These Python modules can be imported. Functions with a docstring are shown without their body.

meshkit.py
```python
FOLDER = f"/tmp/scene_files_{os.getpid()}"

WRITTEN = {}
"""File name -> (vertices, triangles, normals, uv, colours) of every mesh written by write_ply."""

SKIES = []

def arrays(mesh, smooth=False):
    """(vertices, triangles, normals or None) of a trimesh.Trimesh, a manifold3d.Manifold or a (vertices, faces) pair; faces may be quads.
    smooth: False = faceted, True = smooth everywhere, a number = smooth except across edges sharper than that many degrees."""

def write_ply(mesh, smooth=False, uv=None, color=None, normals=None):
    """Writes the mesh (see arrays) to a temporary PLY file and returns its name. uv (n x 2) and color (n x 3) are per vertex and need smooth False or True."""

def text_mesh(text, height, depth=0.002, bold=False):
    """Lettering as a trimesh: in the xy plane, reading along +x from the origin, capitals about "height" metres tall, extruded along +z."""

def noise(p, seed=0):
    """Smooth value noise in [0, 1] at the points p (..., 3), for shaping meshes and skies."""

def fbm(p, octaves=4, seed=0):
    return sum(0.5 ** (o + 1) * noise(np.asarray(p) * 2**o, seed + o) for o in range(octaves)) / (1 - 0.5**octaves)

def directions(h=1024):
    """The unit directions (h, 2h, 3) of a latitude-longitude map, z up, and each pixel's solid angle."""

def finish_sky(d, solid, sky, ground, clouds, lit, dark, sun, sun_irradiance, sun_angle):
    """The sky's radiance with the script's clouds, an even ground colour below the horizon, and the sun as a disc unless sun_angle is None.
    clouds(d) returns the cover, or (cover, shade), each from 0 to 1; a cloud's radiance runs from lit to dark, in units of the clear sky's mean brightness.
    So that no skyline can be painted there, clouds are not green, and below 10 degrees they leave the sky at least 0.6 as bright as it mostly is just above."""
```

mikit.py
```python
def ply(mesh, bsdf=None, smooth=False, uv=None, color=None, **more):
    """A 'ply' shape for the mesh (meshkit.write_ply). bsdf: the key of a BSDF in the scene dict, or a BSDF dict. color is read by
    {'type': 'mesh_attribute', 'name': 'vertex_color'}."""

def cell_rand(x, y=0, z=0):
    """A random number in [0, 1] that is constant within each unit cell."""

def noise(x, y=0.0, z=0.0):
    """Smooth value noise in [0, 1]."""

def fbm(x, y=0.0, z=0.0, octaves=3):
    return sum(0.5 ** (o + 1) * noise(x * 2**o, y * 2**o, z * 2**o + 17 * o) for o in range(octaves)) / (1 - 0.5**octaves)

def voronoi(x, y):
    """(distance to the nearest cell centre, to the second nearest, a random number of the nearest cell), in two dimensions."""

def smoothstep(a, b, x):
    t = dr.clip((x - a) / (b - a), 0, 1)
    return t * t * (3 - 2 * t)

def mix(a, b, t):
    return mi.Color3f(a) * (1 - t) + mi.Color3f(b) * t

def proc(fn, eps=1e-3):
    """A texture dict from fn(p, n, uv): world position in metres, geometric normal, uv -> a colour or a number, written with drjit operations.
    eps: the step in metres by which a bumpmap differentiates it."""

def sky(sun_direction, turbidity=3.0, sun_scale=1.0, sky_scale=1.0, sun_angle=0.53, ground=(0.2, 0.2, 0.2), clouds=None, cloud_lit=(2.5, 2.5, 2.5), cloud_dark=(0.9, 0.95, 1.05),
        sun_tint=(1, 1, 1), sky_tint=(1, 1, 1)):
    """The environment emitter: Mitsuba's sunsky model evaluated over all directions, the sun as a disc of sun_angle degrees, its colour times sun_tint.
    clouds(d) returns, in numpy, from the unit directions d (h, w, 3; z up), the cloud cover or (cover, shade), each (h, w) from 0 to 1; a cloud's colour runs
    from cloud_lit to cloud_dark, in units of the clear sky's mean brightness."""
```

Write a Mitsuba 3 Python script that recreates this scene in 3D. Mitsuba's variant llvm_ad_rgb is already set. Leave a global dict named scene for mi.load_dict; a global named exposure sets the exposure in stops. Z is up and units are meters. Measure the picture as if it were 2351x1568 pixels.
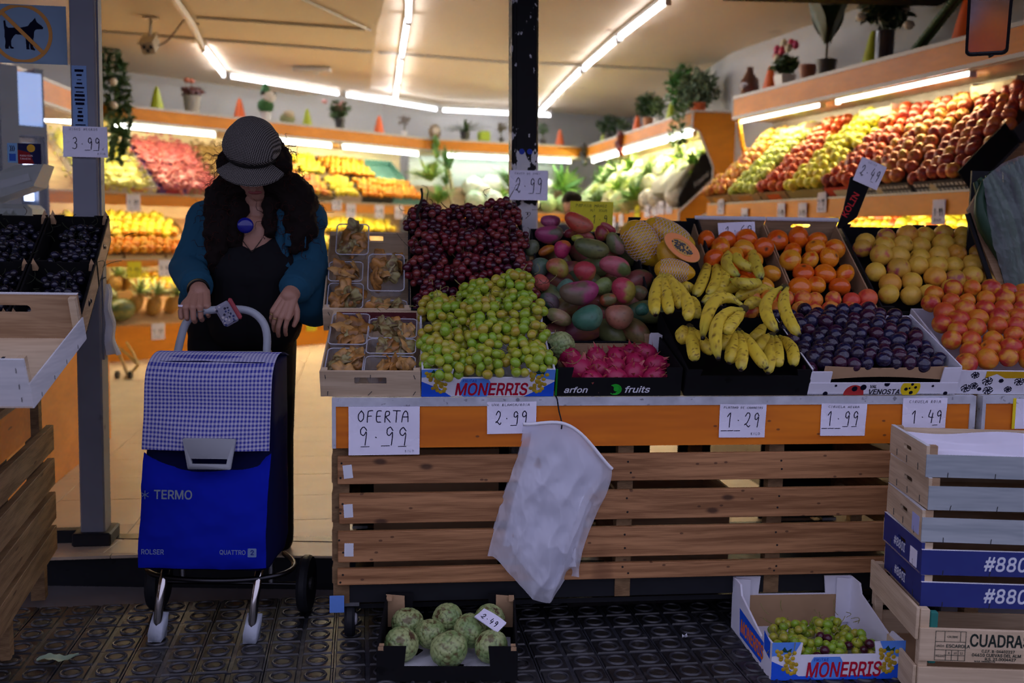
import math, random
import numpy as np
import drjit as dr
import mitsuba as mi
import trimesh
import manifold3d as mf
import meshkit, mikit
from shapely.geometry import LineString, Polygon, Point, box as sbox
from shapely.ops import unary_union
from shapely import affinity
from mikit import noise, fbm, voronoi, cell_rand, smoothstep, mix, proc

T = mi.ScalarTransform4f
scene, labels = {}, {}
rng = np.random.default_rng(11)

# ------------------------------------------------------------------ camera, sky, exposure
PITCH, ROLL, EYE = math.atan(244 / 2300), 0.0145, np.array([0, 0, 1.28])
cp, sp = math.cos(PITCH), math.sin(PITCH)
up_c = np.array([-math.sin(ROLL), math.cos(ROLL) * sp, math.cos(ROLL) * cp])
scene['camera'] = {'type': 'thinlens', 'fov': 2 * math.degrees(math.atan(1175.5 / 2300)), 'fov_axis': 'x',
                   'aperture_radius': 0.0078, 'focus_distance': 3.12, 'near_clip': 0.02, 'far_clip': 200.0,
                   'to_world': T().look_at(origin=EYE.tolist(), target=(EYE + [0, cp, -sp]).tolist(), up=up_c.tolist())}
exposure = 0.38


def overcast(d):
    n = meshkit.fbm(d * np.array([2.2, 2.2, 5.0]) + 3.1, 4)
    return np.full(n.shape, 1.0), np.clip((n - 0.35) * 1.6, 0, 1)


scene['sky'] = mikit.sky((0.2, -0.6, 0.5), turbidity=4, sun_scale=0.0, sky_scale=6.2, ground=(0.10, 0.10, 0.11), clouds=overcast,
                         cloud_lit=(0.90, 0.88, 1.30), cloud_dark=(0.70, 0.70, 1.08))
TUBE_CEIL = (13.5, 14.0, 16.0)
TUBE_SHELF = (92.0, 77.0, 45.0)
TUBE_MINT = (26.0, 33.0, 31.0)

# ------------------------------------------------------------------ small geometry kit


def RM(axis, deg):
    a = math.radians(deg); c, s = math.cos(a), math.sin(a)
    M = np.eye(4)
    i, j = {'x': (1, 2), 'y': (2, 0), 'z': (0, 1)}[axis]
    M[i, i] = c; M[i, j] = -s; M[j, i] = s; M[j, j] = c
    return M


def TR(x, y=None, z=None):
    M = np.eye(4)
    M[:3, 3] = x if y is None else (x, y, z)
    return M


def SC(x, y=None, z=None):
    return np.diag([x, x if y is None else y, x if z is None else z, 1.0])


def xf(m, M):
    v = m[0] @ M[:3, :3].T + M[:3, 3]
    f = m[1][:, ::-1] if np.linalg.det(M[:3, :3]) < 0 else m[1]
    return v, f


def cat(ms):
    vs, fs, n = [], [], 0
    for v, f in ms:
        vs.append(v); fs.append(f + n); n += len(v)
    return np.vstack(vs), np.vstack(fs)


BF = np.array([[0, 2, 1], [1, 2, 3], [4, 5, 6], [5, 7, 6], [0, 1, 4], [1, 5, 4], [2, 6, 3], [3, 6, 7], [0, 4, 2], [2, 4, 6], [1, 3, 5], [3, 7, 5]])


def bx(x0, x1, y0, y1, z0, z1):
    v = np.array([[x, y, z] for z in (z0, z1) for y in (y0, y1) for x in (x0, x1)], float)
    return v, BF.copy()


def hull(pts):
    h = trimesh.convex.convex_hull(np.asarray(pts, float))
    return np.array(h.vertices), np.array(h.faces)


def cbx(x0, x1, y0, y1, z0, z1, r=0.003):
    P = []
    for x, sx in ((x0, 1), (x1, -1)):
        for y, sy in ((y0, 1), (y1, -1)):
            for z, sz in ((z0, 1), (z1, -1)):
                P += [[x, y + sy * r, z + sz * r], [x + sx * r, y, z + sz * r], [x + sx * r, y + sy * r, z]]
    return hull(P)


def lathe(prof, n=24, a0=0, a1=2 * math.pi):
    prof = np.asarray(prof, float); full = abs(a1 - a0 - 2 * math.pi) < 1e-6
    ang = np.linspace(a0, a1, n, endpoint=not full)
    v = np.stack([prof[:, None, 0] * np.cos(ang), prof[:, None, 0] * np.sin(ang), np.repeat(prof[:, 1:2], len(ang), 1)], -1).reshape(-1, 3)
    m = len(ang); f = []
    for i in range(len(prof) - 1):
        for j in range(m if full else m - 1):
            k = (j + 1) % m
            f += [[i * m + j, i * m + k, (i + 1) * m + k], [i * m + j, (i + 1) * m + k, (i + 1) * m + j]]
    return v, np.array(f)


def smooth_path(p, n):
    p = np.asarray(p, float)
    from scipy.interpolate import CubicSpline
    t = np.r_[0, np.cumsum(np.linalg.norm(np.diff(p, axis=0), axis=1))]
    return CubicSpline(t, p)(np.linspace(0, t[-1], n))


def tube(p, r, n=10, squash=None):
    p = np.asarray(p, float); r = np.broadcast_to(r, (len(p),)).astype(float)
    t = np.gradient(p, axis=0); t /= np.linalg.norm(t, axis=1, keepdims=True) + 1e-12
    a = np.cross(t[0], [0, 0, 1.0] if abs(t[0][2]) < .9 else [1.0, 0, 0]); a /= np.linalg.norm(a)
    A = []
    for k in range(len(p)):
        a = a - t[k] * (a @ t[k]); a /= np.linalg.norm(a) + 1e-12; A.append(a)
    A = np.array(A); B = np.cross(t, A); ang = np.arange(n) * 2 * math.pi / n
    v = (p[:, None] + r[:, None, None] * (np.cos(ang)[None, :, None] * A[:, None] + np.sin(ang)[None, :, None] * B[:, None])).reshape(-1, 3)
    f = []
    for i in range(len(p) - 1):
        for j in range(n):
            k = (j + 1) % n
            f += [[i * n + j, i * n + k, (i + 1) * n + k], [i * n + j, (i + 1) * n + k, (i + 1) * n + j]]
    b = len(v); v = np.vstack([v, p[:1], p[-1:]])
    for j in range(n):
        k = (j + 1) % n
        f += [[b, k, j], [b + 1, (len(p) - 1) * n + j, (len(p) - 1) * n + k]]
    return v, np.array(f)


def prism(poly, d):
    """polygon (list of xy or shapely) extruded 0..d along +z"""
    g = poly if hasattr(poly, 'geom_type') else Polygon(poly)
    gs = [x for x in getattr(g, 'geoms', [g]) if x.area > 1e-9]
    out = []
    for x in gs:
        m = trimesh.creation.extrude_polygon(x, d, engine='earcut')
        out.append((np.array(m.vertices), np.array(m.faces)))
    return cat(out)


_ico = {}


def ico(n=2):
    if n not in _ico:
        m = trimesh.creation.icosphere(n); _ico[n] = (np.array(m.vertices), np.array(m.faces))
    return _ico[n][0].copy(), _ico[n][1]


def grid(nu, nv, fn):
    u, v = np.meshgrid(np.linspace(0, 1, nu), np.linspace(0, 1, nv))
    P = fn(u.ravel(), v.ravel())
    i, j = np.meshgrid(np.arange(nu - 1), np.arange(nv - 1)); a = (j * nu + i).ravel()
    f = np.vstack([np.stack([a, a + 1, a + nu + 1], 1), np.stack([a, a + nu + 1, a + nu], 1)])
    return np.asarray(P), f


def smooth_union(chains, res=0.012, it=8):
    """chains: list of (p0, r0, p1, r1) bones; returns one smooth continuous mesh"""
    ms = []
    for p0, r0, p1, r1 in chains:
        a = mf.Manifold.sphere(r0, 18).translate(list(map(float, p0))); b = mf.Manifold.sphere(r1, 18).translate(list(map(float, p1)))
        ms.append(mf.Manifold.batch_hull([a, b]))
    m = mf.Manifold.batch_boolean(ms, mf.OpType.Add).refine_to_length(res).to_mesh()
    t = trimesh.Trimesh(m.vert_properties[:, :3], m.tri_verts, process=True)
    trimesh.smoothing.filter_taubin(t, lamb=.5, nu=.52, iterations=it)
    return np.array(t.vertices), np.array(t.faces)


def basis(o, u, v, w):
    M = np.eye(4); M[:3, 0] = u; M[:3, 1] = v; M[:3, 2] = w; M[:3, 3] = o
    return M


def unit(v):
    v = np.asarray(v, float); return v / np.linalg.norm(v)


def align(o, z, roll=0):
    """frame at o whose local z points along z"""
    z = unit(z); x = np.cross([0, 0, 1.0], z)
    x = np.array([1.0, 0, 0]) if np.linalg.norm(x) < 1e-6 else unit(x)
    return basis(o, x, np.cross(z, x), z) @ RM('z', roll)


def rgb(*c):
    """display colour 0..255 to linear"""
    c = np.array(c if len(c) > 1 else c[0], float) / 255
    return np.where(c < .04045, c / 12.92, ((c + .055) / 1.055) ** 2.4)


# ------------------------------------------------------------------ scene bookkeeping


def numbered(key):
    if key not in scene and key not in labels:
        return key
    k = 1
    while f'{key}_{k:03d}' in scene or f'{key}_{k:03d}' in labels:
        k += 1
    return f'{key}_{k:03d}'


_next = {}


def newkey(key):
    if key not in _next:
        _next[key] = 0; return key
    _next[key] += 1
    return f'{key}_{_next[key]:03d}'


def thing(name, label, cat_, group=None):
    k = newkey(name); labels[k] = {'label': label, 'category': cat_}
    if group: labels[k]['group'] = group
    return k


FLATS = ('matte', 'satin', 'wax', 'gloss', 'berry', 'leaf', 'cloth', 'skin', 'metal', 'chrome')


def shape(m, mat, smooth=False, color=None):
    """a ply dict; one colour for the whole mesh rides in its uv, several colours in a vertex attribute"""
    v, f = m
    if color is None:
        assert mat not in FLATS, mat
        return mikit.ply((v, f), 'mat_' + mat, smooth)
    if smooth not in (False, True):
        v, f, _ = meshkit.arrays((v, f), smooth); smooth = True
    color = np.clip(np.asarray(color, float), 0, .999)
    if color.ndim == 1:
        uv = np.tile([math.floor(color[0] * 1000) + .05 + .9 * color[1], color[2]], (len(v), 1))
        return mikit.ply((v, f), 'mat_' + mat, smooth, uv=uv)
    return mikit.ply((v, f), 'mat_' + mat + '_mix', smooth, color=color)


def shape_parts(ms, mat):
    """several meshes, each of one colour, as one smooth-shaded ply"""
    vs, fs, us, n = [], [], [], 0
    for m, c in ms:
        v, f, _ = meshkit.arrays(m, 30)
        vs.append(v); fs.append(f + n); n += len(v); us.append(np.tile([math.floor(c[0] * 1000) + .05 + .9 * c[1], c[2]], (len(v), 1)))
    return mikit.ply((np.vstack(vs), np.vstack(fs)), 'mat_' + mat, True, uv=np.vstack(us))


_groups = {}


def put(key, sh, M=None, label=None):
    """one entry; with M a 4x4 it is a copy of a shared shape"""
    if M is None:
        scene[key] = sh
    else:
        if sh['filename'] not in _groups:
            _groups[sh['filename']] = f'shared_{len(_groups)}'
            scene[_groups[sh['filename']]] = {'type': 'shapegroup', 'piece': sh}
        scene[key] = {'type': 'instance', 'group': {'type': 'ref', 'id': _groups[sh['filename']]}, 'to_world': T(np.asarray(M, float))}
    if label: labels[key] = {**labels.get(key, {}), 'label': label}
    return key


def part(parent, name, m, mat, smooth=False, color=None, label=None, M=None):
    return put(newkey(parent + '__' + name), shape(m if M is None else xf(m, M), mat, smooth, color), None, label)


def single(name, label, cat_, m, mat, smooth=False, color=None, group=None, M=None):
    return put(thing(name, label, cat_, group), shape(m if M is None else xf(m, M), mat, smooth, color))


def struct(name, m, mat, label, smooth=False, color=None, kind='structure'):
    k = newkey(name); labels[k] = {'label': label, 'kind': kind}
    if m is not None: put(k, shape(m, mat, smooth, color))
    return k


# ------------------------------------------------------------------ materials


def mat(name, d):
    scene['mat_' + name] = d


def two(d):
    return {'type': 'twosided', 'b': d}


def C3(c):
    return {'type': 'rgb', 'value': [float(x) for x in c]}


def pr(base, rough=.5, spec=.5, metal=0.0, **kw):
    d = {'type': 'principled', 'base_color': base if isinstance(base, dict) else C3(base), 'roughness': rough if isinstance(rough, dict) else float(rough), 'metallic': float(metal), **kw}
    if not metal: d['specular'] = float(spec)
    return d


VC = {'type': 'mesh_attribute', 'name': 'vertex_color'}


def _flat(p, n, uv):
    r = dr.floor(uv.x)
    return mi.Color3f(r / 1000, (uv.x - r - .05) / .9, uv.y)


FLAT = proc(_flat)
for nm_, rough_, spec_, metal_, kw_ in (('matte', .8, .25, 0, {}), ('satin', .45, .5, 0, {}), ('wax', .40, .5, 0, {}), ('gloss', .16, .6, 0, {}), ('berry', .24, .55, 0, {}), ('leaf', .5, .4, 0, {}),
                                        ('cloth', .9, .15, 0, {'sheen': .3}), ('skin', .5, .4, 0, {}), ('metal', .34, .5, 1.0, {}), ('chrome', .12, .5, 1.0, {})):
    mat(nm_, two(pr(FLAT, rough_, spec_, metal_, **kw_)))
    if nm_ not in ('metal', 'chrome', 'cloth'): mat(nm_ + '_mix', two(pr(VC, rough_, spec_, metal_, **kw_)))
mat('mirror', two({'type': 'roughconductor', 'material': 'none', 'alpha': 0.02}))
mat('glass', {'type': 'thindielectric', 'int_ior': 1.25})
mat('clear_plastic', {'type': 'blendbsdf', 'weight': .10, 'a': {'type': 'thindielectric', 'int_ior': 1.45}, 'b': two(pr((.75, .76, .82), .25, .6))})
mat('clear_film', {'type': 'blendbsdf', 'weight': .10, 'a': {'type': 'thindielectric', 'int_ior': 1.35}, 'b': two(pr((.8, .82, .9), .3, .6))})
mat('bag_film', {'type': 'blendbsdf', 'weight': .62, 'a': {'type': 'thindielectric', 'int_ior': 1.3}, 'b': {'type': 'principledthin', 'base_color': C3((.86, .88, .95)), 'roughness': .32, 'diff_trans': .9}})
mat('ink', two({'type': 'diffuse', 'reflectance': C3((.008, .008, .02))}))


def wood(dark, light, sx, sy, sz, knots=0.0, rough=.6, seed=0.0, streak=None):
    d0, l0 = [float(x) for x in dark], [float(x) for x in light]

    def fn(p, n, uv):
        warp = fbm(p.x * 2.0 + seed, p.y * 2.0, p.z * 2.0)
        g = fbm(p.x * sx + 1.7 * warp + seed, p.y * sy + 2.5 * warp, p.z * sz + 3.0 * warp, 4)
        fine = noise(p.x * sx * 6, p.y * sy * 6, p.z * sz * 6)
        c = mix(d0, l0, smoothstep(.25, .75, g * .8 + fine * .2))
        patch = fbm(p.x * 1.3 + seed * 2, p.y * 3.1, p.z * 3.7 + seed)
        c = c * (0.82 + 0.36 * patch)
        if knots:
            a, b, k = voronoi(p.x * 5.2 + seed, p.z * 11.0 + p.y * 3.0 + seed)
            kn = smoothstep(.15, .05, a) * dr.select(k > 1 - knots, 1.0, 0.0)
            c = mix(c, mi.Color3f(.045, .018, .008), kn * .85)
            a2, b2, k2 = voronoi(p.x * 13.0 + 5 + seed, p.z * 22.0 + seed)
            c = mix(c, mi.Color3f(.05, .02, .01), smoothstep(.10, .05, a2) * dr.select(k2 > .8, .7, 0.0))
        if streak is not None:
            s = smoothstep(.66, .8, fbm(p.x * 5.0 + 9 + seed, p.y * 3, p.z * 1.2, 4))
            c = mix(c, mi.Color3f(streak), s * .7)
        return c
    return pr(proc(fn), rough, .35)


mat('orange_board', two(wood((.54, .125, .003), (.70, .19, .004), 1.0, 6, 14, knots=.10, rough=.5, streak=(.30, .05, .004))))
mat('orange_laminate', two(wood((.58, .19, .008), (.68, .24, .010), .8, 4, 9, rough=.42)))
mat('pine', two(wood((.20, .085, .030), (.42, .205, .085), 1.6, 30, 60, knots=.30, rough=.65, streak=(.14, .055, .022))))
mat('pine_old', two(wood((.13, .070, .028), (.24, .145, .065), 20, 2.0, 50, knots=.12, rough=.7, seed=4.0, streak=(.10, .05, .02))))
mat('crate_wood', two(wood((.46, .34, .21), (.60, .47, .31), 3, 3, 40, rough=.75, seed=7.0)))
mat('white_wood', two(wood((.52, .54, .56), (.66, .67, .68), 3, 3, 30, rough=.7, seed=2.0)))
mat('grey_wood', two(wood((.24, .28, .30), (.36, .40, .41), 3, 3, 30, rough=.7, seed=3.0)))
mat('brown_wood', two(wood((.28, .17, .09), (.42, .28, .16), 3, 3, 40, rough=.75, seed=9.0)))


def speck(base, amt, s, dark=(.02, .02, .02), thr=.7, rough=.6, spec=.35, metal=0.0):
    b = [float(x) for x in base]; dk = [float(x) for x in dark]

    def fn(p, n, uv):
        g = fbm(p.x * s, p.y * s, p.z * s, 4)
        c = mi.Color3f(b) * (1 - amt + 2 * amt * g)
        return mix(c, dk, smoothstep(thr, thr + .1, fbm(p.x * s * 2.3 + 7, p.y * s * 2.3, p.z * s * 2.3, 4)) * .75)
    return two(pr(proc(fn), rough, spec, metal))


mat('paper', speck((.74, .73, .84), .05, 9.0, (.6, .6, .62), .8, .85, .2))
mat('yellow_paper', speck((.72, .66, .04), .06, 9.0, (.6, .5, .05), .8, .85, .2))
mat('galvanized', speck((.42, .44, .48), .35, 22.0, (.10, .10, .12), .66, .5, .5))
mat('pole_paint', speck((.17, .18, .21), .14, 6.0, (.10, .10, .11), .72, .55, .4))
mat('cardboard', speck((.38, .24, .13), .12, 12.0, (.22, .13, .07), .74, .85, .2))
mat('white_card', speck((.66, .66, .72), .05, 10.0, (.5, .5, .5), .8, .7, .3))
mat('black_card', speck((.008, .008, .009), .2, 12.0, (.004, .004, .004), .7, .75, .06))
mat('black_plastic', speck((.012, .013, .016), .2, 12.0, (.005, .005, .005), .7, .5, .2))
mat('blue_card', speck((.02, .03, .17), .1, 12.0, (.01, .01, .08), .74, .6, .3))
mat('ceiling', speck((.64, .53, .39), .04, 1.5, (.53, .43, .32), .74, .7, .3))
mat('wall_white', speck((.46, .46, .46), .05, 2.0, (.5, .48, .45), .78, .8, .3))
mat('floor_tile', speck((.55, .44, .31), .10, 7.0, (.25, .17, .10), .76, .35, .5))
mat('grout', two(pr((.16, .12, .08), .9, .2)))
mat('facade', speck((.16, .15, .15), .15, 4.0, (.06, .06, .06), .72, .9, .2))


def _pavement(p, n, uv):
    r = dr.floor(uv.x)
    own = mi.Color3f(r / 1000, (uv.x - r - .05) / .9, uv.y)
    g = fbm(p.x * 9, p.y * 9, p.z * 9, 4)
    h = fbm(p.x * 60, p.y * 60, 3.0, 3)
    c = own * (.35 + .7 * g + .65 * h)
    c = mix(c, mi.Color3f(.009, .008, .0075), smoothstep(.56, .72, fbm(p.x * 4 + 3, p.y * 4, 1.0, 4)) * .7)
    return mix(c, mi.Color3f(.045, .045, .048), smoothstep(.66, .74, fbm(p.x * 22 + 9, p.y * 22, 5.0, 3)) * .5)


mat('pavement', two(pr(proc(_pavement), .42, .6)))


def _flaked(p, n, uv):
    a = fbm(p.x * 14, p.y * 14, p.z * 9, 5)
    b = fbm(p.x * 55 + 3, p.y * 55, p.z * 30, 4)
    k = a * .72 + b * .28
    low = smoothstep(1.95, 1.45, p.z) * .075 + smoothstep(1.42, 1.36, p.z) * .12
    m = smoothstep(.615, .635, k + low)
    return mix(mi.Color3f(.004, .004, .0045), mi.Color3f(.50, .50, .50), m)


mat('flaked_black', two(pr(proc(_flaked), .5, .15)))


def _tweed(p, n, uv):
    k = 2 * math.pi / .0085
    a = dr.sin((p.x + p.z * .6) * k) * dr.sin((p.z - p.x * .5 + p.y * .3) * k)
    return mix(mi.Color3f(.012, .011, .010), mi.Color3f(.20, .185, .17), smoothstep(-.5, .6, a))


mat('tweed', two(pr(proc(_tweed), .95, .1)))


def _gingham(p, n, uv):
    k = 1 / .0115
    fx, fz = (p.x * k) - dr.floor(p.x * k), ((p.z - .35 * p.y) * k) - dr.floor((p.z - .35 * p.y) * k)
    a = dr.select(fx < .5, 1.0, 0.0) + dr.select(fz < .5, 1.0, 0.0)
    return mix(mi.Color3f(.035, .04, .27), mi.Color3f(.42, .42, .55), a * .5)


mat('gingham', two(pr(proc(_gingham), .85, .2)))


def tube_light(name, rad):
    mat(name, two({'type': 'diffuse', 'reflectance': C3((.8, .8, .8))}))


def emitter_shape(m, rad):
    d = mikit.ply(m, {'type': 'diffuse', 'reflectance': C3((.8, .8, .8))}, False)
    d['emitter'] = {'type': 'area', 'radiance': C3(rad)}
    return d


# the counter's own frame: s along the front, t inward, z up
CY = .112
CO = np.array([-.547, 3.02, 0.0]); CE = np.array([math.cos(CY), math.sin(CY), 0]); CN = np.array([-math.sin(CY), math.cos(CY), 0])
CM = basis(CO, CE, CN, [0, 0, 1.0])


def tilted(s, t, z, tilt, yaw=0.0):
    a = CY + yaw
    u = np.array([math.cos(a), math.sin(a), 0]); n = np.array([-math.sin(a), math.cos(a), 0]); r = math.radians(tilt)
    v = n * math.cos(r) + np.array([0, 0, math.sin(r)])
    return basis(CO + CE * s + CN * t + [0, 0, z], u, v, np.cross(u, v))

# ================================================================== the setting
Z0 = 0.10                                           # shop floor above the pavement


def unit_frame(o, d):
    d = unit([d[0], d[1], 0]); return basis([o[0], o[1], 0], d, [-d[1], d[0], 0], [0, 0, 1.0])


UL = unit_frame((-3.51, 8.957), (.6705, .7419))     # left wall unit
UK = unit_frame((-1.019, 11.713), (.9197, .3926))   # back unit
UB = unit_frame((.869, 12.519), (.1764, -.9843))    # right rear unit
UR = unit_frame((1.705, 7.981), (.2778, -.9606))    # right front unit

# pavement of square tiles, each with four raised rings
struct('ground', bx(-9, 9, -7, 3.62, -.3, -.024), 'facade', 'dark bedding under the pavement tiles')
pv = struct('pavement', None, None, 'dark grey street pavement of square tiles with four rings each')


def panot():
    ms = [(bx(-.0985, .0985, -.0985, .0985, -.024, -.005), (.024, .026, .032))]
    for i in (-.05, .05):
        for j in (-.05, .05):
            b = .0445
            ms.append((hull([[i + a * b, j + c * b, -.006] for a in (-1, 1) for c in (-1, 1)] + [[i + a * (b - .003), j + c * (b - .003), 0] for a in (-1, 1) for c in (-1, 1)]), (.011, .011, .012)))
            ms.append((xf(lathe([(.0255, -.001), (.0275, .004), (.031, .0048), (.0345, -.001)], 20), TR(i, j, 0)), (.025, .026, .031)))
            ms.append((xf(lathe([(.0215, -.001), (.019, .0012), (0.0001, .0016)], 14), TR(i, j, 0)), (.016, .014, .011)))
    return ms


pan = [shape_parts([(xf(m, RM('z', 90 * k)), c) for m, c in panot()], 'pavement') for k in range(2)]
PVM = basis([.0725 - .05 * math.cos(.15), 2.68 - .05, 0], [math.cos(.15), math.sin(.15), 0], [-math.sin(.15), math.cos(.15), 0], [0, 0, 1.0])
for j in range(-1, 5):
    for i in range(-10, 8):
        c = (PVM @ [i * .2 + (.0 if j % 2 else .0), j * .2, 0, 1])[:2]
        if c[1] > 3.46 or c[1] < 2.35 or abs(c[0]) > 1.75: continue
        put(newkey(pv + '__tile'), pan[(i + j) % 2], PVM @ TR(i * .2, j * .2, float(rng.uniform(-.0015, .0015))) @ RM('z', float(rng.uniform(-.5, .5))))

# shop floor: beige tiles over a screed, threshold step at the front
struct('step_front', bx(-3.2, 4.2, 3.56, 3.74, -.3, Z0 - .006), 'black_plastic', 'worn stone threshold at the shop entrance')
fl = struct('floor', bx(-9, 5, 3.73, 16, -.3, Z0 - .012), 'grout', 'beige tiled shop floor with thin dark joints')
ft = shape(cbx(-.1985, .1985, -.1985, .1985, -.012, 0, .0012), 'floor_tile')
FLM = basis([-.66, 3.66, Z0], [math.cos(.15), math.sin(.15), 0], [-math.sin(.15), math.cos(.15), 0], [0, 0, 1.0])
for j in range(0, 20):
    for i in range(-14, 5):
        M = FLM @ TR(i * .4 + .2, j * .4 + .2, float(rng.uniform(-.0008, 0)))
        x, y = M[0, 3], M[1, 3]
        if i >= 0 and j > 9: continue
        if x < -.52 * y - .6 or x > 2.2 or y > 12 or (y > 6 and x > 1.0): continue
        put(newkey(fl + '__tile'), ft, M)
st = 'step_front'
part(st, 'track', bx(-3.2, -.45, 3.74, 3.80, Z0 - .008, Z0 + .002), 'metal', color=(.05, .05, .05))
for k in range(6):
    part(st, 'slab', cbx(-1.9 + k * .42, -1.485 + k * .42, 3.565, 3.735, -.02, Z0 + .0005, .003), 'floor_tile')

# walls, ceiling, facade above the opening
CZ = 2.90


def wall(a, b, z0, z1, th=.15):
    a, b = np.array(a, float), np.array(b, float); d = unit([*(b - a), 0]); n = np.array([-d[1], d[0], 0])
    return xf(bx(0, np.linalg.norm(b - a), 0, th, z0, z1), basis([*a, 0], d, n, [0, 0, 1.0]))


wl0, wl1 = (UL @ [-4.6, 1.1, 0, 1])[:2], (UL @ [4.0, 1.1, 0, 1])[:2]
wk1 = (UK @ [3.4, 1.0, 0, 1])[:2]
wr0, wr1, wr2 = (UB @ [-1.2, .95, 0, 1])[:2], (UR @ [-.9, .46, 0, 1])[:2], (UR @ [4.3, .46, 0, 1])[:2]
struct('wall_left', wall(wl0, wl1, 0, CZ), 'wall_white', 'white wall behind the left fruit shelves')
struct('wall_back', wall(wl1, wk1, 0, CZ), 'wall_white', 'white back wall of the shop')
struct('wall_right', cat([wall(wr0, wr1, 0, CZ), wall(wr1, wr2, 0, CZ)]), 'wall_white', 'white wall behind the right shelves')
struct('ceiling', bx(-9, 5, 3.95, 16.5, CZ, CZ + .12), 'ceiling', 'cream painted ceiling with thin seams')
struct('wall_facade', cat([wall((-9, 2.55), (-1.95, 3.62), 2.62, 9.0, .25), wall((-1.95, 3.62), (6.5, 4.9), 2.62, 9.0, .25)]), 'facade', 'grey building front above the shop opening')
struct('wall_side', cat([wall((-9, 2.5), (-3.1, 3.4), -.2, 2.7, .2), wall((2.75, 4.3), (7, 4.95), -.2, 2.7, .2)]), 'facade', 'dark building front beside the shop')
aw = struct('awning', None, None, 'dark canvas awning over the pavement, above the frame')
for j_ in range(1):
    vv = np.array([[x, y, z + d] for d in (0, .04) for x, y, z in ((-6, 2.9 - 1.25, 2.50), (6, 4.75 - 1.25, 2.50), (-6, 2.95, 2.70), (6, 4.8, 2.70))], float)
    part(aw, 'canvas', (vv, BF.copy()), 'black_card')
dp = [(-0.797, 6.466, 2.84), (-1.059, 7.797, 2.84), (-1.61, 11.322, 2.84)]
poly = [(-8.5, 4.2), (dp[0][0] + .25, 4.2), (dp[0][0], dp[0][1]), (dp[1][0], dp[1][1]), (dp[2][0], dp[2][1]), (wl1[0] - .9, wl1[1] - .9), (wl0[0], wl0[1])]
struct('ceiling_panel', xf(prism(poly, .059), TR(0, 0, 2.842)), 'ceiling', 'slightly lower cream ceiling field on the left side')
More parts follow.
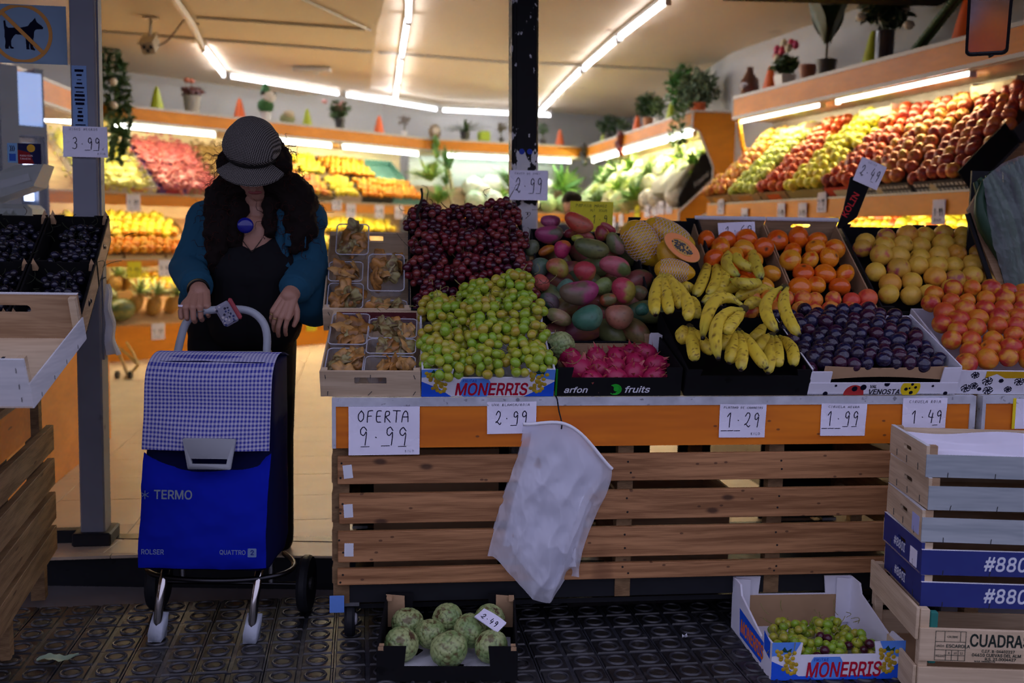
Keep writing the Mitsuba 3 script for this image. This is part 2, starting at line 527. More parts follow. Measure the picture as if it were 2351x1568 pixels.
for a, b, z in (((-2.35, 7.549, 2.84), (-1.123, 7.899, 2.84), 2.835), ((-3.294, 8.119, 2.84), (-1.252, 8.862, 2.84), 2.835),
                ((-1.23, 9.197, 2.9), (0.001, 9.661, 2.9), 2.893), ((0.226, 9.642, 2.9), (2.007, 10.038, 2.9), 2.893), ((-1.497, 6.733, 2.84), (-1.128, 7.932, 2.84), 2.835)):
    struct('trim', tube([[a[0], a[1], z], [b[0], b[1], z]], .012, 6), 'satin', 'thin batten covering a ceiling seam', color=(.45, .42, .38))
struct('beam', xf(bx(0, 1.3, -.1, .12, 2.68, 2.9), basis((1.228, 6.0, 2.637) * np.array([1, 1, 0]), unit([1, .05, 0]), [-.05, 1, 0], [0, 0, 1.0])), 'black_card', 'dark beam end under the ceiling above the right shelves')

# front posts
pole = thing('aluminium_post', 'grey aluminium post beside the left entrance with a price card taped on it', 'post')
for nm, m in (('post', cbx(-.044, .044, -.05, .05, Z0, 2.75, .006)), ('edge_strip', bx(.0445, .05, -.03, .01, Z0 + .7, 2.7)), ('foot', cbx(-.07, .07, -.075, .075, Z0, Z0 + .05, .006))):
    part(pole, nm, m, 'pole_paint' if nm != 'foot' else 'black_plastic', M=basis([-1.572, 3.71, 0], [math.cos(.15), math.sin(.15), 0], [-math.sin(.15), math.cos(.15), 0], [0, 0, 1.0]) @ RM('y', .5))
PLM = basis([-1.572, 3.71, 0], [math.cos(.15), math.sin(.15), 0], [-math.sin(.15), math.cos(.15), 0], [0, 0, 1.0])
stk = part(pole, 'sticker', xf(bx(-.022, .028, -.0515, -.0502, 1.62, 1.86), PLM), 'matte', color=rgb(120, 150, 190), label='pale blue sticker with a column of small print')
for k in range(15):
    a = .006 + .012 * rng.random()
    part(stk, 'print', xf(bx(-a + .003, a + .003, -.0525, -.0514, 1.635 + k * .0145, 1.635 + k * .0145 + .003 + .006 * rng.random()), PLM), 'ink')
bp = thing('black_post', 'black iron post with flaking paint between the red grapes and the mangoes', 'post')
BPM = basis([.054, 4.02, 0], [math.cos(.15), math.sin(.15), 0], [-math.sin(.15), math.cos(.15), 0], [0, 0, 1.0]) @ RM('y', -.75)
part(bp, 'post', xf(cat([cbx(-.052, .052, -.05, .05, Z0, 2.95, .008), bx(-.034, .034, -.055, -.049, Z0, 2.95)]), BPM), 'flaked_black')
for s_ in (-.012, .014):
    part(bp, 'sticker', xf(xf(lathe([(.0, 0), (.011, 0), (.011, .001), (0, .001)], 20), RM('x', 90)), BPM @ TR(s_ * 1.2, -.0565, 1.605)), 'matte', color=rgb(40, 60, 150))

# ------------------------------------------------------------------ ceiling lamps
def lamp(a, b, label, rad, r=.016, house=True, z=None, group=None):
    a, b = np.array(a, float), np.array(b, float)
    k = thing('ceiling_lamp' if house else 'shelf_lamp', label, 'lamp', group)
    put(newkey(k + '__tube'), emitter_shape(tube([a, b], r, 8), rad))
    d = unit(b - a); n = unit(np.cross(d, [0, 0, 1.0]))
    L = np.linalg.norm(b - a); M = basis(a, d, n, np.cross(d, n))
    up = M[2, 2]
    s = 1 if up > 0 else -1
    part(k, 'housing', xf(bx(-.03, L + .03, -.022, .022, *sorted((s * .024, s * .055))), M), 'satin', color=(.62, .63, .65))
    for e in (-.018, L):
        part(k, 'socket', xf(cbx(e, e + .018, -.02, .02, -.02, .03, .003), M), 'satin', color=(.5, .5, .5))
    return k


ZL = 2.835
for a, b, lab in (
        ((-2.628, 8.626, 2.8), (-2.864, 10.027, 2.8), 'short fluorescent tube running towards the left corner of the ceiling'),
        ((-2.825, 10.132, 2.8), (-1.958, 11.239, 2.8), 'fluorescent tube along the left wall, nearest the entrance'),
        ((-1.882, 11.335, 2.8), (-0.978, 12.505, 2.8), 'fluorescent tube along the left wall, at its far end'),
        ((-0.892, 12.581, 2.8), (0.437, 12.961, 2.8), 'fluorescent tube along the back wall behind the black post'),
        ((-0.657, 6.3, 2.84), (-0.791, 7.533, 2.84), 'fluorescent tube of the middle row, nearest the street'),
        ((-0.807, 7.624, 2.84), (-1.002, 9.009, 2.84), 'second fluorescent tube of the middle ceiling row from the street'),
        ((-1.024, 9.141, 2.84), (-1.214, 10.558, 2.84), 'third fluorescent tube of the middle ceiling row from the street'),
        ((-1.229, 10.648, 2.84), (-1.403, 11.944, 2.84), 'fluorescent tube of the middle row, farthest from the street'),
        ((1.0, 6.846, 2.84), (0.817, 8.096, 2.84), 'fluorescent tube of the right row, nearest the street'),
        ((0.806, 8.185, 2.84), (0.641, 9.581, 2.84), 'second fluorescent tube of the right ceiling row'),
        ((0.621, 9.708, 2.84), (0.457, 11.384, 2.84), 'third fluorescent tube of the right ceiling row'),
        ((0.452, 11.49, 2.84), (0.324, 12.901, 2.84), 'fluorescent tube of the right row, farthest from the street')):
    lamp(a, b, lab, TUBE_CEIL)
# wooden conduit that carries the first lamp, and a ceiling vent
single('ceiling_batten', 'narrow cream batten on the ceiling leading to the short left tube', 'batten', tube([(-2.262, 6.769, 2.81), (-2.405, 7.588, 2.81), (-2.628, 8.602, 2.81)], .03, 6), 'satin', color=(.5, .43, .33))
k = thing('ceiling_vent', 'small white ceiling bracket left of the middle tube row', 'bracket')
part(k, 'plate', xf(cbx(-.18, .18, -.05, .05, -.035, 0, .004), TR((-1.936, 9.72, 2.83))), 'satin', color=(.6, .57, .52))
part(k, 'stem', xf(bx(-.02, .02, -.02, .25, -.02, .01), TR((-1.936, 9.72, 2.83))), 'satin', color=(.6, .57, .52))

# security camera hanging from the ceiling
cc = thing('security_camera', 'beige security camera hanging from the ceiling on the left', 'camera')
cpt = np.array((-2.709, 7.6, 2.642)); top = np.array([cpt[0] + .01, cpt[1], 2.84])
part(cc, 'mount', xf(lathe([(0, 0), (.06, 0), (.055, -.012), (0, -.012)], 18), TR(top)), 'satin', color=(.45, .38, .28))
part(cc, 'rod', tube([top, cpt + [0, 0, .06]], .011, 8), 'satin', color=(.5, .45, .36))
CM_ = align(cpt, (.1, -.8, -.45))
bd = part(cc, 'body', xf(xf(cbx(-.05, .05, -.045, .045, -.09, .09, .012), RM('z', 10)), CM_), 'satin', 0, color=(.40, .34, .25))
part(cc, 'hood', xf(bx(-.056, .056, -.056, -.049, -.10, .12), CM_ @ RM('z', 190)), 'satin', color=(.42, .36, .27))
for dx, dy in ((0, -.012), (-.024, .015), (.024, .015)):
    part(bd, 'lens', xf(xf(lathe([(0, 0), (.014, 0), (.014, .008), (0, .008)], 14), TR(dx, dy, .088)), CM_), 'gloss', color=(.01, .01, .01))
part(cc, 'cable', tube(smooth_path([cpt + [.03, .03, .0], cpt + [.12, .05, .05], cpt + [.25, .1, .22], [cpt[0] + .30, cpt[1] + .2, 2.83]], 14), .006, 5), 'matte', color=(.15, .1, .07))

# ------------------------------------------------------------------ shelf units (fascia, bands, trays)
def fascia(key, M, s0, s1, z0=2.24, z1=2.37, t=0.0, depth=.5):
    part(key, 'fascia', xf(bx(s0, s1, t, t + .02, z0, z1), M), 'orange_laminate')
    for z in (z0, z1):
        part(key, 'edge_trim', xf(bx(s0, s1, t - .006, t + .024, z - .012, z + .012), M), 'satin', color=(.50, .48, .46))
    part(key, 'shelf_top', xf(bx(s0, s1, t + .02, t + depth, z1 - .01, z1 + .01), M), 'satin', color=(.52, .49, .45))
    part(key, 'canopy', xf(bx(s0, s1, t + .02, t + depth, z0 - .02, z0), M), 'satin', color=(.55, .45, .33))


def band(key, M, s0, s1, t, z0, z1, ledge=.05):
    part(key, 'band', xf(bx(s0, s1, t, t + .02, z0, z1), M), 'orange_laminate')
    part(key, 'ledge', xf(bx(s0, s1, t - .005, t + ledge, z1, z1 + .012), M), 'satin', color=(.50, .46, .40))


def tray(key, M, s0, s1, t0, z0, t1, z1):
    v = np.array([[s, t, z + d] for d in (-.02, 0) for s, t, z in ((s0, t0, z0), (s1, t0, z0), (s0, t1, z1), (s1, t1, z1))], float)
    part(key, 'tray', xf((v, BF.copy()), M), 'brown_wood')


uL = thing('left_shelf_unit', 'long orange fruit shelving along the left wall with three sloped tiers', 'shelving')
fascia(uL, UL, -.9, 3.71)
band(uL, UL, -.9, 3.71, .0, 1.50, 1.60); band(uL, UL, -.9, 3.71, 0.0, .95, 1.01)
part(uL, 'base', xf(bx(-.9, 3.71, 0, .03, Z0, .42), UL), 'orange_laminate')
tray(uL, UL, -.9, 3.71, .0, 1.60, .62, 2.08); tray(uL, UL, -.9, 3.71, .0, 1.0, .6, 1.40); tray(uL, UL, -.9, 3.71, .0, .42, .6, .80)
part(uL, 'back_panel', xf(bx(-.9, 3.9, .66, .69, Z0, 2.3), UL), 'satin', color=(.50, .38, .22))
uK = thing('back_shelf_unit', 'orange vegetable shelving across the back wall', 'shelving')
fascia(uK, UK, 0, 2.05)
band(uK, UK, 0, 2.05, 0.0, 1.45, 1.55)
part(uK, 'base', xf(bx(0, 2.05, 0, .03, Z0, 1.0), UK), 'orange_laminate')
tray(uK, UK, 0, 2.05, 0.0, 1.52, .42, 1.85)
part(uK, 'back_panel', xf(bx(0, 2.05, .66, .69, Z0, 2.3), UK), 'satin', color=(.55, .62, .60))
uB = thing('right_rear_shelf_unit', 'orange shelving of leafy vegetables along the right rear wall', 'shelving')
fascia(uB, UB, .02, 3.74)
band(uB, UB, .02, 3.74, -.10, 1.43, 1.53)
tray(uB, UB, .02, 3.74, -.08, 1.52, .40, 2.0)
part(uB, 'back_panel', xf(bx(.02, 3.74, .44, .46, 1.3, 2.3), UB), 'satin', color=(.42, .30, .16))
endp = Polygon([(-.10, 1.36), (.40, 1.62), (.40, 2.37), (.0, 2.37), (.0, 2.22), (.06, 2.20), (.20, 1.90), (.20, 1.78), (-.10, 1.50)])
part(uB, 'end_panel', xf(prism(endp, .022), UB @ basis([3.74, 0, 0], [0, 1, 0], [0, 0, 1.0], [1.0, 0, 0])), 'orange_laminate')
eb = np.array(endp.exterior.coords)
part(uB, 'end_edge', cat([xf(tube([[3.765, p[0], p[1]], [3.765, q[0], q[1]]], .010, 5), UB) for p, q in zip(eb[:-1], eb[1:])]), 'satin', color=(.55, .53, .52))
part(uB, 'base', xf(bx(.02, 3.7, -.05, 0, Z0, .9), UB), 'orange_laminate')
uR = thing('right_front_shelf_unit', 'orange apple shelving on the right wall nearest the street', 'shelving')
fascia(uR, UR, 0, 3.35, 2.215, 2.37, 0, .36)
band(uR, UR, 0.02, 3.4, -.20, 1.42, 1.535, .03)
tray(uR, UR, 0.02, 3.4, -.18, 1.53, .34, 2.02)
tray(uR, UR, 0.02, 3.4, -.30, 1.05, .24, 1.38)
part(uR, 'back_panel', xf(bx(0, 3.4, .345, .355, 1.2, 2.25), UR), 'satin', color=(.06, .05, .045))
part(uR, 'brace', xf(tube([[.05, .02, 2.20], [.06, .06, 2.0], [.10, .10, 1.86]], .022, 6), UR), 'orange_laminate')
rend = Polygon([(-.20, 1.42), (-.30, 1.42), (-.19, 1.56), (.34, 2.06), (.34, 1.95)])
part(uR, 'end_panel', xf(prism([(-.20, 1.40), (-.34, 1.25), (-.27, 1.25), (-.13, 1.42), (.10, 1.60), (.10, 1.66), (-.20, 1.55)], .02), UR @ basis([0, 0, 0], [0, 1, 0], [0, 0, 1.0], [1.0, 0, 0])), 'orange_laminate')
part(uR, 'end_cap', xf(bx(-.012, 0, -.004, .36, 2.20, 2.38), UR), 'satin', color=(.5, .5, .5))

SL = 'fluorescent tube under the orange '
for M, s0, s1, lab in ((UL, -1.0, -.20, 'left canopy, hidden behind the aluminium post'), (UL, -.02, 1.0, 'left canopy, first from the entrance'), (UL, 1.35, 2.38, 'left canopy, in the middle'),
                       (UL, 2.54, 3.62, 'left canopy, farthest from the entrance'), (UK, .24, 1.87, 'back canopy above the cabbages'), (UB, .2, .72, 'right rear canopy, farthest back'),
                       (UB, .78, 1.95, 'right rear canopy, in the middle'), (UB, 2.0, 3.66, 'right rear canopy, nearest the street'), (UR, .0, 1.13, 'right front canopy, far tube'), (UR, 1.32, 2.55, 'right front canopy, near tube')):
    lamp((M @ [s0, .055, 2.193, 1])[:3], (M @ [s1, .055, 2.193, 1])[:3], SL + lab, TUBE_MINT if M is UK else TUBE_SHELF, .017, False)
for M, s0, s1, t, z, lab in ((UL, -.5, 3.6, .06, 1.535, 'middle tier of the left shelves'), (UR, .1, 3.2, -.14, 1.46, 'lower tier of the right front shelves'), (UB, .3, 3.6, -.045, 1.465, 'lower tier of the right rear shelves'), (UL, -.5, 3.6, .06, .965, 'bottom tier of the left shelves')):
    lamp((M @ [s0, t, z, 1])[:3], (M @ [s1, t, z, 1])[:3], 'hidden tube lighting the ' + lab, tuple(.5 * c for c in TUBE_SHELF), .014, False)

# ================================================================== lettering
GL = {  # handwriting strokes in a unit box, y up
    '0': [[(.5, 1), (.15, .75), (.1, .3), (.4, 0), (.75, .2), (.85, .7), (.5, 1)]],
    '1': [[(.1, .72), (.5, 1), (.48, .5), (.46, 0)]],
    '2': [[(.12, .75), (.35, 1), (.68, .95), (.72, .65), (.45, .3), (.1, .12), (.25, .25), (.5, .1), (.7, -.02), (.85, .12)]],
    '3': [[(.15, .9), (.45, 1), (.75, .85), (.7, .62), (.35, .52), (.75, .45), (.8, .15), (.45, 0), (.1, .1)]],
    '4': [[(.3, 1), (.12, .45), (.8, .42)], [(.7, .75), (.62, 0)]],
    '6': [[(.7, 1), (.3, .7), (.15, .3), (.4, 0), (.75, .15), (.7, .45), (.4, .5), (.18, .3)]],
    '9': [[(.75, .78), (.5, 1), (.2, .85), (.22, .58), (.5, .5), (.75, .75), (.74, .4), (.68, 0)]],
    '.': [[(.4, .45), (.46, .42)]], ',': [[(.4, .05), (.3, -.15)]], '/': [[(.1, -.05), (.8, 1.05)]], '_': [[(0, 0), (1, .03)]],
    'A': [[(.05, 0), (.15, .7), (.5, 1), (.85, .7), (.9, 0)], [(.1, .42), (.9, .42)]], 'B': [[(.15, 0), (.15, 1), (.6, .95), (.65, .65), (.15, .52), (.75, .4), (.7, .05), (.15, 0)]],
    'C': [[(.8, .9), (.4, 1), (.12, .6), (.15, .2), (.45, 0), (.85, .12)]], 'D': [[(.15, 0), (.15, 1), (.6, .9), (.85, .5), (.6, .08), (.15, 0)]],
    'E': [[(.8, 1), (.2, .98), (.18, 0), (.82, 0)], [(.2, .5), (.7, .52)]], 'F': [[(.85, 1), (.2, .98), (.18, 0)], [(.2, .5), (.7, .52)]],
    'G': [[(.8, .9), (.4, 1), (.1, .5), (.4, 0), (.8, .1), (.8, .45), (.5, .45)]], 'H': [[(.15, 0), (.15, 1)], [(.8, 0), (.8, 1)], [(.15, .5), (.8, .5)]],
    'I': [[(.45, 1), (.45, 0)]], 'K': [[(.15, 1), (.15, 0)], [(.8, 1), (.2, .5), (.85, 0)]], 'L': [[(.2, 1), (.18, 0), (.8, .02)]],
    'M': [[(.08, 0), (.15, 1), (.5, .35), (.85, 1), (.92, 0)]], 'N': [[(.12, 0), (.15, 1), (.8, 0), (.85, 1)]],
    'O': [[(.5, 1), (.12, .65), (.15, .25), (.5, 0), (.88, .3), (.85, .75), (.5, 1)]], 'P': [[(.15, 0), (.15, 1), (.7, .9), (.7, .6), (.15, .5)]],
    'R': [[(.15, 0), (.15, 1), (.75, .92), (.7, .6), (.15, .5), (.9, 0)]], 'S': [[(.8, .9), (.4, 1), (.15, .75), (.7, .4), (.65, .05), (.15, .08)]],
    'T': [[(.02, 1), (.98, .98)], [(.5, .98), (.48, 0)]], 'U': [[(.12, 1), (.15, .2), (.5, 0), (.82, .2), (.85, 1)]], 'V': [[(.08, 1), (.48, 0), (.9, 1)]],
    'X': [[(.1, 1), (.9, 0)], [(.85, 1), (.1, 0)]], 'Y': [[(.1, 1), (.48, .5), (.88, 1)], [(.48, .5), (.46, 0)]], 'Z': [[(.1, 1), (.85, .97), (.1, .02), (.88, 0)]], ' ': [],
}


def ink(text, x, y, h, adv, pen, slant=0.08, wob=.03, seed=1):
    """strokes of a handwritten line, as one flat shapely shape"""
    r = np.random.default_rng(seed); out = []
    for i, c in enumerate(text):
        for st_ in GL[c]:
            p = np.array(st_, float)
            if len(p) > 2:
                t = np.linspace(0, len(p) - 1, len(p) * 3)
                p = np.stack([np.interp(t, range(len(p)), p[:, k]) for k in (0, 1)], 1)
                p[1:-1] = (p[:-2] + 2 * p[1:-1] + p[2:]) / 4
            p = p + r.normal(0, wob * .3, p.shape) * (len(p) > 3)
            q = np.stack([x + i * adv + (p[:, 0] * .82 + p[:, 1] * slant) * adv, y + p[:, 1] * h + r.normal(0, wob * h * .4)], 1)
            out.append(LineString(q).buffer(pen, 3))
    return unary_union(out)


def sign(label, M, w, h, lines, paper='paper', name='price_card', bend=.004, extra=None, color=(.008, .008, .022), tape=False, skew=None):
    """a paper card: M has x right, y up, z out of the paper, origin at the lower left corner"""
    k = thing(name, label, 'price sign', None)
    sk = skew or [(0, 0), (w, 0), (w, h), (0, h)]
    part(k, 'paper', xf(grid(9, 7, lambda u, v: np.stack([w * u, h * v, bend * np.sin(u * 2.6) * v + bend * .5 * np.cos(5 * v + 2 * u)], 1)), M), 'paper' if paper == 'paper' else paper)
    part(k, 'paper_back', xf(grid(2, 2, lambda u, v: np.stack([w * (1 - u), h * v, -.001 + 0 * u], 1)), M), 'paper' if paper == 'paper' else paper)
    g = unary_union([ink(t, x, y, hh, adv, pen, seed=i + 3) for i, (t, x, y, hh, adv, pen) in enumerate(lines)])
    m = prism(g, .0004)
    v = m[0].copy(); u_, v_ = v[:, 0] / w, v[:, 1] / h
    v[:, 2] += bend * np.sin(u_ * 2.6) * v_ + bend * .5 * np.cos(5 * v_ + 2 * u_) + .0006
    part(k, 'writing', xf((v, m[1]), M), 'matte', color=color)
    return k


def letters(parent, name, text, h, M, color, depth=.0006, bold=True, sx=1.0, shear=0.0, mat_='matte', grow=0.0, label=None):
    m = meshkit.text_mesh(text, h, depth, bold)
    v = np.array(m.vertices); v[:, 0] = v[:, 0] * sx + v[:, 1] * shear
    if grow: v[:, 2] *= .5
    w = v[:, 0].max()
    part(parent, name, xf((v, np.array(m.faces)), M), mat_, color=color, label=label)
    return w


# ================================================================== fruit meshes (unit size, long axis or pole along z)
def dirs(n=3):
    v, f = ico(n); return v, f, np.arctan2(v[:, 1], v[:, 0]), np.arccos(np.clip(v[:, 2], -1, 1))


def mixc(a, b, t):
    t = np.clip(t, 0, 1)[:, None]; return np.asarray(a) * (1 - t) + np.asarray(b) * t


def ss(a, b, x):
    t = np.clip((x - a) / (b - a), 0, 1); return t * t * (3 - 2 * t)


def fb(v, s, seed, o=4):
    return meshkit.fbm(v * s + seed * 13.7 + 50, o, seed)


def round_fruit(seed, base, blush, lv=3, dimple=.12, groove=.05, elong=1.0, bl=(.5, .62), speckc=None, tip=None, bs=1.3, dim2=0.0, mat_='wax'):
    v, f, az, th = dirs(lv)
    r = 1 - dimple * np.exp(-(th / .33) ** 2) - dim2 * np.exp(-((math.pi - th) / .3) ** 2) - groove * np.exp(-(az / .22) ** 2) * np.sin(th)
    r *= 1 + .06 * (fb(v, 1.1, seed, 2) - .5)
    p = v * r[:, None]; p[:, 2] *= elong
    c = mixc(base, blush, ss(bl[0], bl[1], fb(v, bs, seed + 5)))
    c = c * (.86 + .28 * fb(v, 4, seed + 9))[:, None]
    if speckc is not None: c = mixc(c, speckc, ss(.62, .68, fb(v, 7, seed + 2)) * .7)
    if tip is not None: c = mixc(c, tip, ss(.20, .12, th))
    return shape((p, f), mat_, True, c)


def var(n, fn):
    return [fn(i) for i in range(n)]


Y = lambda *c: np.array(c)
PERS = var(5, lambda i: round_fruit(20 + i, [(.72, .17, .008), (.74, .24, .012), (.68, .11, .008), (.70, .30, .02), (.72, .14, .006)][i], (.62, .07, .006), dimple=.08, groove=.0, elong=.84, bl=(.5, .75), tip=(.05, .025, .01), mat_='gloss'))
APRI = var(5, lambda i: round_fruit(40 + i, [(.70, .26, .04), (.66, .12, .04), (.72, .34, .05), (.58, .06, .03), (.70, .24, .03)][i], (.55, .05, .03), groove=.06, bl=(.48, .66)))
PEACH = var(6, lambda i: round_fruit(60 + i, [(.64, .40, .04), (.66, .42, .045), (.60, .36, .04), (.64, .30, .03), (.66, .40, .05), (.50, .28, .03)][i], [(.60, .22, .03), (.62, .34, .04), (.50, .10, .04), (.52, .12, .04), (.60, .36, .04), (.30, .05, .06)][i], groove=.09, bl=(.55, .72), tip=(.16, .08, .01), mat_='satin'))
NECT = var(6, lambda i: round_fruit(80 + i, (.60, .25, .016), [(.52, .07, .015), (.46, .035, .02), (.60, .15, .012), (.40, .025, .022), (.58, .11, .012), (.50, .05, .02)][i], groove=.09, bl=(.30, .62), bs=1.5, tip=(.12, .03, .01)))
PLUM = var(6, lambda i: round_fruit(100 + i, [(.010, .005, .022), (.024, .005, .022), (.014, .005, .020), (.009, .008, .032), (.036, .006, .022), (.011, .005, .018)][i], [(.022, .022, .07), (.05, .010, .032), (.014, .016, .05), (.022, .022, .065), (.05, .010, .025), (.018, .013, .04)][i], groove=.07, elong=1.08, bl=(.45, .7), speckc=(.06, .045, .08), bs=1.6, mat_='gloss'))


def apple_fruit(seed, base, blush, bl=(.5, .65), lv=2):
    v, f, az, th = dirs(lv)
    r = 1 - .22 * np.exp(-(th / .30) ** 2) - .12 * np.exp(-((math.pi - th) / .3) ** 2) + .03 * np.cos(5 * az) * ss(1.6, 3.0, th)
    p = v * r[:, None]; p[:, 2] *= .93; p[:, :2] *= (1 + .05 * np.cos(th))[:, None]
    c = mixc(base, blush, ss(*bl, fb(v, 1.5, seed))) * (.88 + .24 * fb(v, 6, seed + 3))[:, None]
    c = mixc(c, (.10, .06, .02), ss(.28, .16, th) * .8)
    s = tube([[0, 0, .72], [.04, .02, .95], [.10, .04, 1.1]], .045, 5)
    return shape(cat([(p, f), s]), 'wax', True, np.vstack([c, np.tile((.06, .035, .012), (len(s[0]), 1))]))


AP_Y = var(3, lambda i: apple_fruit(120 + i, (.68, .60, .03), [(.64, .50, .03), (.60, .56, .05), (.66, .42, .03)][i]))
AP_G = var(3, lambda i: apple_fruit(130 + i, (.50, .58, .08), [(.58, .60, .10), (.42, .52, .05), (.62, .60, .10)][i]))
AP_R = var(3, lambda i: apple_fruit(140 + i, (.50, .05, .012), [(.60, .16, .02), (.42, .03, .012), (.62, .22, .03)][i]))
AP_B = var(3, lambda i: apple_fruit(150 + i, [(.62, .30, .03), (.55, .16, .03), (.30, .03, .02)][i], (.45, .08, .025), (.42, .6)))
AP_D = var(2, lambda i: apple_fruit(160 + i, (.30, .03, .015), (.16, .015, .012)))
ORANGE = var(3, lambda i: round_fruit(170 + i, [(.74, .26, .01), (.74, .20, .008), (.74, .34, .015)][i], (.74, .24, .01), 2, dimple=.05, groove=0))
LEMON = var(3, lambda i: round_fruit(180 + i, [(.74, .60, .02), (.74, .54, .02), (.70, .62, .06)][i], (.74, .58, .02), 2, dimple=-.10, groove=0, elong=1.18))
PEACHB = var(4, lambda i: round_fruit(190 + i, [(.72, .40, .04), (.70, .22, .04), (.74, .48, .05), (.60, .10, .04)][i], (.66, .16, .04), 2))


def mango_shape(seed, base, blush, sp=None, bl=(.42, .62)):
    v, f, az, th = dirs(3)
    r = np.ones(len(v))
    p = v.copy(); p[:, 0] *= .66; p[:, 1] *= .60
    p[:, 0] += .14 * np.sin(v[:, 2] * 1.6) * v[:, 2]; p *= (1 - .07 * ss(.3, 1, v[:, 2]) + .06 * ss(-.3, -1, v[:, 2]))[:, None]
    p *= (1 + .04 * (fb(v, 1.4, seed, 2) - .5))[:, None]
    t = ss(bl[0], bl[1], fb(v, .9, seed + 5, 3) + .22 * v[:, 2] * (1 if seed % 2 else -1))
    c = mixc(base, blush, t) * (.8 + .4 * fb(v, 5, seed + 9))[:, None]
    c = mixc(c, (.03, .025, .012), ss(.66, .72, fb(v, 9, seed + 2)) * (.75 if sp else .35))
    c = mixc(c, (.05, .03, .01), ss(.16, .10, th))
    return shape((p, f), 'wax', True, c)


def hexheap(w, l, r, mu=.9, mv=.9, heap=None, jit=.12, pitch=1.96, vp=.89, sd=0):
    """rows of touching round fruit over a tray; yields (row, col, rows, cols, position)"""
    g = np.random.default_rng(sd); out = []
    nr = max(1, int((l - 2 * mv * r) / (r * pitch * vp)) + 1)
    for j in range(nr):
        off = (j % 2) * r * pitch / 2
        nc = int((w - 2 * mu * r - off) / (r * pitch)) + 1
        for i in range(nc):
            u = mu * r + off + i * r * pitch; v = mv * r + j * r * pitch * vp
            h = heap(u / w, v / l) if heap else 0.0
            q = g.normal(0, jit * r, 3)
            out.append((j, i, nr, nc, np.array([u + q[0], v + q[1], h + r + q[2] * 1.3])))
    return out


ORD = ['first', 'second', 'third', 'fourth', 'fifth', 'sixth', 'seventh', 'eighth', 'ninth', 'tenth', 'eleventh', 'twelfth', 'thirteenth', 'fourteenth', 'fifteenth']


def rowname(j, nr):
    return 'front row' if j == 0 else 'back row' if j == nr - 1 else f'{ORD[j]} row from front'


def colname(i, nc):
    return 'leftmost' if i == 0 else 'rightmost' if i == nc - 1 else f'{ORD[i]} from left'


def rot_rand(g):
    q = g.normal(size=4); q /= np.linalg.norm(q); a, b, c, d = q
    M = np.eye(4)
    M[:3, :3] = [[1 - 2 * (c * c + d * d), 2 * (b * c - a * d), 2 * (b * d + a * c)], [2 * (b * c + a * d), 1 - 2 * (b * b + d * d), 2 * (c * d - a * b)], [2 * (b * d - a * c), 2 * (c * d + a * b), 1 - 2 * (b * b + c * c)]]
    return M


def fill(name, cat_, noun, where, M, items, r, shapes, group, sd=1, size=.06, pole=None, skip=None):
    g = np.random.default_rng(sd)
    for j, i, nr, nc, p in items:
        if skip and skip(j, i, p): continue
        s = r * float(np.clip(g.normal(1, size), .85, 1.12))
        k = thing(name, f'{noun} {where}, {rowname(j, nr)}, {colname(i, nc)}', cat_, group)
        put(k, shapes[int(g.integers(len(shapes)))], M @ TR(p) @ (rot_rand(g) if pole is None else RM('x', float(g.normal(pole, 25))) @ RM('y', float(g.normal(0, 25))) @ RM('z', float(g.uniform(0, 360)))) @ SC(s))


# ================================================================== crates
def crate(label, M, w, l, h, outer, inner, hf=None, cut=.07, back=None, th=.006, colr=None, floor_mat=None, name='fruit_crate', cat_='crate', side_lip=0.0, hs=None):
    k = thing(name, label, cat_)
    hf = h if hf is None else hf; hb = h if back is None else back; hs = hs or h
    part(k, 'floor', xf(bx(.002, w - .002, .002, l - .002, 0, th), M), floor_mat or inner)
    fp = Polygon([(0, 0), (w, 0), (w, h), (w - cut, h), (w - cut + .006, hf), (cut - .006, hf), (cut, h), (0, h)]) if hf < h - 1e-6 else sbox(0, 0, w, h)
    bp_ = Polygon([(0, 0), (w, 0), (w, hs), (w - cut, hs), (w - cut + .006, hb), (cut - .006, hb), (cut, hs), (0, hs)]) if hb < hs - 1e-6 else sbox(0, 0, w, hb)
    FR = lambda v: basis([0, v, 0], [1, 0, 0], [0, 0, 1.0], [0, -1.0, 0])
    part(k, 'front_panel', xf(prism(fp, th), M @ FR(th)), outer)
    part(k, 'back_panel', xf(prism(bp_, th), M @ FR(l)), inner)
    for x in (0, w - th):
        sp_ = Polygon([(0, 0), (l, 0), (l, hs), (l * .80, hs), (l * .76, hs * .82), (l * .24, h * .82), (l * .20, h), (0, h)]) if side_lip else Polygon([(0, 0), (l, 0), (l, hs), (0, h)])
        part(k, 'side_panel', xf(prism(sp_, th), M @ basis([x, 0, 0], [0, 1.0, 0], [0, 0, 1.0], [1.0, 0, 0])), outer)
    return k


def FRONT(M, z=0.0):
    return M @ basis([0, -.0008 - z, 0], [1.0, 0, 0], [0, 0, 1.0], [0, -1.0, 0])


def sub(parent, name, m, mat_, M, color=None, smooth=False, label=None):
    part(parent, name, xf(m, M), mat_, smooth, color, label)


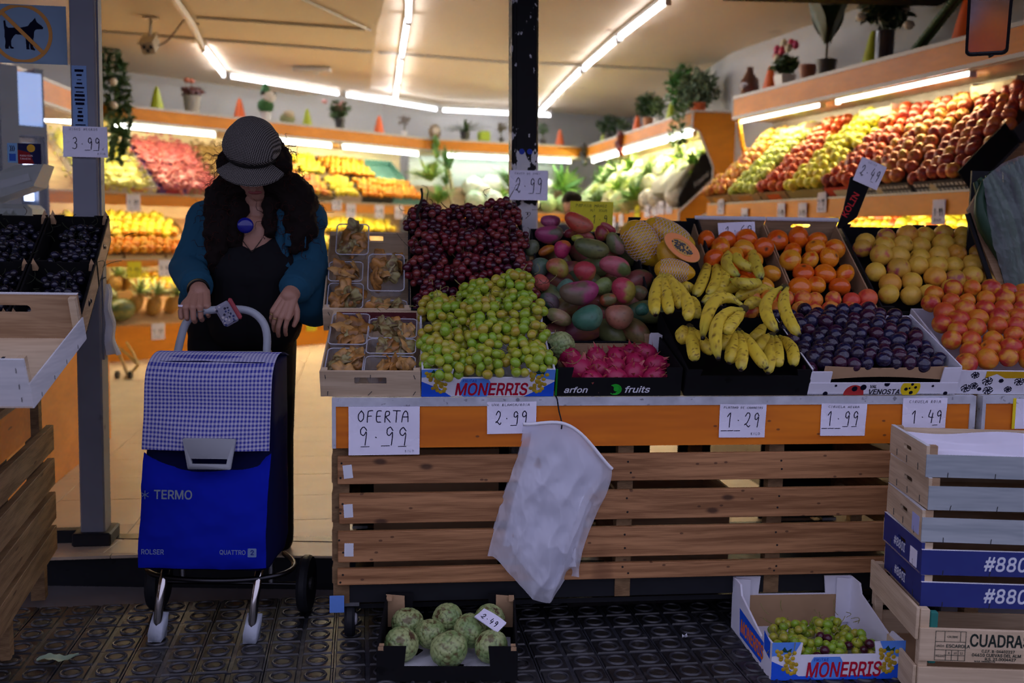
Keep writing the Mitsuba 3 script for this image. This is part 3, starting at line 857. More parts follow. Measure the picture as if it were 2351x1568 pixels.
# ================================================================== the counter
ct_ = thing('market_counter', 'long wooden market counter with an orange front board over natural pine slats', 'counter')
part(ct_, 'front_board', xf(bx(.012, 2.065, 0, .02, .622, .754), CM), 'orange_board')
part(ct_, 'metal_rail', xf(cat([bx(0, 2.085, -.004, .03, .752, .778), bx(0, .012, -.004, .03, .622, .752), bx(2.065, 2.085, -.004, .03, .60, .752)]), CM), 'galvanized')
part(ct_, 'tabletop', xf(bx(0, 2.085, .03, .98, .755, .777), CM), 'pine_old')
for z0, z1, x0 in ((.508, .595, .016), (.383, .477, .02), (.260, .357, .016), (.187, .238, .014)):
    part(ct_, 'slat', xf(cbx(x0, 2.08, .0, .022, z0, z1, .002), CM), 'pine')
for s in (.0, .90, 1.40, 2.03):
    part(ct_, 'upright', xf(bx(s, s + .05, .025, .065, .12, .755), CM), 'pine_old')
    part(ct_, 'upright', xf(bx(s, s + .05, .90, .94, .12, .755), CM), 'pine_old')
for s in (0.0, 2.06):
    for z0, z1 in ((.508, .595), (.383, .477), (.260, .357), (.187, .238)):
        part(ct_, 'end_slat', xf(bx(s - .003, s + .018, .024, .95, z0, z1), CM), 'pine_old')
part(ct_, 'crossbeam', xf(bx(.05, 2.03, .03, .07, .12, .18), CM), 'black_plastic')
for s, t in ((.05, .06), (2.0, .06), (.05, .9), (2.0, .9)):
    w_ = part(ct_, 'caster', xf(xf(lathe([(.0, -.016), (.05, -.016), (.055, -.008), (.055, .008), (.05, .016), (0, .016)], 22), RM('y', 90)), CM @ TR(s, t, .055)), 'black_plastic', 30)
    part(w_, 'fork', xf(bx(s - .03, s + .03, t - .03, t + .03, .108, .12), CM), 'metal', color=(.35, .36, .38))
    part(w_, 'hub', xf(xf(lathe([(0, 0), (.02, 0), (.016, .006), (0, .008)], 14), RM('y', 90)), CM @ TR(s + .016, t, .055)), 'satin', color=(.55, .56, .60))
single('blue_label', 'small blue paper label stuck beside the left front caster', 'label', xf(cbx(.0, .045, -.001, 0, .10, .155, .0003), CM @ TR(-.01, .0, -.0)), 'matte', color=rgb(90, 130, 200))
for z in (.508 + .028, .383 + .03, .26 + .03):
    part(ct_, 'tag', xf(xf(bx(0, .028, -.0012, 0, 0, .042), RM('y', float(rng.normal(0, 4)))), CM @ TR(.036, 0, z - .01)), 'matte', color=(.62, .64, .68), label='small white paper tag stuck on a slat')
g_ = np.random.default_rng(5)
for z0, z1 in ((.508, .595), (.383, .477), (.260, .357), (.187, .238)):
    for s in (.03, .93, 1.43):
        for q in (.3, .75):
            part(ct_, 'nail', xf(xf(lathe([(0, 0), (.0035, 0), (.003, .001), (0, .0012)], 8), RM('x', 90)), CM @ TR(s + g_.normal(0, .006), -.0002, z0 + (z1 - z0) * q + g_.normal(0, .004))), 'matte', color=(.02, .015, .012))
c2 = thing('second_counter', 'second counter with orange front board, cut off by the right edge of the photo', 'counter')
C2M = CM @ TR(2.108, .0, 0)
part(c2, 'front_board', xf(bx(.012, .95, 0, .02, .60, .754), C2M), 'orange_board')
part(c2, 'metal_rail', xf(cat([bx(0, .95, -.004, .03, .752, .778), bx(0, .012, -.004, .03, .60, .752)]), C2M), 'galvanized')
part(c2, 'tabletop', xf(bx(0, .95, .03, .98, .755, .777), C2M), 'pine_old')
for z0, z1 in ((.508, .595), (.383, .477), (.260, .357), (.187, .238)):
    part(c2, 'slat', xf(cbx(.01, .95, 0, .022, z0, z1, .002), C2M), 'pine')
for s in (.0, .9):
    part(c2, 'upright', xf(bx(s, s + .05, .025, .065, 0, .755), C2M), 'pine_old'); part(c2, 'upright', xf(bx(s, s + .05, .9, .94, 0, .755), C2M), 'pine_old')
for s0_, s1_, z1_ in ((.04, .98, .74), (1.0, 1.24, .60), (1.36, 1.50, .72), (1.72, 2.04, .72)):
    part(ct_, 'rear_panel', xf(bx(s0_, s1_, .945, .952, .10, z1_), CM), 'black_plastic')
# stored crates behind the slats catch a little light
for s, t, w, l, h, m_, lab in ((.95, .30, .42, .3, .30, 'brown_wood', 'brown wooden box stored under the counter, behind its middle'), (.12, .25, .42, .32, .46, 'cardboard', 'cardboard box stored under the counter behind the large offer sign')):
    kk = thing('storage_box', lab, 'box')
    for nm, m in (('wall', bx(0, w, 0, .01, 0, h)), ('wall', bx(0, w, l - .01, l, 0, h)), ('wall', bx(0, .01, .01, l - .01, 0, h)), ('wall', bx(w - .01, w, .01, l - .01, 0, h)), ('floor', bx(.01, w - .01, .01, l - .01, 0, .01))):
        part(kk, nm, xf(m, CM @ TR(s, t, .10)), m_)
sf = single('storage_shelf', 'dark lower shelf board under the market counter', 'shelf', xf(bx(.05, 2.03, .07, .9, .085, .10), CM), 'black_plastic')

# ================================================================== the crates on it
FR_ = {'mush1': (-0.035, 0.02, 0.78, 22, -0.04, 0.305, 0.42), 'mush2': (-0.055, 0.42, 0.945, 34, 0, 0.298, 0.47), 'mon': (0.272, 0.01, 0.78, 24, 0, 0.412, 0.42), 'red': (0.235, 0.43, 0.955, 38, 0, 0.43, 0.52), 'arfon': (0.693, 0.01, 0.78, 12, 0, 0.4, 0.32), 'mango': (0.7, 0.36, 0.87, 38, 0, 0.43, 0.58), 'ban': (1.104, 0.01, 0.78, 20, 0, 0.41, 0.4), 'pap': (1.085, 0.45, 0.97, 38, 0, 0.28, 0.5), 'pers1': (1.35, 0.42, 0.93, 38, 0, 0.285, 0.55), 'pers2': (1.64, 0.42, 0.93, 38, 0, 0.295, 0.55), 'val': (1.512, 0.01, 0.78, 22, 0, 0.505, 0.38), 'peach1': (1.955, 0.47, 0.97, 36, 0, 0.36, 0.5), 'peach2': (2.325, 0.47, 0.97, 36, 0, 0.36, 0.5), 'nect': (2.03, 0.03, 0.78, 22, -0.1, 0.5, 0.46)}
CR = {k: tilted(*v[:5]) for k, v in FR_.items()}
DIM = {k: v[5:] for k, v in FR_.items()}


def board_crate(label, M, w, l, h, wood_='crate_wood', th=.009, slot=True, hb=None):
    k = thing('wooden_crate', label, 'crate'); hb = hb or h
    part(k, 'floor', xf(bx(0, w, 0, l, 0, .005), M), wood_)
    fr = sbox(0, 0, w, h).difference(sbox(w / 2 - .045, h * .52, w / 2 + .045, h * .52 + .018).buffer(.004)) if slot else sbox(0, 0, w, h)
    br = sbox(0, 0, w, hb).difference(sbox(w / 2 - .045, hb * .62, w / 2 + .045, hb * .62 + .02).buffer(.004)) if slot else sbox(0, 0, w, hb)
    part(k, 'front_panel', xf(prism(fr, th), M @ basis([0, th, 0], [1, 0, 0], [0, 0, 1.0], [0, -1.0, 0])), wood_)
    part(k, 'back_panel', xf(prism(br, th), M @ basis([0, l, 0], [1, 0, 0], [0, 0, 1.0], [0, -1.0, 0])), wood_)
    for x in (0, w - .004):
        part(k, 'side_panel', xf(bx(x, x + .004, 0, l, 0, h * .92), M), wood_)
    for x in (.004, w - .022):
        for v in (th, l - th - .018):
            part(k, 'corner_post', xf(bx(x, x + .018, v, v + .018, .005, h), M), wood_)
    g = np.random.default_rng(int(w * 1e4) % 97)
    for x in (.02, w * .5, w - .02):
        for z in (.012, h - .018):
            part(k, 'staple', xf(tube([[x + g.normal(0, .004), -.0012, z - .007], [x + g.normal(0, .004), -.0012, z + .007]], .0009, 4), M), 'matte', color=(.05, .05, .05))
    return k


mush1 = board_crate('pale wooden crate of mushroom punnets at the left end of the counter, front one', CR['mush1'], *DIM['mush1'], .088)
mush2 = board_crate('pale wooden crate of mushroom punnets behind and above the front mushroom crate', CR['mush2'], *DIM['mush2'], .092)
sub(mush1, 'inner_label', bx(.02, .285, -.0012, 0, .02, .085), 'matte', CR['mush1'] @ TR(0, DIM['mush1'][1] - .009, 0), (.10, .018, .022), label='dark red printed panel inside the back of the crate')
gi = ink('SETAS', .10, .035, .035, .03, .0012, slant=.3)
sub(mush1, 'inner_print', prism(gi, .0005), 'matte', CR['mush1'] @ basis([0, DIM['mush1'][1] - .0102, 0], [1, 0, 0], [0, 0, 1.0], [0, -1.0, 0]), (.22, .10, .12))

mon = crate('white and blue printed carton of green grapes on the counter', CR['mon'], *DIM['mon'], .098, 'white_card', 'white_card', .068, .098, side_lip=1)


def grape_print(k, M, w, h):
    """the printed front of the grape carton: blue corners, bunches, red lettering"""
    F = FRONT(M)
    lab = .098
    for pg in ([(0, 0), (lab * .95, 0), (lab * .55, .03), (0, .055)], [(w - lab * .95, 0), (w, 0), (w, .055), (w - lab * .4, .03)]):
        sub(k, 'print', prism(pg, .0003), 'matte', F, rgb(25, 80, 200), label='bright blue corner print')
    for pg in ([(.0, h), (lab - .012, h), (lab - .03, .08), (.0, .07)], [(w - lab + .02, h), (w, h), (w, .06), (w - .06, .07)], Point(.165, .034).buffer(.05).intersection(sbox(.1, .0, .3, .066))):
        sub(k, 'print', prism(pg, .0003), 'matte', F, rgb(80, 130, 210), label='pale blue print')
    for x0, sg in ((.045, 1), (w - .045, -1)):
        g = np.random.default_rng(3); bs = []
        for i in range(26):
            y = .085 - .07 * (i / 26); x = x0 + sg * (.012 * (i / 26)) + g.uniform(-1, 1) * (.036 - .022 * (i / 26))
            bs.append(xf(lathe([(.0001, .0016), (.0045, .0012), (.0065, .0003)], 10), TR(x, y, .0002 + .0002 * (i % 3))))
        m = cat(bs); c = mixc(np.array((.50, .34, .012)), np.array((.30, .20, .01)), np.repeat(g.random(26), len(m[0]) // 26))
        sub(k, 'grape_print', m, 'satin', F, c, True, label='printed bunch of golden grapes')
        sub(k, 'leaf_print', prism([(x0 - .02, .083), (x0 - .008, .098), (x0, .086), (x0 + .014, .094), (x0 + .01, .08)], .0006), 'matte', F, (.01, .05, .035))
    T_ = F @ TR(.100, .006, .0004)
    letters(k, 'lettering', 'MONERRIS', .043, T_, rgb(165, 12, 42), .0004, True, .72, .12, label='tall red lettering')
    letters(k, 'small_lettering', 'FRUTAS', .009, F @ TR(.125, .053, .0004), rgb(40, 70, 160), .0004, True, .9, .12)


grape_print(mon, CR['mon'], DIM['mon'][0], .098)
arf = crate('black carton of dragon fruit with silver lettering on the counter', CR['arfon'], *DIM['arfon'], .094, 'black_card', 'brown_wood', .060, .052, .07, hs=.105)
for x0 in (0, .36):
    sub(arf, 'flap', prism([(x0, .04), (x0 + .04, .04), (x0 + .045, .11), (x0 + .03, .118), (x0 + .005, .118), (x0, .11)], .004), 'white_card', CR['arfon'] @ basis([0, DIM['arfon'][1] - .03, 0], [1, 0, 0], [0, 0, 1.0], [0, -1.0, 0]), label='lilac white corner flap')
Fa = FRONT(CR['arfon'])
letters(arf, 'lettering', 'arfon', .0185, Fa @ TR(.022, .012, 0), (.55, .56, .60), .0006, True, 1.2, .3, label='silver lettering')
letters(arf, 'lettering', 'fruits', .0205, Fa @ TR(.215, .012, 0), (.55, .56, .60), .0006, True, 1.2, .3, label='silver lettering')
sw = unary_union([LineString([(.187 + .020 * math.cos(a) * s, .022 + .017 * math.sin(a) * s) for a in np.linspace(-2.3 + .5 * q, 2.2 - .1 * q, 16)]).buffer(.0014) for q, s in enumerate((1, .82, .64, .46))]).union(Point(.19, .024).buffer(.008))
sub(arf, 'emblem', prism(sw, .0006), 'matte', Fa, rgb(30, 160, 40), label='round green swirl emblem')
sub(arf, 'edge', bx(-.004, .002, -.002, .004, 0, .09), 'matte', CR['arfon'], rgb(10, 110, 20), label='green carton edge')
ban = crate('plain black carton heaped with spotted bananas on the counter', CR['ban'], *DIM['ban'], .092, 'black_card', 'black_card', .070, .05, hs=.11)
val = thing('fruit_crate', 'white carton printed with ladybirds holding the plums', 'crate')
Mv = CR['val']; wv, lv_ = DIM['val']
for nm, m, mm in (('floor', bx(0, wv, 0, lv_, 0, .005), 'black_card'), ('front_panel', bx(0, wv, 0, .005, 0, .045), 'white_card'), ('back_panel', bx(0, wv, lv_ - .005, lv_, 0, .10), 'white_card'),
                  ('side_panel', bx(0, .005, .005, lv_, 0, .095), 'white_card'), ('side_panel', bx(wv - .005, wv, .005, lv_, 0, .105), 'white_card'),
                  ('corner', bx(0, .07, .002, .007, .045, .085), 'white_card'), ('corner', bx(wv - .06, wv, .002, .007, .045, .10), 'white_card')):
    sub(val, nm, m, mm, Mv)
sub(val, 'insert', grid(24, 6, lambda u, v: np.stack([.045 + (wv - .09) * u, .012 + .02 * np.sin(u * math.pi) + 0 * v, .050 + .052 * v - .018 * np.sin(u * math.pi) * v], 1)), 'cardboard', Mv, label='bowed brown cardboard insert')
Fv = FRONT(Mv)
lb = np.eye(4)


def ladybird(x, y, r, col, spots):
    sub(val, 'ladybird_print', prism(Point(x, y).buffer(r).intersection(sbox(0, .001, wv, .045)), .0004), 'matte', Fv, col, label='printed ladybird shell')
    sub(val, 'spot_print', cat([prism(Point(x + a * r, y + b * r).buffer(r * c).intersection(sbox(0, .001, wv, .045)), .0008) for a, b, c in spots]), 'ink', Fv)


ladybird(.155, .004, .034, rgb(170, 45, 45), [(0, .6, .28), (.85, .75, .3)])
ladybird(.345, .026, .033, rgb(215, 190, 20), [(-.45, -.1, .18), (.1, .45, .15), (.5, .1, .15), (.15, -.5, .2), (-.1, .0, .1)])
sub(val, 'spot_print', cat([prism(Point(a, b).buffer(c).intersection(sbox(0, .001, wv, .045)), .0005) for a, b, c in ((.06, .006, .008), (.09, .036, .004), (.262, .042, .009), (.42, .034, .004), (.47, .006, .007))]), 'ink', Fv)
letters(val, 'lettering', 'VAL', .011, Fv @ TR(.205, .027, 0), (.012, .012, .02), .0005, True, .8, .1)
letters(val, 'lettering', 'VENOSTA', .018, Fv @ TR(.203, .004, 0), (.012, .012, .02), .0005, True, .92, .1)
nec = crate('white carton with black floral print holding the nectarines at the right edge', CR['nect'], *DIM['nect'], .088, 'white_card', 'white_card', .088)
Fn = FRONT(CR['nect'])
g_ = np.random.default_rng(8)
for cx, cy, rr in ((.03, .022, .016), (.055, .032, .013), (.095, .050, .017), (.105, .015, .016), (.14, .052, .007), (.075, .02, .006), (.05, .072, .013), (.17, .02, .012), (.2, .05, .016), (.25, .02, .015)):
    fl_ = unary_union([LineString([(cx + rr * .25 * math.cos(a), cy + rr * .25 * math.sin(a)), (cx + rr * .9 * math.cos(a + .4), cy + rr * .9 * math.sin(a + .4)), (cx + rr * math.cos(a + .9), cy + rr * .8 * math.sin(a + .9))]).buffer(.0014) for a in np.linspace(0, 5.6, 7) + g_.random()])
    sub(nec, 'floral_print', prism(fl_.union(Point(cx, cy).buffer(rr * .18)), .0004), 'ink', Fn)
sub(nec, 'print', prism([(.085, .087), (.30, .087), (.30, .066), (.15, .062), (.12, .078), (.085, .062)], .0005), 'matte', Fn, rgb(190, 150, 20), label='mustard yellow printed band')
for kk, lab in (('red', 'black plastic crate of red grapes at the back of the counter'), ('mango', 'black plastic crate of mangoes at the back of the counter'), ('pap', 'blue-black plastic crate of papayas at the back of the counter'),
                ('peach1', 'left black carton of yellow peaches at the back of the counter'), ('peach2', 'right black carton of yellow peaches at the back of the counter')):
    crate(lab, CR[kk], *DIM[kk], .085, 'black_plastic', 'black_plastic', .06, .05, hs=.10)
for kk, lab in (('pers1', 'left cardboard box of persimmons with a white top edge and a hand hole'), ('pers2', 'right cardboard box of persimmons with a white top edge and a hand hole')):
    w, l = DIM[kk]; k = thing('fruit_crate', lab, 'crate'); M = CR[kk]
    bpoly = sbox(0, 0, w, .115).difference(LineString([(w / 2 - .03, .085), (w / 2 + .03, .085)]).buffer(.011))
    for nm, m, mm in (('floor', bx(0, w, 0, l, 0, .005), 'black_card'), ('front_panel', bx(0, w, 0, .005, 0, .06), 'cardboard'), ('side_panel', bx(0, .005, .005, l, 0, .09), 'cardboard'), ('side_panel', bx(w - .005, w, .005, l, 0, .09), 'cardboard'), ('rim', bx(0, w, l - .012, l + .003, .115, .122), 'white_card')):
        sub(k, nm, m, mm, M)
    sub(k, 'back_panel', prism(bpoly, .006), 'brown_wood', M @ basis([0, l, 0], [1, 0, 0], [0, 0, 1.0], [0, -1.0, 0]))

# ================================================================== fruit on the counter
fill('persimmon', 'persimmon', 'glossy orange persimmon', 'in the left persimmon box', CR['pers1'] @ TR(.0, .13, .042), hexheap(.285, .37, .0405, .72, .9, lambda u, v: .02 * math.sin(math.pi * v), sd=1), .0405, PERS, 'persimmons in the left box', 2)
fill('persimmon', 'persimmon', 'glossy orange persimmon', 'in the right persimmon box', CR['pers2'] @ TR(.0, .13, .042), hexheap(.295, .37, .0405, .72, .9, lambda u, v: .02 * math.sin(math.pi * v), sd=2), .0405, PERS, 'persimmons in the right box', 3)
fill('apricot', 'apricot', 'orange pink apricot', 'heaped in front of the persimmons', CR['pers1'] @ TR(.05, .0, .07), hexheap(.55, .165, .032, 1.0, .9, sd=3), .032, APRI, 'apricots in front of the persimmons', 4)
fill('peach', 'peach', 'yellow peach', 'in the heap behind the nectarines', CR['peach1'] @ TR(.01, .02, .044), hexheap(.735, .465, .039, .9, .9, lambda u, v: .035 * math.sin(math.pi * u) + .015 * math.sin(math.pi * v), sd=4), .039, PEACH, 'yellow peaches on the counter', 5)
fill('nectarine', 'nectarine', 'red-yellow nectarine', 'in the floral carton', CR['nect'] @ TR(.0, .01, .05), hexheap(.50, .50, .034, 1.0, 1.0, lambda u, v: .03 * math.sin(math.pi * u) + .06 * v, sd=5), .034, NECT, 'nectarines in the floral carton', 6)
fill('plum', 'plum', 'dark purple plum', 'in the ladybird carton', CR['val'] @ TR(-.01, .025, .05), hexheap(.52, .42, .0245, .9, .9, lambda u, v: .045 * math.sin(math.pi * u) ** .7 * (.4 + .6 * v), jit=.16, sd=6), .0245, PLUM, 'plums in the ladybird carton', 7)

# mangoes: centre (u, v, w), half length, image tilt of the long axis, colours, words
MG = (((0.068, 0.534, 0.17), 0.0383, 0.025, 0), ((0.164, 0.482, 0.2), 0.0589, 0.0324, -25), ((0.06, 0.479, 0.15), 0.0544, 0.0338, 5), ((-0.005, 0.466, 0.1), 0.028, 0.0294, 60), ((0.05, 0.452, 0.1), 0.0338, 0.0182, 25), ((0.096, 0.401, 0.15), 0.0353, 0.0294, 60), ((0.147, 0.517, 0.13), 0.028, 0.0182, 0), ((0.201, 0.49, 0.14), 0.0338, 0.0147, -15), ((0.157, 0.435, 0.17), 0.023, 0.0153, 0), ((0.198, 0.349, 0.19), 0.0662, 0.0368, -12), ((0.257, 0.489, 0.15), 0.0309, 0.0265, -50), ((0.301, 0.438, 0.14), 0.0471, 0.0294, -55), ((0.301, 0.577, 0.11), 0.0338, 0.0162, -30), ((0.014, 0.354, 0.1), 0.0338, 0.0353, 50), ((0.073, 0.303, 0.14), 0.0441, 0.033, -30), ((0.167, 0.269, 0.15), 0.0406, 0.0368, -50), ((0.281, 0.288, 0.16), 0.0603, 0.0368, -20), ((0.007, 0.238, 0.12), 0.033, 0.0294, -50), ((0.098, 0.229, 0.11), 0.033, 0.0294, 40), ((0.125, 0.118, 0.18), 0.07, 0.0412, 8), ((0.232, 0.235, 0.11), 0.0359, 0.0309, 30), ((0.23, 0.129, 0.14), 0.0318, 0.025, 10), ((0.287, 0.156, 0.16), 0.0486, 0.0427, -62), ((0.364, 0.211, 0.1), 0.028, 0.028, -60), ((0.354, 0.116, 0.11), 0.025, 0.0221, 0), ((0.03, 0.152, 0.11), 0.0397, 0.0294, -35), ((0.053, 0.059, 0.12), 0.0486, 0.028, -25), ((0.146, 0.024, 0.15), 0.0544, 0.0441, 25), ((0.257, 0.04, 0.14), 0.0506, 0.0412, 0))
MC = [((.20, .03, .08), (.30, .06, .13), 'purple'), ((.45, .05, .03), (.40, .10, .05), 'large red'), ((.10, .09, .05), (.28, .04, .11), 'purple and green'), ((.10, .13, .06), (.14, .16, .09), 'dull green'),
      ((.50, .20, .015), (.42, .12, .02), 'orange'), ((.42, .03, .10), (.55, .14, .03), 'crimson'), ((.28, .10, .03), (.26, .03, .05), 'small maroon'), ((.45, .12, .10), (.38, .16, .08), 'pink'), ((.32, .33, .03), (.22, .28, .03), 'small lime green'),
      ((.09, .11, .035), (.12, .13, .04), 'large black-spotted dark green'), ((.26, .13, .02), (.24, .025, .04), 'red and gold'), ((.13, .15, .055), (.24, .12, .10), 'upright green and pink'), ((.42, .05, .08), (.38, .08, .08), 'rosy'), ((.14, .18, .14), (.07, .14, .08), 'grey-green'),
      ((.30, .25, .04), (.36, .10, .05), 'yellow and red'), ((.38, .04, .05), (.32, .12, .04), 'round red'), ((.11, .15, .04), (.42, .10, .12), 'long green and pink'), ((.46, .10, .07), (.50, .12, .07), 'coral red'), ((.10, .20, .14), (.13, .22, .15), 'teal'),
      ((.14, .10, .06), (.30, .04, .12), 'large purple and red'), ((.18, .25, .07), (.22, .28, .08), 'pale green'), ((.34, .08, .03), (.16, .14, .05), 'small red-brown'), ((.32, .26, .04), (.40, .04, .07), 'large yellow and red'), ((.14, .15, .05), (.20, .12, .06), 'olive'),
      ((.05, .18, .12), (.06, .16, .10), 'small blue-green'), ((.06, .13, .075), (.20, .14, .15), 'green and mauve'), ((.24, .24, .08), (.34, .22, .12), 'tan and green'), ((.05, .16, .10), (.09, .20, .12), 'large blue-green'), ((.30, .16, .09), (.34, .13, .08), 'creased tan and pink')]
MW = ['at the top left of the heap', 'on top of the heap below the yellow card', 'on the left under the purple top one', 'at the far left against the crate wall', 'under the large purple and green one', 'in the upper middle left', 'just below the large red top one', 'behind the dark green one', 'beside the dark green one', 'in the upper middle of the heap',
      'right of the upper middle', 'leaning on the right wall of the crate', 'behind the right top of the heap', 'in the third row at the far left', 'left of the middle of the heap', 'in the middle of the heap', 'on the right above the bananas', 'at the left edge above the green grapes', 'behind the large purple and red one', 'in the lower middle of the heap',
      'behind the small red-brown one', 'in the lower right middle', 'on the lower right', 'at the lower right edge', 'at the bottom right corner', 'at the lower left beside the green grapes', 'at the bottom left', 'in the bottom row, middle', 'in the bottom row, right']
c38, s38 = math.cos(math.radians(38)), math.sin(math.radians(38))
for i, ((p, a, b, ang), (c0, c1, word), wh) in enumerate(zip(MG, MC, MW)):
    r = math.radians(ang); d = np.array([math.cos(r), math.sin(r) * s38, math.sin(r) * c38])
    M = CR['mango'] @ align(p, d, 40 * i)
    a = max(a, b * 1.12)
    k = thing('mango', f'{word} mango {wh}', 'mango', 'mangoes')
    put(k, mango_shape(200 + i, c0, c1, i == 9, (.55, .7) if i in (15, 17, 20, 18, 27, 24) else (.42, .6)), M @ SC(b / .64, b / .64, a))

FILL_M = [mango_shape(240 + i, [(.10, .10, .04), (.24, .06, .04), (.13, .15, .05), (.20, .05, .08)][i], [(.22, .06, .05), (.16, .12, .04), (.07, .13, .07), (.26, .10, .04)][i]) for i in range(4)]
for j, i, nr, nc, p in hexheap(.43, .55, .048, 1.0, 1.0, lambda u, v: .0, .2, sd=9):
    put(thing('mango', f'mango half hidden in the lower layer of the heap, {rowname(j, nr)}, {colname(i, nc)}', 'mango', 'mangoes'), FILL_M[(3 * i + j) % 4], CR['mango'] @ TR(p + [0, .015, .005]) @ RM('z', float(rng.uniform(-60, 60))) @ RM('y', 90) @ SC(.066, .066, .076))

# papayas, some in white foam nets
PM = CR['pap']


def papaya(seed, base, blush):
    v, f, az, th = dirs(3)
    p = v.copy(); p[:, :2] *= (.60 - .10 * v[:, 2:3]); p[:, :2] *= (1 + .03 * np.cos(5 * az))[:, None]
    c = mixc(base, blush, ss(.45, .65, fb(v, 1.2, seed))) * (.85 + .3 * fb(v, 5, seed))[:, None]
    return shape((p, f), 'wax', True, c)


def net(z0, z1, n=11, turns=9, r=.011):
    ms = []
    for k in range(n):
        for sg in (1, -1):
            t = np.linspace(z0, z1, 30)
            a = sg * (t - z0) * turns * .5 + k * 2 * math.pi / n
            rad = np.sqrt(np.maximum(1 - t * t, .02)) * (.60 - .10 * t) * 1.03 + .008
            ms.append(tube(np.stack([rad * np.cos(a), rad * np.sin(a), t], 1), r, 4))
    return cat(ms)


netm = net(-.75, .62)
for px, d, a, b, nt, lab in (((0.018, 0.309, 0.12), (.55, -.55, -.5), .098, .064, 1, 'netted papaya with a bare yellow end, on the left'), ((0.14, 0.377, 0.11), (.9, -.30, -.30), .108, .050, 1, 'netted papaya lying at the back'),
                             ((0.096, 0.202, 0.15), (.2, -.7, -.6), .062, .043, 0, 'bare yellow papaya in the middle'), ((0.1, 0.118, 0.15), (.95, -.2, .0), .074, .042, 1, 'netted papaya at the front above the bananas')):
    k = thing('papaya', lab, 'papaya', 'papayas')
    M = PM @ align(px, d) @ SC(b / .62, b / .62, a)
    put(newkey(k + '__fruit'), papaya(300 + len(labels), (.60, .32, .012), (.58, .38, .02)), M)
    if nt: part(k, 'foam_net', xf(netm, M), 'matte', True, color=(.66, .52, .48), label='pinkish white foam net')
hp = thing('papaya_half', 'cut papaya half showing orange flesh and black seeds', 'papaya')
hM = PM @ basis((0.127, 0.178, 0.21), unit([.85, -.32, -.42]), unit([.42, .75, .50]), unit(np.cross([.85, -.32, -.42], [.42, .75, .50]))) @ SC(.078, .040, .040)


def halfring(r0, z0, r1, z1, n=40):
    a = np.linspace(0, 2 * math.pi, n, endpoint=False); P = []
    for r, z in ((r0, z0), (r1, z1)):
        P.append(np.stack([r * np.cos(a), r * np.sin(a), np.full(n, z)], 1))
    i = np.arange(n); j = (i + 1) % n
    return np.vstack(P), np.vstack([np.stack([i, j, j + n], 1), np.stack([i, j + n, i + n], 1)])


v, f = ico(3); keep = v.copy(); keep[:, 2] = np.where(keep[:, 2] > 0, keep[:, 2] * .02, keep[:, 2])
part(hp, 'skin', xf((keep, f), hM), 'wax', True, color=(.50, .26, .03))
part(hp, 'flesh', xf(cat([halfring(.97, .03, .60, .035), halfring(.60, .035, .30, -.12), halfring(.30, -.12, .001, -.15)]), hM), 'gloss', False, color=(.74, .20, .008))
g_ = np.random.default_rng(4); sd_ = []
for i in range(90):
    r, a = math.sqrt(g_.random()) * .52, g_.random() * 6.283
    sd_.append(xf(ico(1), TR(r * math.cos(a) * 1.1, r * math.sin(a) * .75, -.03 + .05 * g_.random()) @ SC(.045, .075, .09)))
kk = part(hp, 'seeds', xf(cat(sd_), hM), 'gloss', True, color=(.05, .055, .06)); labels[kk] = {'kind': 'stuff'}

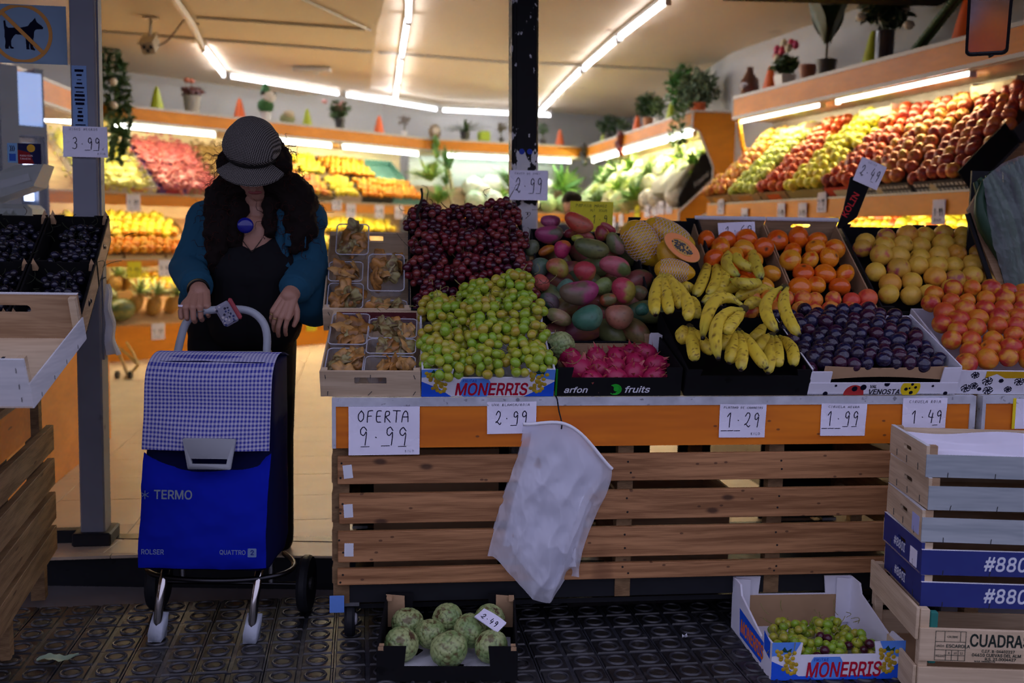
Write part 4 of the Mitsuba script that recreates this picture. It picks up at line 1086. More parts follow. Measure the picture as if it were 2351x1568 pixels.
# bananas: fingers given by stem, middle and tip
BM = CR['ban']
BN = ((((0.03, 0.537, 0.2), (-0.049, 0.3, 0.22), (-0.074, 0.175, 0.2)), ((0.037, 0.537, 0.2), (-0.014, 0.292, 0.22), (-0.023, 0.184, 0.2)), ((0.05, 0.546, 0.2), (0.027, 0.336, 0.22), (0.025, 0.228, 0.2)), ((0.055, 0.527, 0.2), (0.043, 0.235, 0.22), (0.015, 0.145, 0.2))), (((0.106, 0.57, 0.14), (0.123, 0.514, 0.16), (0.147, 0.525, 0.14)), ((0.124, 0.462, 0.14), (0.105, 0.339, 0.16), (0.096, 0.276, 0.14))), (((0.28, 0.783, 0.16), (0.19, 0.543, 0.18), (0.128, 0.425, 0.16)), ((0.299, 0.783, 0.16), (0.239, 0.543, 0.18), (0.175, 0.434, 0.16)), ((0.297, 0.731, 0.16), (0.269, 0.544, 0.18), (0.231, 0.48, 0.16))), (((0.458, 0.873, 0.19), (0.306, 0.656, 0.21), (0.323, 0.54, 0.19)), ((0.462, 0.872, 0.19), (0.347, 0.668, 0.21), (0.413, 0.601, 0.19)), ((0.463, 0.861, 0.19), (0.408, 0.64, 0.21), (0.396, 0.514, 0.19)), ((0.283, 0.511, 0.19), (0.302, 0.427, 0.21), (0.383, 0.486, 0.19))), (((0.414, 0.577, 0.14), (0.277, 0.499, 0.16), (0.152, 0.41, 0.14)), ((0.46, 0.545, 0.14), (0.357, 0.483, 0.16), (0.286, 0.447, 0.14)), ((0.377, 0.422, 0.14), (0.322, 0.376, 0.16), (0.302, 0.369, 0.14))), (((0.242, 0.26, 0.2), (0.149, 0.254, 0.22), (0.036, 0.005, 0.2)), ((0.236, 0.226, 0.2), (0.109, 0.088, 0.22), (0.045, -0.137, 0.2)), ((0.229, 0.202, 0.2), (0.152, 0.081, 0.22), (0.115, 0.034, 0.2))), (((0.435, 0.418, 0.2), (0.303, 0.207, 0.22), (0.295, 0.058, 0.2)), ((0.457, 0.418, 0.2), (0.36, 0.184, 0.22), (0.358, 0.029, 0.2))), (((0.064, 0.233, 0.13), (0.026, 0.064, 0.15), (0.015, -0.015, 0.13)), ((0.072, 0.226, 0.13), (0.063, 0.079, 0.15), (0.09, 0.048, 0.13)), ((0.053, 0.233, 0.13), (0.009, 0.138, 0.15), (0.023, 0.127, 0.13))), (((0.207, 0.203, 0.13), (0.154, 0.051, 0.15), (0.12, -0.029, 0.13)), ((0.22, 0.204, 0.13), (0.176, 0.029, 0.15), (0.143, -0.075, 0.13)), ((0.231, 0.204, 0.13), (0.214, 0.036, 0.15), (0.231, -0.062, 0.13)), ((0.2, 0.203, 0.13), (0.146, 0.101, 0.15), (0.132, 0.069, 0.13))), (((0.355, 0.264, 0.09), (0.287, 0.147, 0.11), (0.282, 0.142, 0.09)), ((0.36, 0.249, 0.09), (0.295, 0.08, 0.11), (0.255, -0.02, 0.09)), ((0.374, 0.249, 0.09), (0.321, 0.088, 0.11), (0.302, 0.021, 0.09)), ((0.388, 0.249, 0.09), (0.377, 0.11, 0.11), (0.354, 0.028, 0.09)), ((0.367, 0.345, 0.09), (0.298, 0.223, 0.11), (0.278, 0.225, 0.09))))
BW = ['at the left, hanging over the mango crate', 'small, tucked under the left hand of bananas', 'standing below the cut papaya', 'greenest hand, its stem tip pointing up at the top', 'lying flat across the middle', 'large curved hand in the middle pointing down left',
      'pair hanging on the right beside the plums', 'at the bottom left corner of the carton', 'at the bottom middle over the carton edge', 'at the bottom right corner of the carton']


def banana(p0, p1, p2, green, seed, r=.0205):
    p0, p1, p2 = map(np.array, (p0, p1, p2))
    c1 = 2 * p1 - .5 * (p0 + p2); t = np.linspace(0, 1, 36)[:, None]
    P = (1 - t) ** 2 * p0 + 2 * t * (1 - t) * c1 + t * t * p2
    tt = np.linspace(0, 1, 36)
    L = np.linalg.norm(np.diff(P, axis=0), axis=1).sum(); r = min(r, L * .19)
    rr = r * np.interp(tt, [0, .08, .2, .45, .75, .9, .96, 1], [.34, .42, .82, 1.0, 1.0, .84, .48, .34])
    n = 20; v, f = tube(P, rr, n)
    ang = np.tile(np.arange(n) * 2 * math.pi / n, 36)
    k = np.repeat(tt, n); k = np.r_[k, 0, 1]
    ring = np.r_[1 + .05 * np.cos(5 * ang), 1, 1]
    cen = np.vstack([np.repeat(P, n, 0), P[:1], P[-1:]]); v = cen + (v - cen) * ring[:, None]
    c = np.tile((.66, .50, .040), (len(v), 1)) * (.88 + .24 * fb(v, 30, seed))[:, None]
    c = mixc(c, (.36, .40, .05), np.maximum(ss(.30, .0, k), ss(.86, .97, k)) * (.75 if green else .45) + (.28 if green else 0))
    c = mixc(c, (.14, .06, .012), ss(.66, .74, fb(v, 210, seed + 1, 2)) * .9)
    c = mixc(c, (.34, .20, .03), ss(.58, .72, fb(v, 34, seed + 4)) * .45)
    c = mixc(c, (.012, .009, .006), ss(.965, .985, k))
    return (v, f), c


for bi, (fs, wh) in enumerate(zip(BN, BW)):
    k = thing('banana_bunch', f'bunch of spotted yellow bananas, {wh}', 'bananas', 'bunches of bananas')
    for fi, fg in enumerate(fs):
        m, c = banana(*fg, bi == 3, bi * 7 + fi)
        part(k, 'banana', xf(m, BM), 'satin', True, c)
    st_ = np.mean([f_[0] for f_ in fs[:3]], axis=0)
    up_ = st_ - np.mean([f_[1] for f_ in fs[:3]], axis=0); up_ = unit(up_) * .018
    part(k, 'stem', xf(tube([st_ - up_ * .7, st_, st_ + up_, st_ + up_ * 1.4], [.014, .016, .011, .009], 8), BM), 'satin', 40, (.06, .05, .02), label='dark stem end')

# ------------------------------------------------------------------ grapes
BER_G = var(5, lambda i: round_fruit(400 + i, [(.31, .37, .022), (.27, .38, .028), (.35, .37, .03), (.22, .37, .025), (.38, .34, .035)][i], [(.37, .39, .035), (.21, .31, .018), (.41, .37, .05), (.27, .39, .035), (.37, .26, .025)][i], 2, dimple=0, groove=0, elong=1.16, mat_='berry'))
BER_R = var(5, lambda i: round_fruit(410 + i, [(.085, .007, .013), (.13, .011, .017), (.045, .005, .012), (.17, .022, .022), (.028, .004, .011)][i], [(.14, .017, .028), (.17, .024, .03), (.07, .01, .028), (.20, .045, .036), (.06, .008, .02)][i], 2, dimple=0, groove=0, elong=1.06, mat_='berry'))
BER_K = var(3, lambda i: round_fruit(420 + i, [(.006, .006, .012), (.010, .007, .014), (.008, .010, .020)][i], (.02, .02, .045), 2, dimple=0, groove=0, elong=1.1, mat_='berry'))


def bunch(label, M, a, b, c, n, r, shapes, group, seed, name='grape_bunch', stemc=(.22, .20, .06)):
    g = np.random.default_rng(seed); k = thing(name, label, 'grapes', group)
    pts = []
    for _ in range(5000):
        q = g.normal(size=3); q /= np.linalg.norm(q); s = g.uniform(.42, 1.0)
        tp = 1 - .35 * q[1]
        p = np.array([q[0] * a * tp * s, q[1] * b * s, q[2] * c * tp * s])
        if q[2] < -.45: continue
        if all(np.linalg.norm(p - o) > 1.72 * r for o in pts): pts.append(p)
        if len(pts) >= n: break
    for p in pts:
        put(newkey(k + '__berry'), shapes[int(g.integers(len(shapes)))], M @ TR(p) @ rot_rand(g) @ SC(r * float(g.uniform(.86, 1.1))))
    ms = [tube(smooth_path([[0, -b * .7, 0], [.004, 0, c * .3], [0, b * .9, c * .5], [.004, b * 1.25, c * .8]], 10), .0016, 5)]
    for p in pts[::2]:
        ms.append(tube([[0, p[1] * .7, c * .25], p * .8, p * .97], .0009, 4))
    for q in range(5):
        e = g.normal(0, 1, 3) * [a, b, .3 * c]; e[2] = c * 1.02 + abs(g.normal(0, .006))
        ms.append(tube(smooth_path([e * .8, e, e + g.normal(0, .014, 3) + [0, 0, .006]], 6), .0010, 4))
    part(k, 'stem', xf(cat(ms), M), 'matte', 40, color=stemc)


GW = [((.07, .045, .095), 20, 'at the front left corner'), ((.195, .05, .085), -10, 'at the front middle'), ((.335, .05, .095), 15, 'at the front right corner'), ((.075, .16, .10), -25, 'on the left, second row'), ((.205, .155, .12), 40, 'in the middle, second row'), ((.335, .165, .12), 5, 'on the right, second row'),
      ((.09, .28, .12), 30, 'on the left, third row'), ((.215, .275, .145), -20, 'in the middle, third row'), ((.335, .285, .15), 10, 'on the right, third row'), ((.07, .375, .10), 0, 'at the back left'), ((.20, .375, .15), 60, 'at the back, in the middle'), ((.32, .40, .175), -30, 'at the very top, back right')]
for i, (p, a, wd) in enumerate(GW):
    bunch(f'bunch of green grapes {wd} of the printed carton', CR['mon'] @ TR(p) @ TR(0, .018, 0) @ RM('z', a) @ RM('x', float(rng.normal(0, 8))), .070, .076, .046, 62, .0152, BER_G, 'bunches of green grapes', 30 + i)
RW = [((.10, .05, .085), 10, 'at the bottom left'), ((.26, .06, .08), -20, 'at the bottom middle'), ((.37, .09, .09), 15, 'at the bottom right'), ((.075, .19, .11), -25, 'on the left, second row'), ((.215, .18, .115), 40, 'in the middle, second row'), ((.35, .20, .12), 5, 'on the right, second row'),
      ((.08, .32, .125), 30, 'on the left, third row'), ((.22, .31, .13), -20, 'in the middle, third row'), ((.35, .33, .14), 10, 'on the right, third row'), ((.07, .46, .13), 0, 'at the top left'), ((.21, .46, .125), 60, 'at the top, in the middle'), ((.345, .46, .145), -30, 'at the top right beside the black post')]
for i, (p, a, wd) in enumerate(RW):
    bunch(f'bunch of red grapes {wd} of the crate', CR['red'] @ TR(p) @ RM('z', a) @ RM('x', float(rng.normal(0, 8))), .080, .082, .048, 70, .0138, BER_R, 'bunches of red grapes', 60 + i, stemc=(.05, .035, .012))
single('grape_stalk', 'long dark bare grape stalk sticking up at the top left of the red grapes', 'stalk', tube(smooth_path([(-0.356, 3.72, 1.307), (-0.345, 3.72, 1.387), (-0.339, 3.73, 1.419), (-0.343, 3.73, 1.447)], 10), [.006] * 6 + [.005, .004, .004, .005], 6), 'matte', color=(.02, .014, .01))

# ------------------------------------------------------------------ dragon fruit and one custard apple in the black carton
def dragon(seed):
    v, f, az, th = dirs(3); g = np.random.default_rng(seed)
    p = v.copy(); p[:, 2] *= 1.18
    c = mixc((.30, .006, .05), (.42, .016, .085), fb(v, 2, seed))
    ms, cs = [(p, f)], [c]
    for i in range(20):
        z = -0.8 + 1.7 * i / 19; a = i * 2.4; rr = math.sqrt(max(1 - z * z, .05)); o = np.array([rr * math.cos(a), rr * math.sin(a), z * 1.18]); n = unit(o)
        upv = unit(np.array([0, 0, 1.0]) - n * n[2] + n * .35); sd = unit(np.cross(n, upv)); L = .42 + .2 * g.random()
        q = np.array([o * .95 - sd * .22, o * .95 + sd * .22, o * 1.04 + upv * L * .55 + n * .05 - sd * .10, o * 1.04 + upv * L * .55 + n * .05 + sd * .10, o + upv * L + n * .22])
        ms.append((q, np.array([[0, 1, 3], [0, 3, 2], [2, 3, 4]]))); gr = g.random()
        cs.append(np.array([(.36, .010, .06), (.36, .010, .06), (.40, .06, .07), (.40, .06, .07), (.26, .26, .05) if gr > .35 else (.50, .30, .14)]))
    m = cat(ms)
    return shape(m, 'wax', True, np.vstack(cs))


DRG = var(4, lambda i: dragon(440 + i))
DW = [(.085, .10, .075, 'large bright magenta one at the left'), (.075, .205, .075, 'at the back left under the custard apple'), (.165, .21, .07, 'at the back, left of the middle'), (.235, .225, .07, 'at the back, right of the middle'), (.155, .13, .062, 'in the middle of the left half'), (.20, .055, .058, 'at the front, in the middle'),
      (.215, .15, .06, 'in the middle of the carton'), (.265, .085, .066, 'at the front right of the middle, pointing left'), (.285, .165, .072, 'right of the middle'), (.34, .235, .08, 'at the back right corner'), (.35, .14, .072, 'at the right edge'), (.325, .06, .058, 'at the front right'), (.12, .04, .055, 'at the front left'), (.30, .29, .06, 'at the very back')]
for i, (u, v, w, wd) in enumerate(DW):
    k = thing('dragon_fruit', f'magenta dragon fruit with green-tipped scales, {wd}', 'dragon fruit', 'dragon fruits in the black carton')
    put(k, DRG[i % 4], CR['arfon'] @ TR(u, v, w - .018) @ RM('z', float(rng.uniform(0, 360))) @ RM('x', float(rng.normal(70, 25))) @ SC(.034 if i else .042))


def cherimoya(seed, lv=4):
    v, f, az, th = dirs(lv); n = 95; i = np.arange(n) + .5
    ph = np.arccos(1 - 2 * i / n); a = math.pi * (1 + 5 ** .5) * i; C = np.stack([np.cos(a) * np.sin(ph), np.sin(a) * np.sin(ph), np.cos(ph)], 1) + np.random.default_rng(seed).normal(0, .03, (n, 3))
    C /= np.linalg.norm(C, axis=1, keepdims=True)
    d = np.sort(np.linalg.norm(v[:, None] - C[None], axis=2), axis=1)[:, :2]; e = d[:, 1] - d[:, 0]
    r = 1 - .05 * np.exp(-(e / .035) ** 2) + .012 * ss(0, .2, e)
    r *= 1 + .10 * (fb(v, 1.0, seed, 2) - .5) - .12 * np.exp(-(th / .3) ** 2)
    p = v * r[:, None]; p[:, 2] *= .95; p[:, :2] *= (1 - .08 * ss(0, 1, -v[:, 2]))[:, None]
    c = mixc((.20, .30, .10), (.34, .40, .16), ss(.35, .65, fb(v, 1.6, seed))) * (.85 + .3 * fb(v, 8, seed))[:, None]
    c = mixc(c, (.08, .10, .03), np.exp(-(e / .03) ** 2) * .8)
    c = mixc(c, (.10, .05, .02), ss(.58, .66, fb(v, 3.0, seed + 2)) * .75)
    c = mixc(c, (.07, .035, .012), ss(.45, .2, th) * ss(.4, .55, fb(v, 6, seed + 3)))
    return shape((p, f), 'wax', True, c)


CHE = var(3, lambda i: cherimoya(460 + i))
put(thing('custard_apple', 'green and brown custard apple in the dragon fruit carton', 'custard apple'), CHE[1], CR['arfon'] @ TR(.045, .245, .085) @ RM('x', -40) @ SC(.050))
Gm = basis([-.375, 2.755, 0], [math.cos(.03), math.sin(.03), 0], [-math.sin(.03), math.cos(.03), 0], [0, 0, 1.0])
cb = crate('black carton of custard apples standing on the pavement', Gm, .405, .30, .105, 'black_card', 'black_card', .045, .085, .045, hs=.155)
for x0 in (.0, .345):
    sub(cb, 'flap', prism([(x0, .05), (x0 + .06, .05), (x0 + .058, .15), (x0, .155)], .004), 'cardboard', Gm @ basis([0, .286, 0], [1, 0, 0], [0, 0, 1.0], [0, -1.0, 0]), label='brown corner flap')
for x, y in ((.004, .012), (.385, .012), (.004, .27), (.385, .27)):
    z = .105 if y < .1 else .155
    sub(cb, 'corner', cat([bx(x, x + .016, y - .012, y + .012, z - .012, z)]), 'cardboard', Gm, label='raw cardboard corner')
sub(cb, 'liner', grid(8, 8, lambda u, v: np.stack([.012 + .38 * u, .012 + .275 * v, .012 + .012 * np.sin(9 * u) * np.sin(7 * v)], 1)), 'white_card', Gm, label='white paper liner')
CW = [(.072, .225, .085, .050, 'at the back left'), (.062, .10, .070, .052, 'yellowish, at the front left'), (.145, .165, .075, .046, 'brown-speckled, left of the middle'), (.195, .245, .090, .050, 'at the back, in the middle'), (.205, .075, .066, .056, 'at the front, in the middle'), (.265, .165, .085, .052, 'right of the middle'),
      (.325, .235, .092, .050, 'at the back right'), (.33, .09, .068, .050, 'at the front right under the white card')]
for i, (u, v, w, r, wd) in enumerate(CW):
    put(thing('custard_apple', f'custard apple {wd} of the carton on the pavement', 'custard apple', 'custard apples on the pavement'), CHE[i % 3], Gm @ TR(u, v, w) @ RM('x', float(rng.normal(15, 20))) @ RM('y', float(rng.normal(0, 20))) @ RM('z', i * 77.0) @ SC(r))
sign('small white price card lying on the custard apples', Gm @ basis([.278, .125, .145], unit([.75, -.45, -.35]), unit([.50, .80, .15]), unit(np.cross([.75, -.45, -.35], [.50, .80, .15]))), .085, .055, [('2.49', .012, .015, .022, .015, .0011)])

# ------------------------------------------------------------------ second grape carton on the pavement
G2 = basis([.768, 2.80, 0.0], [math.cos(.06), math.sin(.06), 0], [-math.sin(.06 + .10), math.cos(.06 + .10), 0], [0, 0, 1.0])
G2[:3, :3] = basis([0, 0, 0], [math.cos(.075), math.sin(.075), 0], [-math.sin(.075), math.cos(.075), 0], [0, 0, 1.0])[:3, :3]
g2 = crate('white and blue printed grape carton standing on the pavement beside the crate stack', G2, .40, .40, .112, 'white_card', 'white_card', .075, .092, .115, side_lip=1, hs=.175)
for nm in ('back_panel',):
    sub(g2, 'inner_back', bx(.05, .35, 0, .002, .006, .112), 'cardboard', G2 @ TR(0, .391, 0), label='brown inside of the back panel')
for x0 in (.0, .34):
    sub(g2, 'flap', prism([(x0 + .006, .02), (x0 + .055, .02), (x0 + .055, .168), (x0 + .006, .172)], .003), 'white_card', G2 @ basis([0, .385, 0], [1, 0, 0], [0, 0, 1.0], [0, -1.0, 0]))
sub(g2, 'skirt', bx(.0, .40, -.0012, 0, 0, .012), 'matte', G2, rgb(25, 80, 200))
grape_print(g2, G2 @ TR(0, -.001, .004), .40, .112)
LS_ = G2 @ basis([-.0008, .40, 0], [0, -1.0, 0], [0, 0, 1.0], [-1.0, 0, 0])
for pg in ([(.10, .015), (.31, .015), (.33, .085), (.09, .10)], [(.335, .07), (.385, .06), (.385, .11), (.33, .125)]):
    sub(g2, 'print', prism(pg, .0004), 'matte', LS_, rgb(25, 80, 200), label='blue side print')
letters(g2, 'lettering', 'MONERRIS', .042, LS_ @ TR(.105, .030, .0006), rgb(225, 110, 20), .0004, True, .72, .1, label='orange side lettering')
for i, (u, v, a, wd) in enumerate(((.09, .13, 10, 'on the left'), (.20, .12, -20, 'at the front'), (.31, .14, 30, 'on the right'), (.14, .25, 60, 'at the back left'), (.27, .26, 0, 'at the back right'))):
    bunch(f'small loose bunch of grapes {wd} in the carton on the pavement', G2 @ TR(u, v, .045) @ RM('z', a), .06, .065, .034, 26, .0135, BER_G[:4] + ([BER_R[2]] if i in (1, 2) else []), 'grapes in the carton on the pavement', 90 + i)

# ------------------------------------------------------------------ mushrooms in clear punnets
def mushroom(seed):
    g = np.random.default_rng(seed); n, m = 12, 30
    a = np.linspace(0, 2 * math.pi, m, endpoint=False)
    ruf = 1 + .22 * np.sin(a * 3 + seed) + .12 * np.sin(a * 7 + 2 * seed)
    prof = [(.02, .30), (.25, .36), (.55, .34), (.85, .20), (1.0, .05), (.93, -.02), (.6, .12), (.25, .12), (.20, -.1), (.16, -.55), (.02, -.58)]
    P = np.vstack([np.stack([r * np.cos(a) * (1 + (ruf - 1) * min(1, r)), r * np.sin(a) * (1 + (ruf - 1) * min(1, r)), z + .16 * r * np.sin(a * 2 + seed) + .06 * r * np.sin(5 * a)], 1) for r, z in prof])
    f = []
    for i in range(len(prof) - 1):
        for j in range(m):
            k = (j + 1) % m; f += [[i * m + j, i * m + k, (i + 1) * m + k], [i * m + j, (i + 1) * m + k, (i + 1) * m + j]]
    rr = np.hypot(P[:, 0], P[:, 1]); base = [(.44, .20, .045), (.32, .14, .03), (.50, .27, .08), (.20, .12, .04)][seed % 4]
    c = mixc(base, np.array(base) * .45, ss(.4, .65, fb(P, 2.2, seed))) * (.8 + .4 * fb(P, 7, seed))[:, None]
    if seed % 4 == 3: c = mixc(c, (.30, .26, .10), ss(.5, .6, np.sin(rr * 22) * .5 + .5))
    return shape((P, np.array(f)), 'satin', True, c)


MUS = var(8, lambda i: mushroom(500 + i))


def rrect(w, l, r, n=5):
    return Point(0, 0).buffer(r, n).envelope if r <= 0 else sbox(r, r, w - r, l - r).buffer(r, quad_segs=n)


def punnet(label, M, w, l, h, nm, seed, group='mushroom punnets'):
    k = thing('mushroom_punnet', label, 'punnet', group); g = np.random.default_rng(seed)
    o, i_ = rrect(w, l, .016), rrect(w - .02, l - .02, .014)
    po = np.array(o.exterior.coords)[:-1]; pi_ = np.array(affinity.translate(i_, .01, .01).exterior.coords)[:-1]
    n = min(len(po), len(pi_)); po, pi_ = po[:n], pi_[:n]
    V = np.vstack([np.c_[po, np.full(n, h)], np.c_[pi_, np.full(n, .004)], [[w / 2, l / 2, .004]]]); i = np.arange(n); j = (i + 1) % n
    part(k, 'tub', xf((V, np.vstack([np.stack([i, j, j + n], 1), np.stack([i, j + n, i + n], 1), np.stack([i + n, j + n, np.full(n, 2 * n)], 1)])), M), 'clear_plastic', 40)
    rim = np.c_[np.vstack([po, po[:1]]), np.full(n + 1, h)]
    part(k, 'rim', xf(tube(rim, .0021, 6), M), 'gloss', True, color=(.42, .43, .47))
    q = 0
    for _ in range(nm):
        u, v = g.uniform(.026, w - .026), g.uniform(.026, l - .026)
        s = g.uniform(.027, .040)
        kk = thing('mushroom', f'brown wild mushroom in the {label.replace("clear punnet of brown mushrooms ", "punnet ")}', 'mushroom', 'mushrooms in the ' + label.replace('clear punnet of brown mushrooms ', 'punnet '))
        put(kk, MUS[int(g.integers(8))], M @ TR(u, v, .022 + .020 * g.random() + .008 * q / nm) @ RM('x', float(g.normal(18, 32))) @ RM('y', float(g.normal(0, 30))) @ RM('z', float(g.uniform(0, 360))) @ SC(s)); q += 1


M1, M2 = CR['mush1'], CR['mush2']
for M, u, v, w, l, z, n, wd in ((M1, .012, .012, .115, .145, .03, 9, 'at the front left of the front crate'), (M1, .132, .012, .155, .10, .03, 8, 'at the very front right of the front crate'), (M1, .132, .116, .155, .085, .045, 7, 'second from the front on the right of the front crate'),
                                (M1, .010, .165, .12, .19, .05, 12, 'heaped at the back left of the front crate'), (M1, .132, .21, .155, .12, .05, 9, 'at the back right of the front crate'),
                                (M2, .014, .012, .12, .13, .045, 8, 'at the front left of the upper crate'), (M2, .012, .14, .118, .105, .065, 7, 'in the middle left of the upper crate'), (M2, .145, .012, .14, .06, .03, 6, 'at the front right of the upper crate, half hidden'),
                                (M2, .150, .08, .125, .17, .075, 9, 'tilted on top at the right of the upper crate'), (M2, .032, .28, .115, .15, .085, 8, 'propped up at the back left of the upper crate'), (M2, .15, .26, .125, .09, .03, 6, 'at the back right of the upper crate')):
    punnet('clear punnet of brown mushrooms ' + wd, M @ TR(u, v, z) @ RM('x', 4.0 if z < .07 else 12.0), w, l, .045, n, int(u * 1000 + v * 100))

# ================================================================== price cards and things hanging on the counter
def CARD(s, t, z, rz=0.0, tilt=0.0):
    """card frame on the counter front: x right, y up, z towards the street"""
    return CM @ TR(s, t, z) @ basis([0, 0, 0], [1, 0, 0], [0, 0, 1.0], [0, -1.0, 0]) @ RM('x', -tilt) @ RM('z', rz)


sign('large white card reading OFERTA 9.99 at the left end of the counter', CARD(.050, -.004, .601), .217, .151, [('OFERTA', .026, .103, .036, .027, .0014), ('9.99', .028, .030, .058, .040, .0014), ('_', .038, .026, .01, .03, .0010), ('_', .10, .028, .01, .03, .0010), ('_', .152, .026, .01, .028, .0010), ('KILO', .172, .008, .007, .007, .0003)])
sign('white card reading 2.99 beside the hanging plastic bag', CARD(.476, -.004, .664, .5), .154, .101, [('2.99', .024, .030, .042, .027, .0014), ('_', .074, .026, .01, .022, .0011), ('UVA BLANCA/ROJA'.replace('J', 'I'), .014, .088, .007, .008, .0004)])
sign('white card reading 1.29 below the black banana carton', CARD(1.219, -.004, .647, -.5), .152, .108, [('1.29', .022, .034, .048, .029, .0013), ('___', .006, .022, .01, .022, .0011), ('PLATANO DE CANARIAS', .012, .094, .007, .0068, .0004), ('KILO', .105, .008, .008, .008, .0004)])
sign('white card reading 1.99 below the plum carton', CARD(1.556, -.004, .650, -.6), .152, .106, [('1.99', .020, .034, .048, .028, .0013), ('___', .004, .024, .01, .022, .0011), ('_', .075, .030, .01, .02, .001), ('_', .105, .030, .01, .02, .001), ('CIRUELA NEGRA', .022, .092, .007, .008, .0004)])
sign('white card reading 1.49 behind the crate stack', CARD(1.832, -.006, .672, .2), .150, .100, [('1.49', .030, .018, .042, .028, .0014), ('CIRUELA ROIA', .02, .084, .009, .009, .0004), ('_', .105, .010, .01, .02, .001)])
sign('yellow edged white card on the second counter, cut off by the right edge of the photo', CARD(2.222, -.004, .668), .16, .10, [('1.99', .03, .02, .045, .03, .0014)], )
single('yellow_strip', 'narrow yellow strip at the left edge of the last price card', 'label', xf(bx(2.214, 2.224, -.006, -.004, .668, .77), CM), 'matte', color=rgb(220, 200, 30))
sign('white card reading 1.69 on the persimmon boxes', CM @ TR(1.44, .745, 1.272) @ basis([0, 0, 0], [1, 0, 0], [0, 0, 1.0], [0, -1.0, 0]) @ RM('x', -12) @ RM('z', 3), .148, .068, [('1.69', .026, .018, .036, .029, .0013), ('___', .004, .012, .008, .022, .0010), ('_', .10, .012, .01, .018, .0010)])
sign('yellow card for the mangoes sticking up behind the heap', CM @ TR(.872, .88, 1.30) @ basis([0, 0, 0], [1, 0, 0], [0, 0, 1.0], [0, -1.0, 0]) @ RM('z', -.6), .172, .118, [('PAPAYA MANGO', .022, .095, .012, .0105, .0006), ('MI XUA', .08, .078, .011, .0115, .0006), ('1.9', .09, .034, .032, .022, .0012)], 'yellow_paper')
sign('white card reading 2.99 stuck on the black post', basis((-0.019, 3.915, 1.416), unit([1, .12, .0]), [0, 0, 1.0], unit([.12, -1, 0])), .150, .114, [('2.99', .022, .030, .056, .028, .0015), ('_', .075, .026, .01, .02, .0011), ('_', .105, .026, .01, .02, .0011), ('FRUTA DE PASI'.replace('I', 'I'), .02, .098, .007, .0078, .0004)])
sign('white card reading 3.99 taped on the aluminium post', basis((-1.62, 3.645, 1.537), unit([1, .10, .0]), [0, 0, 1.0], unit([.10, -1, 0])), .154, .108, [('3.99', .030, .028, .042, .026, .0014), ('_', .075, .025, .01, .022, .0011), ('_', .105, .024, .01, .022, .0011), ('HIGOS NEGROS', .022, .094, .008, .0085, .0004), ('E', .135, .026, .007, .008, .0005), ('KILO', .118, .010, .006, .007, .0004)])
PN = CM @ TR(0, .80, 0) @ basis([0, 0, 0], [1, 0, 0], [0, 0, 1.0], [0, -1.0, 0])
sign('tilted white card reading 2.49 on top of the black pennant', PN @ TR(1.991, 1.518, .012) @ RM('z', -21), .110, .098, [('2.49', .014, .030, .042, .022, .0014), ('_', .07, .022, .008, .014, .0009), ('ROIOS', .03, .084, .006, .008, .0003)])
pn = thing('pennant', 'black tapering card flap with red letters beside the peaches', 'flap')
part(pn, 'flap', xf(prism([(1.938, 1.326), (1.955, 1.326), (2.020, 1.372), (2.062, 1.49), (2.048, 1.54), (1.985, 1.53), (1.962, 1.40)], .006), PN), 'black_card')
letters(pn, 'lettering', 'KOLIN', .026, PN @ TR(1.975, 1.366, .0065) @ RM('z', 62), rgb(190, 40, 45), .0006, True, .95, 0, label='red outlined letters')

# the hanging bag of plastic bags
def coons(top, bot, left, right, disp, n=80, m=110):
    tp, bt, lf, rt = (smooth_path(np.array(q, float), k) for q, k in ((top, n), (bot, n), (left, m), (right, m)))
    u, v = np.meshgrid(np.linspace(0, 1, n), np.linspace(0, 1, m)); U, V = u[..., None], v[..., None]
    P = (1 - V) * tp[None] + V * bt[None] + (1 - U) * lf[:, None] + U * rt[:, None] - ((1 - U) * (1 - V) * tp[0] + U * (1 - V) * tp[-1] + (1 - U) * V * bt[0] + U * V * bt[-1])
    Q = np.concatenate([P[..., :1], disp(u, v, P)[..., None], P[..., 1:]], -1).reshape(-1, 3)
    i, j = np.meshgrid(np.arange(n - 1), np.arange(m - 1)); a = (j * n + i).ravel()
    return Q, np.vstack([np.stack([a, a + n, a + n + 1], 1), np.stack([a, a + n + 1, a + 1], 1)])


def crumple(P, s, seed):
    q = np.stack([P[..., 0] * s + seed, P[..., 1] * s * .55, 0 * P[..., 0] + seed], -1)
    return np.abs(meshkit.fbm(q, 4, seed) - .5) * 2


